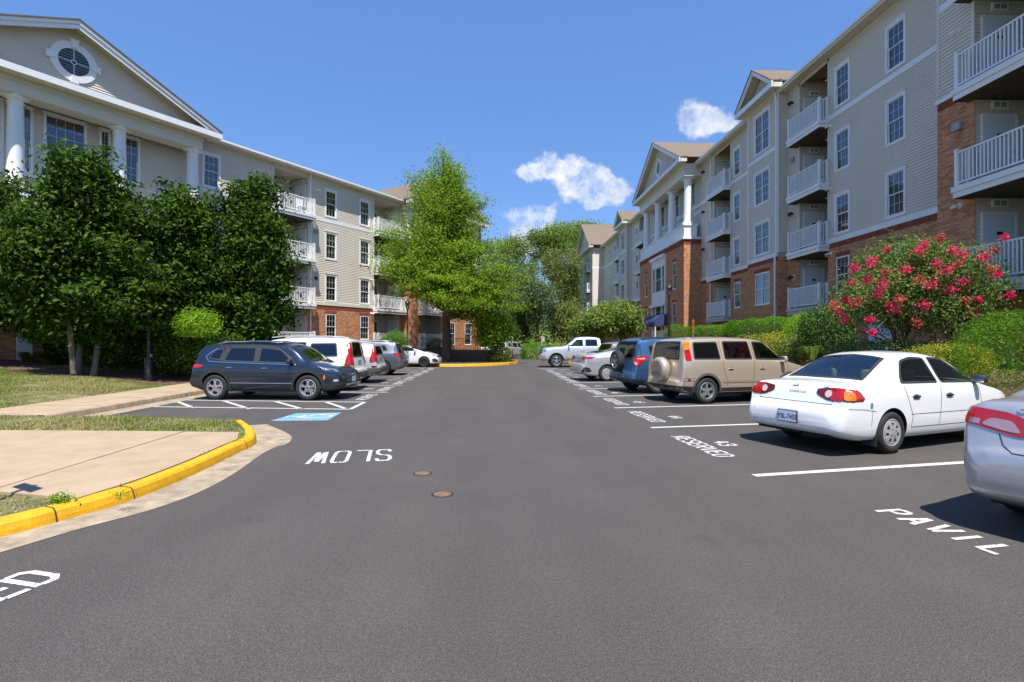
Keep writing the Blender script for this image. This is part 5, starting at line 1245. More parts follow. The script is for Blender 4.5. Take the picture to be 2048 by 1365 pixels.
# ------------------------------------------------------------------ white sedan, right foreground
def white_sedan():
    P=sedan(4.42,1.695,1.455,1.06,3.525,.95,.97,1.0,.19,1.52,2.72,3.42,bump=.665,dlen=.66,rw=.305,paint=paint('white',(.80,.81,.82)),arch=.345,archz=.315,tuck=.105)
    c=Car('sedan','white four-door sedan with tail toward the drive lane and dark red tail lamps','' if False else P); 
    c.glass('side_window',Sd([(1.29,.99),(2.18,.98),(2.15,1.355),(1.85,1.372),(1.60,1.32)]),SIDE,both=True,rub=.03)
    c.glass('side_window',Sd([(2.25,.98),(3.29,.955),(3.18,1.01),(2.69,1.335),(2.25,1.367)]),SIDE,both=True,rub=.03)
    c.glass('windscreen',[(3.40,-.60,1),(3.44,0,1),(3.40,.60,1),(2.86,.50,1),(2.80,0,1),(2.86,-.50,1)],(0,0,-1),rnd=1,rub=.04)
    c.glass('rear_window',[(.75,-.61,1),(.71,0,1),(.75,.61,1),(1.44,.50,1),(1.48,0,1),(1.44,-.50,1)],(0,0,-1),rnd=1,rub=.045)
    # belt black strip, pillars and seams
    for sg in (1,-1):
        S=lambda pts:[(p[0],sg*1.,p[1]) for p in pts]; d=(0,-sg,0)
        c.ribbon('door_gap',S([(2.215,.94),(2.20,.62),(2.17,.36)]),d,.009,M_seam); c.ribbon('door_gap',S([(3.22,.90),(3.27,.62),(3.20,.36)]),d,.009,M_seam)
        c.ribbon('door_gap',S([(1.335,.955),(1.40,.80),(1.46,.66),(1.52,.52),(1.50,.36)]),d,.009,M_seam)
        c.ribbon('sill_gap',S([(1.5,.355),(3.2,.345)]),d,.008,M_seam); c.ribbon('side_crease',S([(1.48,.545),(3.2,.535)]),d,.008,M_seam)
        c.ribbon('fuel_gap',S([(.62,.66),(.60,.42)]),d,.006,M_seam)
        c.ribbon('bumper_gap',S([(.12,.68),(.45,.66),(.70,.62)]),d,.007,M_seam)
    c.patch2('tail_lamp',[(.30,.95,.775),(.24,.9,.93),(.12,.62,.955),(.08,.42,.925),(.08,.40,.85),(.10,.55,.775)],(.8,-.6,0),M_redd,off=.006,rnd=1)
    for sg in (1,-1):
        o=c.patch('turn_lamp',[(.36,sg*.95,.80),(.30,sg*.9,.91),(.16,sg*.70,.952),(.10,sg*.625,.95),(.10,sg*.615,.778),(.2,sg*.8,.775)],(.7,-.71*sg,0),M_red,off=.009,rnd=1)
        c.patch('amber_lens',[(.25,sg*.86,.79),(.235,sg*.85,.90),(.17,sg*.75,.91),(.17,sg*.74,.79)],(.7,-.71*sg,0),M_amber,off=.020,rnd=1,parent=o)
        ang=[(.1,sg*(.535)+.052*math.cos(a),.865+.052*math.sin(a)) for a in np.arange(0,6.28,.5)]; c.patch('reversing_lamp',ang,(1,0,0),mat('reversing_lens',(.62,.50,.44),.2),off=.010,rnd=0,step=.03)
    # boot lid gap
    c.ribbon('lid_gap',[(.1,-.60,.72),(.1,-.615,.80),(.1,-.60,.99)],(1,0,0),.008,M_seam); c.ribbon('lid_gap',[(.1,.60,.72),(.1,.615,.80),(.1,.60,.99)],(1,0,0),.008,M_seam); c.ribbon('lid_gap',[(.1,-.60,.722),(.1,.60,.722)],(1,0,0),.008,M_seam)
    c.plate('YBL-7455',0,.50); 
    d=text_mesh('C O R O L L A',.042,(1.0,.85),.001,mat('badge_grey',(.12,.11,.10),.5),bold=.0006); t=ob('lettering',d,c.root,loc=c.at(.1,-.05,.865,(1,0,0),.006)); t.rotation_euler=(R(80),0,R(-90))
    d=text_mesh('CE',.05,(1.4,.8),.002,M_chrome,bold=.001); t=ob('lettering',d,c.root,loc=c.at(.1,-.47,.955,(1,0,0),.006)); t.rotation_euler=(R(80),0,R(-90))
    b=MB(); 
    def ell(a,bb,cy=0,cz=0):
        n=24
        for i in range(n):
            t0=2*math.pi*i/n;t1=2*math.pi*(i+1)/n; b.tube([(0,cy+a*math.cos(t0),cz+bb*math.sin(t0)),(0,cy+a*math.cos(t1),cz+bb*math.sin(t1))],.004,5)
    ell(.055,.037); ell(.022,.036); ell(.045,.016,0,.018); b.build('emblem',M_chrome,c.root,loc=c.at(.1,0,.945,(1,0,0),.008))
    c.handle(1.60,.80,M_plas,.18,.032); c.handle(2.42,.795,M_plas,.18,.032); c.mirror(3.10,.99,M_plas,.2,.13)
    st=c.patch('sticker',[(.62,-1,.67),(.62,-1,.75),(.57,-1,.75),(.57,-1,.67)],(0,1,0),mat('sticker_blue',(.05,.22,.42),.5),off=.005,rnd=1,step=.03)
    c.wheels('cap',7,M_cap); c.interior(M_seatb)
    for sg in (1,-1):
        b=MB(); b.box(-.012,.012,-.1,.1,-.11,.11); o=b.build('mud_flap',M_plas,c.root,loc=(1.06-.33-2.21,sg*.72,.24))
    b=MB(); b.box(.08-2.21,.8-2.21,-.6,.6,.26,.36); b.build('underbody',M_well,c.root)
    c.finish_body(); c.place((1.06,-.85),(1787,909),21); return c
def gold_suv():
    P=suv(4.36,1.75,1.74,.80,3.42,1.08,1.11,rear_top=.25,cowl=3.42,rf=2.66,bump=.62,rw=.34,tail=.13,paint=paint('gold',(.53,.44,.345),.5,.36),glassmat=M_tint,arch=.385,archz=.36)
    c=Car('suv','boxy gold SUV with rounded spare-tyre cover on its tailgate',P)
    c.glass('side_window',Sd([(.42,1.145),(1.23,1.14),(1.21,1.60),(.48,1.59)]),SIDE,both=True,rub=.03,rnd=2)
    c.glass('side_window',Sd([(1.35,1.14),(2.23,1.13),(2.20,1.615),(1.38,1.615)]),SIDE,both=True,rub=.03)
    c.glass('side_window',Sd([(2.33,1.13),(3.34,1.10),(3.25,1.14),(2.72,1.59),(2.33,1.615)]),SIDE,both=True,rub=.03,m=M_cglass)
    c.glass('windscreen',[(3.36,-.66,1),(3.42,0,1),(3.36,.66,1),(2.82,.55,1),(2.76,0,1),(2.82,-.55,1)],(0,0,-1),rnd=1,m=M_cglass)
    c.glass('rear_window',[(.1,-.62,1.14),(.1,.62,1.14),(.22,.56,1.61),(.22,-.56,1.61)],(1,0,-.1),rnd=2,m=M_cglass)
    for sg in (1,-1):
        S=lambda pts:[(p[0],sg*1.,p[1]) for p in pts]; d=(0,-sg,0)
        c.ribbon('door_gap',S([(2.28,1.64),(2.28,1.02),(2.25,.70),(2.22,.42)]),d,.01,M_seam); c.ribbon('door_gap',S([(1.28,1.64),(1.285,1.0),(1.33,.78),(1.42,.60),(1.42,.45)]),d,.01,M_seam); c.ribbon('door_gap',S([(3.36,1.0),(3.38,.72),(3.32,.45)]),d,.01,M_seam)
        c.ribbon('body_moulding',S([(1.28,.565),(3.1,.555)]),d,.04,mat('gold_trim',(.34,.27,.2),.4,metal=.3),off=.01)
        c.patch('tail_lamp',[(.34,sg*.86,1.12),(.24,sg*.7,1.11),(.22,sg*.66,1.38),(.33,sg*.78,1.40)],(.45,-.9*sg,0),M_red,off=.012,rnd=1); o=c.patch('turn_lamp',[(.33,sg*.78,1.405),(.22,sg*.66,1.385),(.25,sg*.62,1.60),(.36,sg*.72,1.60)],(.45,-.9*sg,0),M_amber,off=.012,rnd=1)
        c.patch('bumper_reflector',[(.28,sg*.9,.60),(.28,sg*.9,.645),(.20,sg*.9,.645),(.20,sg*.9,.60)],(.4,-.9*sg,0),M_redd,off=.008,rnd=0)
        c.patch('lower_bumper',[(.62,sg*.9,.28),(.50,sg*.9,.45),(.10,sg*.8,.47),(.02,sg*.3,.47),(.02,sg*.0,.47),(.02,sg*.0,.40),(.1,sg*.8,.38),(.3,sg*.85,.30)],(.75,-.66*sg,0),M_plas,off=.008,rnd=0)
        c.ribbon('bumper_line',S([(.1,.665),(.44,.66)]),d,.010,M_seam); c.ribbon('bumper_line',S([(.1,.60),(.44,.595)]),d,.010,M_seam)
        c.ribbon('sill',S([(1.2,.36),(3.05,.36)]),d,.10,M_plas,off=.008)
    c.arches(mat('grey_plastic',(.10,.095,.09),.6),.055)
    # spare wheel cover
    x=-.13; b=MB(); b.lathe([(.0001,-.13),(.12,-.13),(.26,-.118),(.315,-.09),(.335,-.04),(.338,.06),(.32,.1),(.25,.12)],40,axis='x')
    sp=b.build('spare_tyre_cover',c.paint,c.root,loc=(-.04-P['L']/2+.0,.0,.86),auto=50)
    b=MB(); b.lathe([(.24,-.1325),(.235,-.134),(.23,-.131)],40,axis='x'); b.build('cover_ring',mat('gold_trim',(.34,.27,.2),.4,metal=.3),sp)
    d=text_mesh('HONDA',.085,(1.1,.9),.002,mat('badge_grey',(.12,.11,.10),.5),bold=.001); t=ob('lettering',d,sp,loc=(-.136,0,-.07)); t.rotation_euler=(R(90),0,R(-90))
    c.handle(1.52,.90,c.paint,.16,.03); c.handle(2.52,.895,c.paint,.16,.03); c.mirror(3.16,1.10,c.paint,.19,.17)
    c.wheels('double',5); c.interior(M_seatg); b=MB(); b.box(.3-2.18,4.0-2.18,-.7,.7,.28,.4); b.build('underbody',M_well,c.root)
    c.finish_body(); c.place((.80,-.86),(1415,808.5),15); return c
def blue_suv():
    P=suv(4.45,1.815,1.745,.86,3.52,1.06,1.05,rear_top=.34,cowl=3.62,rf=2.75,bump=.66,rw=.35,tail=.2,paint=paint('blue',(.055,.145,.30),.55,.32),glassmat=M_tint,arch=.395,archz=.37)
    c=Car('suv','metallic blue SUV with an uncovered spare wheel hung on its tailgate',P)
    c.glass('side_window',Sd([(.62,1.20),(1.42,1.10),(1.38,1.50),(.60,1.49)]),SIDE,both=True,rnd=2)
    c.glass('side_window',Sd([(1.53,1.09),(2.36,1.07),(2.32,1.54),(1.54,1.53)]),SIDE,both=True); c.glass('side_window',Sd([(2.46,1.07),(3.5,1.03),(3.38,1.10),(2.86,1.51),(2.46,1.54)]),SIDE,both=True)
    c.glass('windscreen',[(3.55,-.68,1),(3.6,0,1),(3.55,.68,1),(2.92,.57,1),(2.86,0,1),(2.92,-.57,1)],(0,0,-1),rnd=1)
    c.glass('rear_window',[(.1,-.64,1.08),(.1,.64,1.08),(.3,.56,1.54),(.3,-.56,1.54)],(1,0,-.1),rnd=2)
    for sg in (1,-1):
        S=lambda pts:[(p[0],sg*1.,p[1]) for p in pts]; d=(0,-sg,0)
        c.patch('tail_lamp',[(.50,sg*.95,1.17),(.30,sg*.8,1.16),(.13,sg*.62,1.10),(.12,sg*.64,1.0),(.18,sg*.74,.86),(.24,sg*.84,.86)],(.6,-.8*sg,0),M_red,off=.012,rnd=1)
        o=c.patch('reversing_lamp',[(.22,sg*.80,.95),(.16,sg*.70,1.0),(.15,sg*.72,.92),(.2,sg*.80,.88)],(.6,-.8*sg,0),M_lclear,off=.016,rnd=1)
        c.patch('reversing_lamp',[(.40,sg*.92,1.11),(.22,sg*.76,1.09),(.22,sg*.76,1.06),(.36,sg*.92,1.05)],(.6,-.8*sg,0),mat('lamp_pink',(.65,.25,.25),.15,coat=1.),off=.016,rnd=1)
        c.ribbon('door_gap',S([(2.41,1.56),(2.41,1.03),(2.38,.7),(2.36,.42)]),d,.01,M_seam); c.ribbon('door_gap',S([(1.47,1.54),(1.5,1.0),(1.58,.7),(1.55,.45)]),d,.01,M_seam)
        c.ribbon('bumper_gap',S([(.1,.72),(.50,.74)]),d,.008,M_seam)
        c.patch('lower_bumper',[(.60,sg*.9,.28),(.52,sg*.9,.42),(.10,sg*.8,.46),(.02,sg*.3,.46),(.02,sg*.0,.46),(.02,0,.40),(.1,sg*.8,.36),(.3,sg*.85,.30)],(.75,-.66*sg,0),M_plas,off=.008,rnd=0)
    c.arches(c.paint,.03)
    e=ob('spare_wheel',None,c.root,loc=(-.06-P['L']/2,.03,.98)); e.rotation_euler=(0,0,R(-90)); wheel(e,.345,.22,.22,'double',5,M_alloy)
    b=MB(); 
    for yy in (-.5,.5): b.tube([(.5,yy,1.70),(1.0,yy,1.735),(2.3,yy,1.735),(2.6,yy,1.70)],.02,8)
    b.build('roof_rail',M_plas,c.root,loc=(-P['L']/2,0,0))
    b=MB(); b.box(.14,.42,-.6,.6,1.60,1.635); b.build('roof_spoiler',c.paint,c.root,loc=(-P['L']/2,0,.0))
    c.handle(1.7,.93,c.paint); c.handle(2.6,.92,c.paint); c.mirror(3.28,1.13,c.paint,.2,.16); c.wheels('straight',5); c.interior(M_seatg); b=MB(); b.box(.3-2.2,4.0-2.2,-.7,.7,.28,.4); b.build('underbody',M_well,c.root)
    c.finish_body(); c.place((.86,-.88),(1316,788),13); return c
def silver_compact():
    P=sedan(4.63,1.78,1.435,1.0,3.70,.98,1.0,1.09,.14,1.85,2.86,3.75,bump=.72,dlen=.58,rw=.32,paint=paint('silver_a',(.60,.62,.65),.6,.35),arch=.37,archz=.335,tuck=.11)
    P['zt'][8]=(.5,1.10); 
    c=Car('sedan','silver compact sedan with slim red tail lamps, beside the blue SUV',P)
    c.glass('side_window',Sd([(1.42,1.05),(2.25,1.02),(2.2,1.335),(1.95,1.35),(1.7,1.27)]),SIDE,both=True); c.glass('side_window',Sd([(2.34,1.02),(3.5,.99),(3.4,1.04),(2.86,1.31),(2.34,1.345)]),SIDE,both=True)
    c.glass('windscreen',[(3.7,-.64,1),(3.76,0,1),(3.7,.64,1),(3.0,.54,1),(2.94,0,1),(3.0,-.54,1)],(0,0,-1),rnd=1); c.glass('rear_window',[(.70,-.60,1),(.66,0,1),(.70,.60,1),(1.72,.52,1),(1.78,0,1),(1.72,-.52,1)],(0,0,-1),rnd=1,m=M_tint)
    for sg in (1,-1):
        c.patch('tail_lamp',[(.42,sg*.95,.985),(.2,sg*.8,1.0),(.08,sg*.5,.985),(.08,sg*.35,.96),(.08,sg*.42,.925),(.14,sg*.7,.90),(.3,sg*.9,.92)],(.75,-.66*sg,0),M_red,off=.012,rnd=1)
        c.patch('bumper_vent',[(.30,sg*.9,.40),(.22,sg*.9,.55),(.12,sg*.8,.60),(.08,sg*.6,.42),(.1,sg*.5,.34)],(.75,-.66*sg,0),M_plas,off=.007,rnd=0)
        S=lambda pts:[(p[0],sg*1.,p[1]) for p in pts]; d=(0,-sg,0); c.ribbon('door_gap',S([(2.3,1.0),(2.28,.6),(2.25,.36)]),d,.009,M_seam); c.ribbon('door_gap',S([(1.4,1.02),(1.46,.8),(1.55,.6),(1.5,.4)]),d,.009,M_seam); c.ribbon('lid_gap',S([(.16,.90),(.25,.74),(.42,.68)]),d,.008,M_seam)
    c.plate('',0,.86); c.handle(1.6,.88,c.paint); c.handle(2.5,.86,c.paint); c.mirror(3.3,1.03,c.paint); c.wheels('cap',9,M_cap); c.interior(M_seatg)
    b=MB(); b.tube([(2.05-2.315,0,1.42),(1.95-2.315,0,1.475)],[.05,.012],8); b.build('antenna_fin',M_chrome,c.root)
    c.finish_body(); c.place((1.0,-.88),(1214,763.5),11); return c
def silver_near():
    P=sedan(4.80,1.82,1.47,1.06,3.835,.99,1.0,1.12,.16,1.72,3.0,3.75,bump=.74,dlen=.62,rw=.33,paint=paint('silver_b',(.50,.50,.53),.65,.36),arch=.38,archz=.345)
    c=Car('sedan','silver sedan cut off by the right edge of the picture, nearest the camera',P)
    c.glass('side_window',Sd([(1.36,1.05),(2.25,1.02),(2.2,1.37),(1.9,1.385),(1.62,1.31)]),SIDE,both=True); c.glass('side_window',Sd([(2.34,1.02),(3.5,.99),(3.4,1.05),(2.96,1.34),(2.34,1.38)]),SIDE,both=True)
    c.glass('windscreen',[(3.7,-.66,1),(3.76,0,1),(3.7,.66,1),(3.12,.56,1),(3.06,0,1),(3.12,-.56,1)],(0,0,-1),rnd=1); c.glass('rear_window',[(.74,-.62,1),(.70,0,1),(.74,.62,1),(1.6,.52,1),(1.66,0,1),(1.6,-.52,1)],(0,0,-1),rnd=1)
    for sg in (1,-1):
        o=c.patch('tail_lamp',[(.44,sg*.95,.965),(.34,sg*.9,1.02),(.2,sg*.76,1.04),(.12,sg*.58,1.02),(.10,sg*.48,.98),(.08,sg*.40,.83),(.10,sg*.5,.825),(.2,sg*.76,.90)],(.72,-.69*sg,0),M_red,off=.007,rnd=1)
        c.patch('reversing_lamp',[(.16,sg*.70,.905),(.14,sg*.66,.965),(.11,sg*.54,.95),(.10,sg*.47,.855),(.12,sg*.56,.865)],(.72,-.69*sg,0),mat('lamp_rose',(.50,.30,.32),.12,metal=.3,coat=1.),off=.011,rnd=1,parent=o)
        c.ribbon('clear_band',[(.40,sg*.93,.945),(.15,sg*.72,.925)],(.72,-.69*sg,0),.045,mat('lamp_rose',(.50,.30,.32),.12,metal=.3,coat=1.),off=.0095,parent=o)
        for k in range(2):
            for j in range(6): c.patch('led',[(.20+.035*j,sg*.9,.922+.022*k),(.20+.035*j,sg*.9,.934+.022*k),(.217+.035*j,sg*.9,.934+.022*k),(.217+.035*j,sg*.9,.922+.022*k)],(.72,-.69*sg,0),M_alloyd,off=.012,rnd=0,parent=o)
        S=lambda pts:[(p[0],sg*1.,p[1]) for p in pts]; d=(0,-sg,0)
        c.ribbon('bumper_gap',S([(.16,.88),(.4,.78),(.62,.72)]),d,.008,M_seam)
    c.ribbon('lid_gap',[(.1,-.50,.70),(.1,-.58,.75),(.1,-.61,.84)],(1,0,0),.009,M_seam); c.ribbon('lid_gap',[(.1,.50,.70),(.1,.58,.75),(.1,.61,.84)],(1,0,0),.009,M_seam); c.ribbon('lid_gap',[(.1,-.50,.70),(.1,.50,.70)],(1,0,0),.009,M_seam)
    d=text_mesh('CAMRY',.075,(1.2,.8),.003,M_chrome,shear=.25,bold=.001); t=ob('lettering',d,c.root,loc=c.at(.1,.36,1.045,(1,0,0),.008)); t.rotation_euler=(R(72),0,R(-90))
    c.plate('',0,.86); c.handle(1.6,.88,c.paint); c.handle(2.5,.86,c.paint); c.mirror(3.3,1.05,c.paint); c.wheels('straight',7); c.interior(M_seatg); b=MB(); b.box(.2-2.4,4.4-2.4,-.7,.7,.24,.36); b.build('underbody',M_well,c.root)
    c.finish_body(); c.place((.13,.80),(4.14,4.38),24); return c
def pickup():
    L,W,H=5.82,2.02,1.93; w=W/2; ra,fa=1.2,4.77
    P=dict(L=L,W=W,H=H,ra=ra,fa=fa,rw=.40,arch=.47,archz=.45,rim=.26,zlow=.42,beltz=1.26,cab=(2.0,3.9),seatx=2.95,tuck=.12,cat='pickup truck',paint=paint('silver_c',(.62,.64,.67),.5,.35),tw=.26)
    P['zt']=[(0,.70),(.02,.78),(.06,.8),(.08,1.2),(.12,1.33),(.2,1.35),(1.9,1.36),(1.96,1.40),(2.03,1.75),(2.1,1.86),(2.3,1.90),(2.8,H),(3.3,1.90),(3.5,1.86),(3.65,1.77),(4.25,1.36),(4.35,1.33),(4.8,1.31),(5.4,1.24),(5.62,1.14),(5.7,1.0),(5.77,.75),(5.82,.62)]
    P['zb']=[(0,.55),(.3,.48),(.8,.44),(5,.42),(5.6,.42),(5.82,.45)]
    P['belt']=[(0,.66),(.06,.72),(.12,1.27),(.3,1.29),(2,1.29),(3.9,1.25),(4.3,1.24),(5.3,1.14),(5.6,1.02),(5.75,.7),(5.82,.56)]
    P['w']=[(0,w*.9),(.05,w*.94),(.2,w*.98),(1,w),(5,w),(5.4,w*.97),(5.65,w*.9),(5.77,w*.8),(5.82,w*.7)]
    P['wr']=[(0,w*.8),(.2,w*.9),(1.95,w*.9),(2.1,w*.74),(2.8,w*.75),(3.5,w*.73),(4.25,w*.84),(4.5,w*.86),(5.4,w*.8),(5.7,w*.68),(5.82,w*.5)]
    P['cr']=[(0,.04),(.3,.03),(1.9,.03),(2.1,.05),(2.8,.07),(3.5,.06),(4.3,.04),(5.2,.06),(5.82,.05)]
    c=Car('pickup_truck','silver crew-cab pickup truck parked nose-out at the end of the right-hand row',P)
    c.glass('side_window',Sd([(2.18,1.32),(2.98,1.31),(2.96,1.76),(2.24,1.76)]),SIDE,both=True,m=M_tint,rnd=1); c.glass('side_window',Sd([(3.10,1.31),(4.08,1.29),(3.95,1.36),(3.5,1.74),(3.10,1.77)]),SIDE,both=True,rnd=1)
    c.glass('windscreen',[(4.18,-.76,1),(4.24,0,1),(4.18,.76,1),(3.66,.64,1),(3.6,0,1),(3.66,-.64,1)],(0,0,-1),rnd=1)
    for sg in (1,-1):
        S=lambda pts:[(p[0],sg*1.,p[1]) for p in pts]; d=(0,-sg,0)
        for x in (2.05,3.04,4.12): c.ribbon('door_gap',S([(x,1.80 if x<4 else 1.25),(x+.02,.95),(x,.55)]),d,.011,M_seam)
        c.ribbon('running_board',S([(1.75,.50),(4.2,.50)]),d,.09,M_chrome,off=.03); c.patch('head_lamp',[(5.35,sg*.95,1.0),(5.42,sg*.9,1.15),(5.62,sg*.75,1.12),(5.72,sg*.6,1.08),(5.74,sg*.6,.93),(5.6,sg*.85,.92)],(-.7,-.7*sg,0),M_hlamp,off=.008,rnd=1)
        c.patch('bumper',[(5.45,sg*.95,.55),(5.45,sg*.95,.74),(5.7,sg*.8,.76),(5.78,sg*.4,.76),(5.78,0,.76),(5.78,0,.55),(5.7,sg*.75,.52)],(-.75,-.66*sg,0),mat('grey_bumper',(.30,.31,.32),.45,metal=.3),off=.02,rnd=0)
        c.patch('tail_lamp',[(.25,sg*1,1.0),(.25,sg*1,1.25),(.1,sg*.92,1.25),(.1,sg*.92,1.0)],(.6,-.8*sg,0),M_red,off=.008)
    c.patch('grille',[(5.7,-.52,.82),(5.7,.52,.82),(5.65,.54,1.12),(5.65,-.54,1.12)],(-1,0,0),M_plas,off=.01,rnd=1); c.patch('grille_cross',[(5.7,-.07,.82),(5.7,.07,.82),(5.65,.06,1.12),(5.65,-.06,1.12)],(-1,0,0),c.paint,off=.022,rnd=0)
    c.patch('bed_opening',[(.22,-.78,1.4),(.22,.78,1.4),(1.88,.78,1.4),(1.88,-.78,1.4)],(0,0,-1),M_well,off=.004,rnd=0)
    c.handle(2.2,1.08,c.paint,.2,.035); c.handle(3.2,1.07,c.paint,.2,.035); c.mirror(3.98,1.36,c.paint,.24,.2); c.wheels('double',5); c.interior(M_seatg,floor=.6)
    c.finish_body(); c.place((fa,.98),(1113,735.5),180-2); return c
def dark_crossover():
    P=suv(4.37,1.80,1.60,.80,3.43,1.02,1.0,rear_top=.36,cowl=3.48,rf=2.72,bump=.68,rw=.352,tail=.2,paint=paint('gravity_blue',(.022,.034,.060),.55,.2),glassmat=M_tint,arch=.40,archz=.37,roof_drop=.08)
    c=Car('suv','dark blue-grey compact SUV parked nose-out beside the hatched bay',P)
    fr=M_chrome
    c.glass('side_window',Sd([(.56,1.14),(.94,1.08),(1.00,1.40),(.92,1.43),(.72,1.38)]),SIDE,both=True); c.glass('side_window',Sd([(1.02,1.06),(1.93,1.03),(1.91,1.455),(1.16,1.45)]),SIDE,both=True); c.glass('side_window',Sd([(2.02,1.03),(3.12,.995),(2.98,1.08),(2.60,1.40),(2.02,1.455)]),SIDE,both=True)
    c.glass('windscreen',[(3.42,-.66,1),(3.48,0,1),(3.42,.66,1),(2.82,.55,1),(2.76,0,1),(2.82,-.55,1)],(0,0,-1),rnd=1,m=M_cglass); c.glass('rear_window',[(.1,-.6,1.06),(.1,.6,1.06),(.32,.54,1.44),(.32,-.54,1.44)],(1,0,-.1),rnd=2)
    for sg in (1,-1):
        S=lambda pts:[(p[0],sg*1.,p[1]) for p in pts]; d=(0,-sg,0)
        c.ribbon('window_chrome',S([(.50,1.19),(.62,1.06),(1.0,1.035),(2.0,1.005),(3.1,.97)]),d,.022,M_chrome,off=.012)
        c.ribbon('window_chrome',S([(.50,1.19),(.62,1.30),(.80,1.42)]),d,.03,M_chrome,off=.012)
        c.ribbon('pillar_trim',S([(.98,1.07),(1.09,1.44)]),d,.12,M_plas,off=.006); c.ribbon('pillar_trim',S([(1.975,1.03),(1.965,1.45)]),d,.13,M_plas,off=.006); c.ribbon('roof_edge_trim',S([(.85,1.45),(1.2,1.475),(2.0,1.48),(2.5,1.44),(2.95,1.13)]),d,.03,M_plas,off=.008)
        c.ribbon('door_gap',S([(1.97,1.47),(1.97,1.0),(1.95,.7),(1.95,.42)]),d,.009,M_seam); c.ribbon('door_gap',S([(1.0,1.05),(1.08,.85),(1.2,.66),(1.22,.45)]),d,.009,M_seam); c.ribbon('door_gap',S([(3.05,.95),(3.08,.7),(3.0,.45)]),d,.009,M_seam)
        c.ribbon('sill_cladding',S([(1.15,.36),(3.05,.36)]),d,.22,M_plas,off=.009); c.ribbon('sill_line',S([(1.25,.475),(3.0,.47)]),d,.015,M_grey,off=.012)
        c.patch('tail_lamp',[(.34,sg*.9,.98),(.42,sg*.95,.955),(.36,sg*.92,.90),(.16,sg*.78,.88),(.1,sg*.5,.93),(.12,sg*.5,.98)],(.7,-.7*sg,0),M_red,off=.01,rnd=1)
        c.patch('head_lamp',[(3.82,sg*.9,.86),(3.90,sg*.9,.90),(4.18,sg*.68,.84),(4.22,sg*.62,.77),(4.0,sg*.85,.79)],(-.6,-.8*sg,0),M_hlamp,off=.008,rnd=1)
        c.patch('turn_marker',[(3.87,sg*.9,.58),(3.89,sg*.9,.70),(3.93,sg*.9,.69),(3.92,sg*.9,.57)],(-.3,-.95*sg,0),M_amber,off=.012,rnd=1)
        c.patch('fog_lamp',[(4.10,sg*.8,.52),(4.10,sg*.8,.58),(4.16,sg*.7,.58),(4.16,sg*.7,.52)],(-.8,-.6*sg,0),M_lclear,off=.01)
        c.patch('lower_bumper',[(3.8,sg*.92,.34),(3.9,sg*.9,.46),(4.2,sg*.7,.50),(4.34,sg*.3,.50),(4.36,0,.50),(4.36,0,.36),(4.2,sg*.7,.34)],(-.75,-.66*sg,0),M_plas,off=.007,rnd=0)
        c.patch('rear_cladding',[(.42,sg*.9,.34),(.44,sg*.9,.52),(.1,sg*.75,.56),(.02,0,.56),(.02,0,.40),(.15,sg*.7,.36)],(.75,-.66*sg,0),M_plas,off=.007,rnd=0)
    c.patch('grille',[(4.3,-.46,.70),(4.3,.46,.70),(4.2,.52,.84),(4.2,-.52,.84)],(-1,0,0),M_plas,off=.01,rnd=1); c.ribbon('grille_chrome',[(4.3,-.5,.68),(4.3,.5,.68)],(-1,0,0),.025,M_chrome,off=.015); c.ribbon('skid_plate',[(4.3,-.55,.42),(4.3,.55,.42)],(-1,0,0),.05,M_chrome,off=.015)
    c.plate('',4.37,.55,front=True); c.arches(M_plas,.085)
    b=MB()
    for yy in (-.56,.56): b.tube([(.72,yy,1.545),(.95,yy,1.60),(2.1,yy,1.615),(2.45,yy,1.565)],.018,8)
    b.build('roof_rail',M_chrome,c.root,loc=(-P['L']/2,0,0))
    c.handle(1.22,.89,M_chrome,.17,.022); c.handle(2.22,.88,M_chrome,.17,.022); c.mirror(2.94,1.03,M_plas,.2,.14); c.wheels('split',5,M_alloy); c.interior(M_seatg); b=MB(); b.box(.3-2.18,4.0-2.18,-.7,.7,.26,.38); b.build('underbody',M_well,c.root)
    c.finish_body(); a=G(429,800.5); f=G(619,802); h=math.degrees(math.atan2(f[1]-a[1],f[0]-a[0])); c.place((.80,-.88),(429,800.5),h); return c
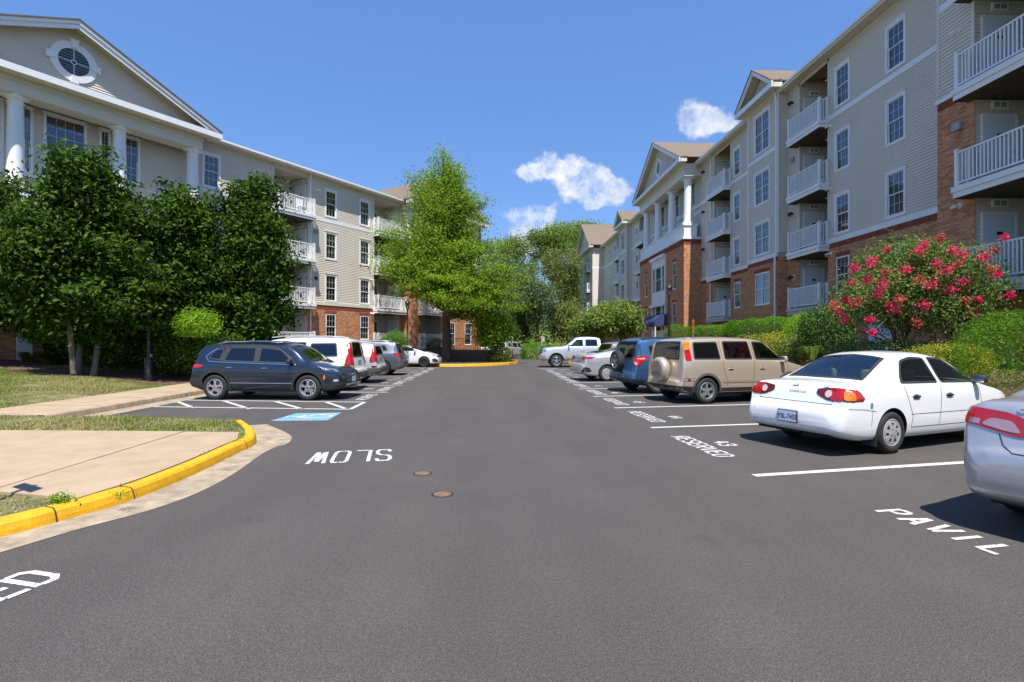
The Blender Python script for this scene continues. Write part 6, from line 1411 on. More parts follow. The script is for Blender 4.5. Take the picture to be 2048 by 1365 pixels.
def tall_lamp_wagon(name,label,L,W,H,col,px,head,lp,lz=(.80,1.60),dark=False,rw=.35):
    """estate or SUV seen from behind with lamps running up the rear pillars"""
    P=suv(L,W,H,1.0,L-.98,1.04,1.06,rear_top=.3,cowl=L-1.25,rf=L-2.05,bump=.70,rw=rw,tail=.2,paint=col,glassmat=M_tint)
    c=Car(name,label,P); f=L/4.8
    c.glass('side_window',Sd([(.58,1.12),(1.5,1.10),(1.48,H-.21),(.66,H-.2)]),SIDE,both=True,rnd=2); c.glass('side_window',Sd([(1.6,1.09),(2.45,1.08),(2.42,H-.17),(1.62,H-.17)]),SIDE,both=True); c.glass('side_window',Sd([(2.55,1.07),(L-1.35,1.05),(L-1.5,1.12),(L-1.98,H-.2),(2.55,H-.17)]),SIDE,both=True)
    c.glass('windscreen',[(L-1.3,-.68,1),(L-1.25,0,1),(L-1.3,.68,1),(L-1.92,.57,1),(L-1.98,0,1),(L-1.92,-.57,1)],(0,0,-1),rnd=1,m=M_cglass); c.glass('rear_window',[(.1,-.58,1.10),(.1,.58,1.10),(.26,.50,H-.17),(.26,-.50,H-.17)],(1,0,-.1),rnd=2)
    for sg in (1,-1):
        S=lambda pts:[(p[0],sg*1.,p[1]) for p in pts]; d=(0,-sg,0)
        c.patch('tail_lamp',[(.34,sg*.95,.84),(.33,sg*.9,1.04),(.31,sg*.80,1.22),(.37,sg*.70,H-.26),(.36,sg*.64,H-.18),(.27,sg*.62,H-.24),(.17,sg*.68,1.2),(.12,sg*.72,1.05),(.12,sg*.72,.84)],(.7,-.7*sg,0),M_red,off=.024,rnd=1)
        c.ribbon('door_gap',S([(2.5,H-.15),(2.5,1.0),(2.48,.45)]),d,.01,M_seam); c.ribbon('door_gap',S([(1.55,H-.15),(1.55,1.0),(1.66,.6)]),d,.01,M_seam)
        c.patch('lower_bumper',[(.55,sg*.95,.32),(.5,sg*.95,.58),(.15,sg*.85,.60),(.02,sg*.3,.60),(.02,0,.60),(.02,0,.40),(.2,sg*.8,.36)],(.75,-.66*sg,0),mat('grey_plastic',(.10,.095,.09),.6),off=.008,rnd=0); c.patch('bumper_reflector',[(.3,sg*.9,.62),(.3,sg*.9,.68),(.12,sg*.85,.68),(.12,sg*.85,.62)],(.6,-.8*sg,0),M_redd,off=.01,rnd=0)
    c.plate('',0,.88); b=MB()
    for yy in (-.55,.55): b.tube([(.6,yy,H-.03),(.9,yy,H+.02),(2.4,yy,H+.025),(2.8,yy,H-.02)],.018,8)
    b.build('roof_rail',M_grey,c.root,loc=(-L/2,0,0))
    c.handle(1.8,.95,col); c.handle(2.75,.94,col); c.mirror(L-1.6,1.12,col); c.wheels('straight',5); c.interior(M_seatg); c.finish_body(); c.place(lp,px,head); return c
def grey_suv():
    P=suv(4.67,1.89,1.66,.96,3.78,1.04,1.05,rear_top=.42,cowl=3.62,rf=2.85,bump=.72,rw=.365,tail=.26,paint=paint('grey',(.13,.15,.19),.5,.32),glassmat=M_tint)
    c=Car('suv','grey SUV with slim red tail lamps, last of the row of tails on the left',P)
    c.glass('side_window',Sd([(.7,1.18),(1.4,1.11),(1.36,1.45),(.84,1.44)]),SIDE,both=True,rnd=2); c.glass('side_window',Sd([(1.5,1.1),(2.4,1.08),(2.36,1.5),(1.52,1.48)]),SIDE,both=True); c.glass('side_window',Sd([(2.5,1.08),(3.5,1.04),(3.4,1.1),(2.95,1.46),(2.5,1.5)]),SIDE,both=True)
    c.glass('windscreen',[(3.55,-.68,1),(3.62,0,1),(3.55,.68,1),(2.98,.57,1),(2.92,0,1),(2.98,-.57,1)],(0,0,-1),rnd=1); c.glass('rear_window',[(.1,-.62,1.09),(.1,.62,1.09),(.36,.54,1.5),(.36,-.54,1.5)],(1,0,-.1),rnd=2)
    for sg in (1,-1):
        S=lambda pts:[(p[0],sg*1.,p[1]) for p in pts]; d=(0,-sg,0)
        c.patch('tail_lamp',[(.42,sg*.95,1.08),(.25,sg*.85,1.08),(.12,sg*.6,1.04),(.12,sg*.62,.92),(.22,sg*.82,.90),(.36,sg*.93,.95)],(.7,-.7*sg,0),M_red,off=.012,rnd=1); c.patch('bumper_reflector',[(.4,sg*.9,.66),(.4,sg*.9,.70),(.12,sg*.8,.70),(.1,sg*.7,.66)],(.65,-.75*sg,0),M_red,off=.012,rnd=0)
        c.ribbon('door_gap',S([(2.45,1.5),(2.45,1.0),(2.42,.45)]),d,.01,M_seam); c.ribbon('door_gap',S([(1.45,1.45),(1.48,1.0),(1.6,.6)]),d,.01,M_seam)
        c.patch('lower_bumper',[(.5,sg*.95,.32),(.48,sg*.95,.46),(.15,sg*.85,.5),(.02,sg*.3,.5),(.02,0,.5),(.02,0,.40),(.2,sg*.8,.36)],(.75,-.66*sg,0),mat('grey_plastic',(.10,.095,.09),.6),off=.008,rnd=0)
    c.plate('',0,.86); b=MB()
    for yy in (-.57,.57): b.tube([(.75,yy,1.60),(1.0,yy,1.655),(2.4,yy,1.67),(2.75,yy,1.62)],.018,8)
    b.build('roof_rail',M_alloy,c.root,loc=(-2.335,0,0)); c.handle(1.7,.95,c.paint); c.handle(2.65,.94,c.paint); c.mirror(3.25,1.12,c.paint); c.wheels('double',5); c.interior(M_seatg); c.finish_body(); c.place((.96,.92),(764,752.5),180); return c
def white_coupe():
    P=sedan(4.49,1.80,1.40,.94,3.64,.94,.98,1.08,.16,1.55,2.55,3.60,bump=.70,dlen=.45,rw=.325,paint=paint('white_b',(.78,.79,.80)),glassmat=M_tint,arch=.37,archz=.34)
    c=Car('coupe','white two-door coupe parked nose-out at the end of the left row',P); 
    c.glass('side_window',Sd([(1.55,1.05),(3.32,.985),(3.2,1.03),(2.6,1.28),(2.1,1.31),(1.75,1.22)]),SIDE,both=True); c.glass('windscreen',[(3.54,-.64,1),(3.6,0,1),(3.54,.64,1),(2.72,.53,1),(2.66,0,1),(2.72,-.53,1)],(0,0,-1),rnd=1,m=M_cglass); c.glass('rear_window',[(.6,-.6,1),(.56,0,1),(.6,.6,1),(1.45,.5,1),(1.5,0,1),(1.45,-.5,1)],(0,0,-1),rnd=1)
    for sg in (1,-1):
        S=lambda pts:[(p[0],sg*1.,p[1]) for p in pts]; d=(0,-sg,0)
        c.ribbon('door_gap',S([(1.9,1.0),(1.95,.7),(1.9,.36)]),d,.009,M_seam); c.ribbon('door_gap',S([(3.2,.95),(3.25,.6),(3.15,.36)]),d,.009,M_seam)
        c.patch('head_lamp',[(3.9,sg*.9,.80),(3.96,sg*.88,.84),(4.28,sg*.6,.76),(4.34,sg*.5,.71),(4.1,sg*.8,.72)],(-.65,-.75*sg,0),M_hlamp,off=.008,rnd=1); c.patch('bumper_vent',[(4.15,sg*.8,.34),(4.12,sg*.82,.52),(4.25,sg*.7,.56),(4.36,sg*.5,.42),(4.36,sg*.5,.34)],(-.7,-.7*sg,0),M_plas,off=.007,rnd=0); c.patch('turn_marker',[(3.95,sg*.9,.64),(3.95,sg*.9,.68),(4.05,sg*.85,.68),(4.05,sg*.85,.64)],(-.3,-.95*sg,0),M_amber,off=.01)
    c.patch('grille',[(4.4,-.5,.60),(4.4,.5,.60),(4.35,.5,.72),(4.35,-.5,.72)],(-1,0,0),M_plas,off=.01,rnd=1)
    c.handle(2.15,.84,c.paint); c.mirror(3.05,1.0,c.paint); c.wheels('double',5,M_alloyd); c.interior(M_seatg); c.finish_body(); c.place((3.64,-.88),(848,735),-6); return c
def far_car(name,label,px,head,lp,col,L=4.52,W=1.84,H=1.66):
    P=suv(L,W,H,.95,3.64,1.05,1.05,rear_top=.4,cowl=3.6,rf=2.8,bump=.7,rw=.35,tail=.24,paint=col,glassmat=M_tint)
    c=Car(name,label,P); c.glass('side_window',Sd([(.66,1.16),(1.4,1.11),(1.36,1.46),(.8,1.44)]),SIDE,both=True); c.glass('side_window',Sd([(1.5,1.1),(2.35,1.08),(2.32,1.5),(1.52,1.48)]),SIDE,both=True); c.glass('side_window',Sd([(2.45,1.08),(3.45,1.04),(3.35,1.1),(2.9,1.46),(2.45,1.5)]),SIDE,both=True)
    c.glass('rear_window',[(.1,-.62,1.09),(.1,.62,1.09),(.34,.54,1.5),(.34,-.54,1.5)],(1,0,-.1),rnd=2); c.glass('windscreen',[(3.52,-.66,1),(3.6,0,1),(3.52,.66,1),(2.95,.55,1),(2.9,0,1),(2.95,-.55,1)],(0,0,-1),rnd=1)
    c.patch2('tail_lamp',[(.42,.95,1.1),(.25,.85,1.08),(.15,.66,1.02),(.15,.66,.9),(.36,.93,.95)],(.7,-.7,0),M_red,off=.012); c.patch2('head_lamp',[(L-.5,.9,.86),(L-.42,.88,.95),(L-.15,.62,.84),(L-.2,.7,.76)],(-.65,-.75,0),M_hlamp,off=.01)
    c.plate('',0,.86); c.mirror(3.25,1.12,col); c.wheels('straight',5); c.interior(M_seatg); c.finish_body(); c.place(lp,px,head); return c
white_sedan(); gold_suv(); blue_suv(); silver_compact(); silver_near(); pickup()
dark_crossover()
tall_lamp_wagon('suv','white SUV with tall red tail lamps climbing its rear pillars, tail toward the drive lane',4.80,1.90,1.76,paint('white_c',(.76,.77,.77)),(-4.4,18.0),180,(0,0))
tall_lamp_wagon('wagon','silver-white wagon mostly hidden behind the white SUV on the left',4.73,1.86,1.60,paint('silver_d',(.62,.63,.65),.4,.35),(-4.35,21.2),181,(0,0))
grey_suv(); white_coupe()
far_car('suv','silver SUV on the cross street behind the yellow curb',(1049,716.5),58,(3.64,-.9),paint('silver_e',(.55,.55,.57),.5,.35))
far_car('car','white car half hidden by the street sign on the cross street',(-.4,53.5),75,(2.2,0),paint('white_d',(.75,.75,.76)),L=4.4,H=1.5)
P_=None
far_car('car','grey car between the silver compact sedan and the pickup truck',(5.2,25.3),14,(0,0),paint('taupe',(.30,.29,.28),.5,.35),L=4.5,H=1.62)
# ================================================================ VEGETATION
RG=np.random.default_rng(7)
M_bark=mat('bark',(.10,.075,.055),.95,var=.4,vscale=12,bump=1.,bscale=30,stretch=(1,1,.25))
M_barkl=mat('bark_pale',(.15,.125,.10),.95,var=.3,vscale=8,bump=.6,bscale=30,stretch=(1,1,.3))
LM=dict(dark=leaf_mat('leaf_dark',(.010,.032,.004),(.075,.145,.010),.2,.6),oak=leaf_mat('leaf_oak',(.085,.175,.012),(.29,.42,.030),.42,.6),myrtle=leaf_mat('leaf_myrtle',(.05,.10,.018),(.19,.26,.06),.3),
 hedge=leaf_mat('leaf_hedge',(.045,.13,.008),(.14,.30,.014),.3),bright=leaf_mat('leaf_bright',(.11,.24,.012),(.28,.42,.03),.4),yellow=leaf_mat('leaf_yellow',(.18,.22,.015),(.40,.38,.05),.35),
 blue=leaf_mat('leaf_bluish',(.05,.095,.035),(.17,.235,.095),.28),olive=leaf_mat('leaf_olive',(.08,.12,.026),(.24,.26,.075),.3),mid=leaf_mat('leaf_mid',(.07,.13,.022),(.24,.31,.065),.35),holly=leaf_mat('leaf_holly',(.022,.07,.014),(.10,.18,.04),.2,.3),
 pink=leaf_mat('petal',(.48,.012,.075),(.80,.07,.18),.25),pinkd=leaf_mat('petal_faded',(.42,.06,.06),(.55,.15,.11),.3),grass=leaf_mat('grass_blade',(.08,.14,.018),(.26,.29,.06),.35),dry=leaf_mat('grass_dry',(.30,.24,.09),(.48,.40,.20),.3))
def leaves(C,N,size,out=None,ratio=.42,upb=.35,rng=RG):
    """one kite-shaped leaf at each point of C; N: preferred facing"""
    n=len(C); rd=rng.normal(size=(n,3)); nm=rd*.9+N*1.0; nm[:,2]+=upb; nm/=np.linalg.norm(nm,axis=1)[:,None]+1e-9
    t=rng.normal(size=(n,3)); t-=nm*(t*nm).sum(1)[:,None]; t/=np.linalg.norm(t,axis=1)[:,None]+1e-9; b=np.cross(nm,t)
    s=size*rng.uniform(.65,1.3,n)[:,None]; V=np.empty((n,4,3))
    V[:,0]=C-t*s*.5; V[:,1]=C-t*s*.05+b*s*ratio*.5+nm*s*.06; V[:,2]=C+t*s*.5-nm*s*.08; V[:,3]=C-t*s*.05-b*s*ratio*.5+nm*s*.06; return V
def clumps_in(blobs,n,shell=.55,rng=RG):
    """n clump centres spread through ellipsoids, denser towards the outside; returns centres and outward directions"""
    vol=np.array([b[3]*b[4]*b[5] for b in blobs])**.75; pick=rng.choice(len(blobs),n,p=vol/vol.sum()); C=np.empty((n,3));N=np.empty((n,3))
    d=rng.normal(size=(n,3)); d/=np.linalg.norm(d,axis=1)[:,None]; r=(shell+(1-shell)*rng.random(n))**.8
    B=np.array([b[:6] for b in blobs])[pick]; C=B[:,:3]+d*B[:,3:6]*r[:,None]; N=d.copy(); return C,N
def crown(blobs,ncl,per,size,cr,shell=.5,ratio=.42,upb=.35,rng=RG,flat=1.,core=0):
    C,N=clumps_in(blobs,ncl,shell,rng); off=rng.normal(size=(ncl,per,3))*cr*np.array([1,1,.7*flat]); P=(C[:,None]+off).reshape(-1,3); NN=(N[:,None]*.8+off/cr*.5).reshape(-1,3)
    return leaves(P,NN,size,ratio=ratio,upb=upb,rng=rng),C
def limbs(mb,base,tips,r0,h_fork,rng,stems=1,spread=.4,seg=7):
    base=Vector(base)
    forks=[]
    for s in range(stems):
        a=rng.uniform(0,6.28); top=base+Vector((math.cos(a)*spread*(stems>1),math.sin(a)*spread*(stems>1),h_fork)); b0=base+Vector((math.cos(a)*.18*(stems>1),math.sin(a)*.18*(stems>1),-.25)); mid=(b0+top)/2+Vector((rng.uniform(-.1,.1),rng.uniform(-.1,.1),0))
        mb.tube([b0,b0+Vector((0,0,.3)),mid,top],[r0*1.35,r0*1.02,r0*.9,r0*.75],9); forks.append(top)
    for t in tips:
        t=Vector(t); f=min(forks,key=lambda q:(q-t).length); m=f.lerp(t,.5)+Vector((rng.uniform(-.3,.3),rng.uniform(-.3,.3),rng.uniform(.1,.5))); L=(t-f).length
        mb.tube([f-Vector((0,0,.12)),f.lerp(m,.5),m,t],[r0*.5,r0*.36,r0*.25,r0*.06],6,cap=False)
def tree(name,label,base,blobs,leafm,ncl,per,size,cr,trunk=.18,fork=2.,stems=1,spread=.5,bark=None,shell=.5,cat='tree',group=None,seed=1,nt=16,ratio=.42,upb=.35,flat=1.):
    rng=np.random.default_rng(seed); V,C=crown(blobs,ncl,per,size,cr,shell,ratio,upb,rng,flat); t=thing(name,label,cat,base,group=group); off=-Vector(base)
    ob('crown',quads_mesh('crown',V,LM[leafm]),t,loc=off)
    rr=random.Random(seed); mb=MB(); idx=rng.choice(len(C),min(nt,len(C)),replace=False); limbs(mb,base,[C[i] for i in idx],trunk,fork,rr,stems,spread); mb.build('trunk',bark or M_bark,t,smooth=True,loc=off); return t
def shrub(name,label,c,r,leafm,n,size,cat='shrub',group=None,seed=1,sq=2.6,fuzz=.03,base=None,ratio=.5,stems=True):
    """clipped or bushy shrub: leaves over a rounded body, dark twigs inside"""
    rng=np.random.default_rng(seed); d=rng.normal(size=(n,3)); d/=np.linalg.norm(d,axis=1)[:,None]; q=np.sign(d)*np.abs(d)**(2/sq); k=(np.abs(d)**sq).sum(1)**(-1/sq); P=d*k[:,None]*np.array(r)
    P*=(1-np.abs(rng.normal(size=n))*.10)[:,None]; P+=rng.normal(size=(n,3))*fuzz; P[:,2]=np.maximum(P[:,2],-r[2]); 
    P*=(1+.06*np.sin(P[:,[1]]*3.1+seed)*np.sin(P[:,[0]]*2.7)); V=leaves(P,d,size,ratio=ratio,upb=.2,rng=rng); gz=c[2]-r[2]
    t=thing(name,label,cat,(c[0],c[1],gz),group=group); ob('foliage',quads_mesh('foliage',V,LM[leafm]),t,loc=(0,0,r[2]))
    mb=MB(); rr=random.Random(seed)
    for i in range(7): a=rr.uniform(0,6.28); e=rr.uniform(.3,.8); mb.tube([(0,0,-.05),(math.cos(a)*r[0]*.3*e,math.sin(a)*r[1]*.3*e,r[2]*.7),(math.cos(a)*r[0]*.75*e,math.sin(a)*r[1]*.75*e,r[2]*1.35)],[.03,.022,.008],5)
    mb.build('stem',M_bark,t)
    return t
def tree_b(name,label,base,blobs,leafm,nb,ncl,per,size,cr,trunk=.18,low=2.,top=None,stems=1,spread=.4,bark=None,cat='tree',seed=1,ratio=.42,upb=.6,flat=.45,start=.3,droop=.0):
    '''crown grown on branches: each branch reaches into the envelope and carries sprays of leaves along its outer part'''
    rng=np.random.default_rng(seed); rr=random.Random(seed); B=np.array(blobs); bz=Vector(base); t=thing(name,label,cat,base); off=-Vector(base)
    zc=max(b[2]+b[5]*.75 for b in blobs); cxy=(B[:,:2]*B[:,3:4]).sum(0)/B[:,3].sum(); top=Vector((cxy[0]*.6+bz.x*.4,cxy[1]*.6+bz.y*.4,zc-.9 if top is None else top))
    axes=[]
    mb=MB()
    for k in range(stems):
        a=6.28*k/stems+.4; d=Vector((math.cos(a)*spread,math.sin(a)*spread,0))*(stems>1); tp=top+d*1.6+Vector((0,0,-k*.7)); b0=bz+d*.55; mid=b0.lerp(tp,.5)+Vector((rr.uniform(-.15,.15),rr.uniform(-.15,.15),0)); axes.append((b0,mid,tp))
        pts=[b0+Vector((0,0,-.25)),b0+Vector((0,0,.15)),b0.lerp(mid,.5),mid,mid.lerp(tp,.5),tp]; mb.tube(pts,[trunk*1.5,trunk*1.1,trunk*.92,trunk*.7,trunk*.4,trunk*.06],9)
    vol=(B[:,3]*B[:,4]*B[:,5])**.7; P=[];NN=[]
    for i in range(nb):
        b=B[rng.choice(len(B),p=vol/vol.sum())]; d=rng.normal(size=3); d/=np.linalg.norm(d); q=Vector(b[:3]+d*b[3:6]*rng.uniform(.55,1.08)); ax=axes[i%stems]
        f=min(.93,max(.12,((q.z-bz.z)*rr.uniform(.45,.75)+low*.35)/(ax[2].z-bz.z))); f=max(f,low/(ax[2].z-bz.z)*.8)
        o=ax[0].lerp(ax[1],f*2) if f<.5 else ax[1].lerp(ax[2],f*2-1); m=o.lerp(q,.5)+Vector((rr.uniform(-.2,.2),rr.uniform(-.2,.2),(q-o).length*.10)); L=(q-o).length
        r0=trunk*.34*min(1.,L/4.)+.012; mb.tube([o,o.lerp(m,.5),m,m.lerp(q,.5),q],[r0,r0*.75,r0*.5,r0*.3,.004],5,cap=False)
        dv=(q-m).normalized(); e=np.array(dv)
        for j in range(ncl):
            u=start+(1-start)*((j+rng.random())/ncl); c=(o*(1-u)**2+m*2*u*(1-u)*1.0+q*u*u) if False else (o.lerp(m,u*2) if u<.5 else m.lerp(q,u*2-1)); w=cr*(.55+.6*rng.random())*(1.15-.45*u)
            off3=rng.normal(size=(per,3))*np.array([1,1,flat])*w; al=(rng.random(per)-.5)*w*1.6; pp=np.array(c)+off3+e*al[:,None]; pp[:,2]-=droop*np.abs(off3[:,:2]).sum(1); P.append(pp); nn=off3/w*.35+np.array(d)*.3; NN.append(nn)
    V=leaves(np.concatenate(P),np.concatenate(NN),size,ratio=ratio,upb=upb,rng=rng); ob('crown',quads_mesh('crown',V,LM[leafm]),t,loc=off); mb.build('trunk',bark or M_bark,t,smooth=True,loc=off); return t
# ---- the dark trees on the left lawn
def at(px,py,D): p=AT(px,py,D); return (p.x,p.y,p.z)
def blob(px,py,D,rx,rz,ry=None): p=AT(px,py,D); return (p.x,p.y,p.z,rx*D/FPX,(ry or rx)*D/FPX,rz*D/FPX)
def gbase(px,D,z): r=RAY(px,684); return (r[0]*D,r[1]*D,z)
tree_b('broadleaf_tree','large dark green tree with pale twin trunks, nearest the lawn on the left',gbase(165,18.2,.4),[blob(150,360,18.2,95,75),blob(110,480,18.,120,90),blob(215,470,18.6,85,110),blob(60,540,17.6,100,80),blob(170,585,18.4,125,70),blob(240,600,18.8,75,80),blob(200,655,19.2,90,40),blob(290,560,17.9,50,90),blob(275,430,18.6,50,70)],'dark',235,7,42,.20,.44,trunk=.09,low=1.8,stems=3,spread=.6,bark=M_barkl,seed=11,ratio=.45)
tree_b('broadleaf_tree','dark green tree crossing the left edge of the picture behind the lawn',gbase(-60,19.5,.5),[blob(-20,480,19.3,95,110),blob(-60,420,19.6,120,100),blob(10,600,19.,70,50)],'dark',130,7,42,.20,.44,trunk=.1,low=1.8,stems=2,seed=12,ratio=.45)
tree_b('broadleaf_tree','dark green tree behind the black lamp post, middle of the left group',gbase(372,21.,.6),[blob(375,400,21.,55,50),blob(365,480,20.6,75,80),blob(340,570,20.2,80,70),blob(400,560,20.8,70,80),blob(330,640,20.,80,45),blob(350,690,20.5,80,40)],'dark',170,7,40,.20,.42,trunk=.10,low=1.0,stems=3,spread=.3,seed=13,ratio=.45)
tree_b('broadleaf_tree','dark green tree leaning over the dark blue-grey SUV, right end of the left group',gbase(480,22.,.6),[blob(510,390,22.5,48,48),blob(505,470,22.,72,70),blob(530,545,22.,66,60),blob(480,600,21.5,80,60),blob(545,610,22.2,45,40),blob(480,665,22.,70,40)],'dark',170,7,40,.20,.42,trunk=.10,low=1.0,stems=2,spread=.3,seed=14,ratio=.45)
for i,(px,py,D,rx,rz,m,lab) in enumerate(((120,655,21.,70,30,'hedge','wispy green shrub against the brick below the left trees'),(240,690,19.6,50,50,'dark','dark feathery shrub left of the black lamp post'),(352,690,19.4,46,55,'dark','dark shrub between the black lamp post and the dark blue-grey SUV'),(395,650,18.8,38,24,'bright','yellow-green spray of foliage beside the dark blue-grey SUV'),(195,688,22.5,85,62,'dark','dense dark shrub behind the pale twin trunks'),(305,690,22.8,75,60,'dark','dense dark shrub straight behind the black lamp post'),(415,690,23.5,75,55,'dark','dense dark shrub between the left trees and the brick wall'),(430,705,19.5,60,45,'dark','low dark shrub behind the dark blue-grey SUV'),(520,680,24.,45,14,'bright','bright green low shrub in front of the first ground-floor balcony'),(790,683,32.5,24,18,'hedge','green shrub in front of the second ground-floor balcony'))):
    p=AT(px,py,D); r=(rx*D/FPX,rx*D/FPX*.8,rz*D/FPX); shrub('shrub',lab,tuple(p),r,m,2600 if rx<64 else 6500,.12 if rx<64 else .17,seed=30+i,fuzz=.12,sq=2.,ratio=.35)
shrub('clipped_shrub','rounded yellow-green clipped shrub at the left edge',tuple(AT(-6,697,23.)),(.7,.7,.38),'yellow',2500,.06,seed=41)
def tuft(label,base,n,h,m,seed):
    rng=np.random.default_rng(seed); V=np.empty((n,4,3)); a=rng.uniform(0,6.28,n); ln=h*rng.uniform(.6,1.2,n); r0=rng.uniform(0,.12,n); d=np.stack([np.cos(a),np.sin(a),np.zeros(n)],1); s=np.stack([-np.sin(a),np.cos(a),np.zeros(n)],1)*.016
    b=d*r0[:,None]; m1=b+d*(ln*.3)[:,None]+np.array([0,0,1])*(ln*.8)[:,None]; tp=b+d*(ln*.85)[:,None]+np.array([0,0,1])*(ln*.62)[:,None]
    V[:,0]=b-s;V[:,1]=m1-s*.9;V[:,2]=tp;V[:,3]=m1+s*.9; t=thing('grass_clump',label,'plant',base); ob('blades',quads_mesh('blades',V,LM[m]),t); mb=MB(); mb.lathe([(.06,-.03),(.05,.03),(.0001,.05)],8); mb.build('crown_base',M_soil,t)
tuft('yellow-green liriope clump, left of the pair below the wispy shrub',gbase(55,21.5,.62),150,.62,'yellow',5); tuft('yellow-green liriope clump, right of the pair below the wispy shrub',gbase(95,21.3,.62),150,.62,'yellow',6)
# ---- the big bright tree on the far island
OB=[blob(885,330,38,42,40),blob(850,385,38,48,42),blob(925,385,38,52,45),blob(880,430,37.5,90,48),blob(790,470,37.2,52,42),blob(960,470,38,48,45),blob(850,500,37,80,55),blob(930,530,37,85,50),blob(800,530,36.5,60,40),blob(1010,560,37,58,38),blob(870,575,36.2,95,38),blob(980,610,37,75,36),blob(930,590,36,80,40),blob(1030,590,37,48,36),blob(765,520,36.5,36,36),blob(880,375,38,62,60)]
tree_b('shade_tree','large bright green shade tree with a dark single trunk on the far kerb island',gbase(893,38.,.12),OB,'oak',330,9,30,.20,.60,trunk=.30,low=3.4,seed=21,ratio=.34,flat=.35,start=.35)
tree('small_tree','small yellow-green tree at the corner of the brick pavilion',gbase(985,38.5,.15),[blob(985,645,38.5,36,24),blob(975,675,38.2,30,24),blob(1005,665,38.5,22,28)],'bright',170,45,.2,.25,trunk=.09,fork=.9,stems=2,spread=.2,seed=22,nt=8)
# ---- trees of the right-hand middle ground
tree('small_tree','rounded dark green multi-stemmed tree left of the navy awning',gbase(1225,38.,.2),[blob(1230,630,38,48,28),blob(1200,645,37.5,42,28),blob(1255,650,38,30,30),blob(1165,655,37.5,26,20)],'mid',300,50,.22,.28,trunk=.07,fork=1.3,stems=4,spread=.9,seed=23,nt=14)
# ---- wooded rise behind
BT=[('tall rounded pale green tree at the top of the far wood','mid',1155,500,112,80,55,33),('tall green tree on the skyline beside the far wing','mid',1190,470,120,60,28,34),('pale green broad tree at the left of the skyline wood','mid',1105,490,105,52,40,35),('feathery olive pine in front of the far wood','olive',1122,575,78,46,95,36),('bluish green tree overhanging the cross street','blue',1075,600,70,50,75,37),('dark tree partly behind the bright shade tree','blue',1020,560,82,42,75,38),('green tree filling the gap beside the far wing','mid',1148,590,95,40,80,39),('dark green tree at the foot of the far wood','blue',1050,640,74,45,50,40),('dark green tree behind the far corner of the left building','mid',985,560,95,55,70,42),('olive tree low in the far wood','olive',1135,640,72,36,40,43),('round green tree in the gap right of the shade tree','mid',1040,520,100,55,60,44),('green tree low beside the far wing','mid',1175,625,88,40,60,45),('dark tree low behind the bright shade tree','blue',960,610,80,60,60,46),('shadowy tree behind the silver SUV of the cross street','blue',1020,650,78,50,40,47)]
for lab,m,px,py,D,rx,rz,sd in BT:
    k=D/FPX; zc=CAMH+(684-py)*k; base=gbase(px,D,hfar(0,D)); rr=random.Random(sd); bl=[]
    for i in range(7): a=rr.uniform(0,6.28); q=rr.uniform(.2,.62); bl.append((base[0]+math.cos(a)*rx*k*q,base[1]+math.sin(a)*rx*k*q*.7,zc+rr.uniform(-.5,.55)*rz*k,rx*k*.55,rx*k*.5,rz*k*.42))
    tree('background_tree',lab,base,bl,m,330,34,.0042*D,.0072*D,trunk=.3,fork=max(2,zc*.45),seed=sd,nt=10,shell=.3,group='trees of the far wood')
rng=np.random.default_rng(99); P=np.stack([rng.uniform(-45,45,26000),rng.uniform(62,92,26000),np.zeros(26000)],1); P[:,2]=[hfar(a,b) for a,b in P[:,:2]]; P[:,2]+=np.abs(rng.normal(size=26000))*2.4*(.6+.4*np.sin(P[:,0]*.5)*np.cos(P[:,1]*.35))*((P[:,1]-60)/15).clip(0,1.6); V=leaves(P,np.tile([0,-.5,.5],(26000,1)),.45,rng=rng)
tag(ob('undergrowth',quads_mesh('undergrowth',V,LM['mid'])),'green brush covering the foot of the far wooded rise','undergrowth',kind='stuff')
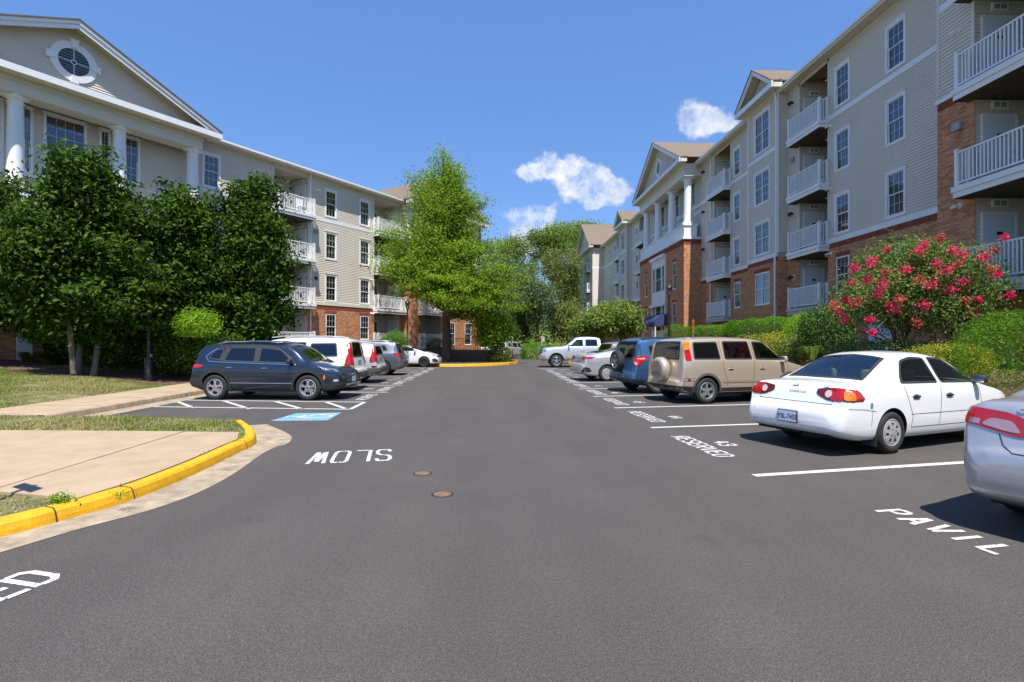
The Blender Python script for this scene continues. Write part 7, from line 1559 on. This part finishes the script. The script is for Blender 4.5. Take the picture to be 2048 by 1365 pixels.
# ---- crape myrtle with pink flower heads
def crape():
    D=14.2; base=gbase(1835,D,.6); bl=[blob(1830,555,D,95,60),blob(1760,590,D,85,60),blob(1900,560,D,85,65),blob(1800,500+20,D,75,40),blob(1860,620,D,110,50),blob(1720,610,D-.3,50,45),blob(1940,600,D,60,60)]
    t=tree('crape_myrtle','crape myrtle shrub covered with pink-red flower heads, in front of the brick','' if False else base,bl,'myrtle',620,48,.085,.19,trunk=.06,fork=.8,stems=5,spread=.7,seed=51,nt=26,cat='flowering shrub',ratio=.5)
    off=-Vector(base); mb=MB(); rr=random.Random(3); heads=[(1708,536),(1722,575),(1668,610),(1690,600),(1745,525),(1775,500),(1823,478),(1850,490),(1878,478),(1905,500),(1925,508),(1950,490),(1968,515),(2010,475),(1985,540),(1995,550),(1955,580),(1930,600),(1900,580),(1862,570),(1840,560),(1795,580),(1810,540),(1770,545),(1735,560),(1780,610),(1760,630),(1740,640),(1790,620),(1800,600),(1850,610),(1880,640),(1835,645),(1925,565),(1960,600),(1945,625),(1720,640),(1690,640),(1705,610),(1755,590),(1745,665),(1822,520),(1870,530),(1895,540),(1915,530),(1840,500),(1790,515),(1718,600),(1678,625),(2020,590),(1990,500),(1860,500),(1765,570),(1700,565)]
    V=[];Vd=[]
    for i,(x,y) in enumerate(heads):
        if i%5==1: continue
        d=D-1.5+rr.uniform(-.4,.5); p=AT(x,y,d); mb.tube([(p.x,p.y,p.z),tuple(Vector((p.x,p.y,p.z))*.7+Vector((bl[0][0],bl[0][1],bl[0][2]-.4))*.3)],[.006,.010],4)
        n=95; q=RG.normal(size=(n,3))*np.array([.06,.06,.06])*rr.uniform(.7,1.25)+np.array(p); (Vd if i%3==2 else V).append(leaves(q,RG.normal(size=(n,3)),.05,ratio=.9))
    ob('flower_heads',quads_mesh('flower_heads',np.concatenate(V),LM['pink']),t,loc=off); ob('faded_flower_heads',quads_mesh('faded_flower_heads',np.concatenate(Vd),LM['pinkd']),t,loc=off); mb.build('flower_stalks',M_bark,t,loc=off)
crape()
# ---- hedges and shrubs on the right bank
def hedge(label,x,y0,y1,z0,z1,hw,m,n,seed): 
    shrub('hedge',label,(x,(y0+y1)/2,(z0+z1)/2),(hw,(y1-y0)/2,(z1-z0)/2),m,n,.07,cat='hedge',seed=seed,sq=7.,fuzz=.012,group='clipped hedges along the right building')
hedge('long clipped green hedge behind the iron fence',13.4,22.6,29.2,.9,2.75,.75,'hedge',26000,61)
hedge('shorter clipped hedge beyond the long one, toward the portico',13.5,30.0,35.2,.9,2.6,.75,'hedge',16000,62)
shrub('clipped_shrub','tall rounded clipped shrub at the corner of the brick portico',(13.2,37.2,1.75),(.95,.9,1.1),'hedge',7000,.075,seed=63)
shrub('clipped_shrub','bright clipped cone shrub between the hedge and the dark holly',tuple(AT(1605,672,20.8)),(.7,.7,.9),'bright',5000,.06,seed=64)
shrub('holly_shrub','large dark glossy holly shrub at the end of the iron fence',tuple(AT(1652,668,18.6)),(.8,.8,.95),'holly',6500,.095,seed=65,fuzz=.08)
for i,(px,py,D,r,m,lab) in enumerate(((1560,690,21.5,(.9,1.1,.45),'yellow','yellow-leaved low shrub behind the iron fence, nearest the dark holly'),(1510,690,25.,(.8,1.4,.45),'yellow','yellow-leaved low shrub behind the iron fence, farther from the holly'),(1590,700,20.,(.5,.6,.4),'mid','low green shrub behind the iron fence'))): shrub('shrub',lab,tuple(AT(px,py,D)),r,m,3200,.075,seed=70+i,fuzz=.08)
shrub('juniper_mound','broad clipped green mound at the right edge of the picture',(11.3,9.3,.9),(1.9,2.6,1.45),'hedge',60000,.05,seed=75,sq=2.6,fuzz=.02,ratio=.35)
shrub('shrub','low yellow-green shrub in front of the clipped green mound',tuple(AT(1895,722,12.)),(.7,.9,.36),'yellow',5500,.05,seed=76,fuzz=.05)
shrub('shrub','dark spreading low shrub under the crape myrtle',tuple(AT(1770,705,14.5)),(1.3,1.3,.3),'holly',4200,.07,seed=77,fuzz=.06)
shrub('clipped_shrub','round green shrub behind the yellow curb by the pickup truck',tuple(AT(1076,706,48.5)),(1.6,1.3,.95),'hedge',6000,.12,seed=78)
shrub('shrub','low dark shrub on the far island beside the utility box',tuple(AT(1000,712,38.3)),(.9,.8,.6),'mid',2600,.12,seed=79,fuzz=.1)
shrub('shrub','dark shrub against the far ground-floor balcony of the left building',tuple(AT(880,695,41.)),(1.0,.8,.6),'mid',2400,.12,seed=80,fuzz=.1)
tuft('strappy green daylily clump at the foot of the iron fence',gbase(1624,18.2,.95),160,.55,'mid',8)
# ---- grass
def vin(x,y,poly):
    c=np.zeros(len(x),bool); n=len(poly)
    for i in range(n):
        x1,y1=poly[i]; x2,y2=poly[(i+1)%n]
        if y1!=y2: c^=((y1>y)!=(y2>y))&(x<(x2-x1)*(y-y1)/(y2-y1)+x1)
    return c
def grass(name,label,poly_fn,n,h,seed,zf,bounds,dry=.35):
    rng=np.random.default_rng(seed); x=rng.uniform(bounds[0],bounds[1],n*3); y=rng.uniform(bounds[2],bounds[3],n*3); keep=np.nonzero(poly_fn(x,y))[0][:n]; x=x[keep];y=y[keep];k=len(x); z=np.array([zf(a,b) for a,b in zip(x,y)])
    a=rng.uniform(0,6.28,k); ln=h*rng.uniform(.4,1.25,k)*(.75+.5*np.sin(x*2.1+1)*np.sin(y*1.7)); w=.0075; s=np.stack([-np.sin(a),np.cos(a),0*a],1)*w; d=np.stack([np.cos(a),np.sin(a),0*a],1)*(ln*rng.uniform(.1,.9,k))[:,None]; P=np.stack([x,y,z],1); V=np.empty((k,4,3)); V[:,0]=P-s;V[:,1]=P+s;V[:,2]=P+d+s*.15+np.array([0,0,1])*ln[:,None];V[:,3]=P+d-s*.15+np.array([0,0,1])*ln[:,None]
    md=rng.random(k)+.35*np.sin(x*1.3+y*.9)<dry
    for nm,mk,mm in ((name,~md,'grass'),(name+'_dry',md,'dry')):
        o=ob(nm,quads_mesh(nm,V[mk],LM[mm])); tag(o,label if mm=='grass' else 'straw-coloured dry blades '+label.split(' ',2)[2] if False else (label if mm=='grass' else 'dry '+label),'grass',kind='stuff')
TP=poly; WK=[G(-420,862,zt),G(-420,1104,zt),G(0,986,zt),G(150,1000,zt),pB]+seg+[G(478,866,zt),G(370,864,zt),G(0,862,zt)]
grass('grass','short grass on the kerbed tongue beside the concrete walk',lambda x,y:vin(x,y,TP)&~vin(x,y,WK),26000,.055,3,lambda x,y:zt-.012,(-11,-3.5,3.2,11.6),.3)
grass('grass','mown lawn under the left trees',lambda x,y:(x<-10.78)&(y>11.2+.115*(-x-10.75))&(y<18.4+.22*np.maximum(0,-x-14)),60000,.05,4,hleft,(-20,-10.75,11.,20.),.25)
for px,py,sd in ((112,1006,1),(128,1003,2),(240,995,3),(485,876,4)):
    p=G(px,py,.14); n=160 if sd<3 else 50; t=thing('weed',['','bright green weed growing by the curb nearest the left edge','bright green weed beside the first one by the yellow curb','small weed in the curb joint midway along the yellow curb','small weed at the tip of the yellow curb'][sd],'weed',(p[0],p[1],.14))
    ob('foliage',quads_mesh('foliage',leaves(np.array([0,0,.03])+np.random.default_rng(sd).normal(size=(n,3))*np.array([.045,.03,.025]),np.zeros((n,3)),.03),LM['bright']),t)
    mb=MB(); mb.tube([(0,0,-.02),(.01,0,.05)],[.006,.003],5); mb.build('stem',M_bark,t)
# ================================================================ STREET FURNITURE
def lamp_post(label,x,y,z,h,r=.06,lantern=True):
    t=thing('lamp_post',label,'lamp post',(x,y,z),group='black lamp posts'); b=MB(); b.lathe([(r*2.3,-.1),(r*2.3,.12),(r*1.9,.2),(r*1.8,.55),(r*1.25,.65),(r,.9),(r*.8,h-.65),(r*1.3,h-.62),(r*.9,h-.55)],14); b.build('post',M_blk,t,auto=40)
    b=MB()
    for i in range(6): a=2*math.pi*i/6; c,s=math.cos(a),math.sin(a); b.tube([(c*.09,s*.09,h-.55),(c*.17,s*.17,h-.16)],.012,5)
    b.lathe([(.10,h-.57),(.09,h-.53)],12); b.lathe([(.21,h-.17),(.20,h-.13),(.12,h-.03),(.06,h+.0),(.05,h+.05),(.0001,h+.09)],12); b.build('lantern_frame',M_blk,t,auto=40)
    b=MB(); b.lathe([(.085,h-.54),(.155,h-.17)],6,cap=False); b.build('lantern_glass',mat('lantern_glass',(.35,.30,.24),.2,trans=.5),t)
    return t
p=gbase(298,18.7,.3); lp_=lamp_post('black lamp post in the shade of the left trees beside the walk',p[0],p[1],p[2],4.3,.075)
b=MB(); b.box(.05,.09,-.05,.05,.78,.86); b.build('label_plate',M_white,lp_)
p=gbase(1338,31.,.45); lamp_post('black lantern lamp post in front of the brick portico on the right',p[0],p[1],p[2],4.5,.07)
p=gbase(815,35.,.2); lamp_post('black lantern lamp post in front of the left building beside the bright shade tree',p[0],p[1],p[2],4.15,.06)
def sign(label,x,y,z,h,w,hh,rz,m=None,face=None,name='street_sign'):
    t=thing(name,label,'sign',(x,y,z),rz); b=MB(); b.box(-.025,.025,-.012,.012,-.1,h+hh*.5); b.build('post',M_grey,t); b=MB(); b.box(-w/2,w/2,-.019,-.0145,h-hh/2,h+hh/2); o=b.build('panel',m or M_white,t)
    if face:
        b=MB()
        for k in range(3): b.box(-w*.36,w*.36*(1 if k<2 else .4),-.0205,-.0195,h+hh*(.22-.22*k)-.018,h+hh*(.22-.22*k)+.018)
        b.build('print',face,o)
    return t
M_orng=mat('orange_sign',(.62,.26,.03),.5); M_bsign=mat('blue_sign',(.03,.12,.40),.5); M_rp=mat('red_print',(.45,.03,.03),.5)
p=gbase(1386,24.,.75); sign('narrow orange sign on a thin post by the clipped hedges, seen almost edge-on',p[0],p[1],p[2],1.55,.5,.62,R(60),M_orng,M_blk)
p=gbase(1022,45.,.1); sign('small white sign on a grey post at the corner of the far island',p[0],p[1],p[2],1.75,.34,.5,R(-4),None,M_rp)
p=gbase(1086,56.,.15); sign('small white sign with red print above the round shrub',p[0],p[1],p[2],1.75,.34,.5,R(5),None,M_rp)
p=gbase(1147,37.5,.2); sign('small white parking sign above the pickup truck bed',p[0],p[1],p[2],1.7,.3,.45,R(5),None,M_bsign)
t=sign('parking sign just outside the left edge, its shadow lying on the concrete walk',-4.56,4.50,.13,1.95,.42,.32,R(-30),None,M_bsign)
# mailbox-like round marker by the cross street
p=gbase(1083,57.,.3); t=thing('utility_marker','grey domed roadside marker on the far rise','marker',p); b=MB(); b.lathe([(.5,0),(.5,.06),(.42,.1),(.55,.75),(.4,1.15),(.0001,1.3)],16); b.build('dome',mat('marker_grey',(.33,.37,.42),.5),t,smooth=True); b=MB(); b.lathe([(.62,-.1),(.62,.03),(.0001,.03)],16); b.build('base',M_conc,t)
p=gbase(991,40.,.15); t=thing('utility_box','small green utility box on the far island','utility box',p); b=MB(); b.box(-.3,.3,-.3,.3,0,.75); b.build('cabinet',mat('utility_green',(.03,.10,.07),.5),t); b=MB(); b.box(-.33,.33,-.33,.33,.751,.8); b.build('lid',mat('utility_green',(.03,.10,.07),.5),t); b=MB(); b.box(-.35,.35,-.35,.35,-.08,-.002); b.build('pad',M_conc,t)
# stacked-block retaining wall with an iron railing above it
def wall():
    o=Vector(gbase(800,40.5,0)); e=Vector(gbase(978,38.2,0)); d=(e-o); L=d.length; d.normalize(); rz=math.atan2(d.y,d.x); t=thing('retaining_wall','low stacked-block retaining wall on the far island behind the shade tree','wall',o,rz); M_blkst=mat('wall_block',(.12,.095,.075),.95,var=.35,vscale=6,island=.2,bump=.8,bscale=30)
    rr=random.Random(4); ms=[]
    for k in range(4):
        bm=bmesh.new(); bmesh.ops.create_cube(bm,size=1); 
        for v in bm.verts: v.co=Vector((v.co.x*.395,v.co.y*.26,v.co.z*.185))+Vector((rr.uniform(-.012,.012),rr.uniform(-.02,.02),rr.uniform(-.006,.006)))
        bmesh.ops.bevel(bm,geom=bm.edges[:],offset=.016,segments=1,affect='EDGES'); dd=bpy.data.meshes.new('block'); bm.to_mesh(dd); bm.free(); dd.materials.append(M_blkst); ms.append(dd)
    for row in range(5):
        x=.2+(.2 if row%2 else 0)
        while x<L-.1:
            ob('block',rr.choice(ms),t,loc=(x,row*.03+rr.uniform(-.01,.01),.09+row*.19)); x+=.405
    c=MB(); c.box(0,L,.06,3.2,-.1,.96); c.build('fill',M_soil,t)
    f=thing('iron_railing','thin black iron railing along the top of the block retaining wall','railing',o+Vector((0,0,.97)),rz); b=MB(); b.box(0,L,.28,.31,.86,.89); b.box(0,L,.28,.31,.08,.11); b.build('rail',M_blk,f)
    x=0; pm_=MB(); pm_.box(-.008,.008,.287,.303,.0,.86); pd=pm_.data('picket',M_blk)
    while x<L: ob('picket',pd,f,loc=(x,0,0)); x+=.14
wall()
# two condensers behind the railing
for i,px in enumerate((770,795)):
    p=gbase(px,39.,.9); t=thing('air_conditioner','%s dark air-conditioner box beside the second ground-floor balcony'%('left' if i==0 else 'right'),'air conditioner',p); b=MB(); b.box(-.42,.42,-.42,.42,0,.85); b.build('case',M_alloyd,t); b=MB()
    for k in range(9): b.box(-.4,.4,-.426,-.421,.08+k*.085,.12+k*.085)
    b.lathe([(.36,.852),(.36,.88),(.3,.9),(.0001,.9)],16); b.build('grille',M_blk,t)
# black picket fence along the right bank
def fence():
    X=12.3; y0,y1=18.6,35.0; z=hright(X,0); t=thing('iron_fence','black iron picket fence along the planted bank behind the gold SUV','fence',(X,y0,z)); b=MB()
    for zz in (.12,1.02,1.16): b.box(-.012,.012,0,y1-y0,zz,zz+.03)
    b.build('rail',M_blk,t); pk=MB(); pk.box(-.0085,.0085,-.0085,.0085,-.1,1.27); pd=pk.data('picket',M_blk); ps_=MB(); ps_.box(-.03,.03,-.03,.03,-.2,1.32); ps_.lathe([(.035,1.32),(.03,1.36),(.0001,1.38)],8); sd=ps_.data('post',M_blk); k=0; y=0
    while y<=y1-y0:
        ob('post' if k%18==0 else 'picket',sd if k%18==0 else pd,t,loc=(0,y,0)); y+=.118; k+=1
    b=MB()
fence()
SC.cycles.max_bounces=8; SC.cycles.diffuse_bounces=3; SC.cycles.glossy_bounces=3; SC.cycles.transmission_bounces=4; SC.cycles.transparent_max_bounces=12; SC.cycles.caustics_reflective=False; SC.cycles.caustics_refractive=False
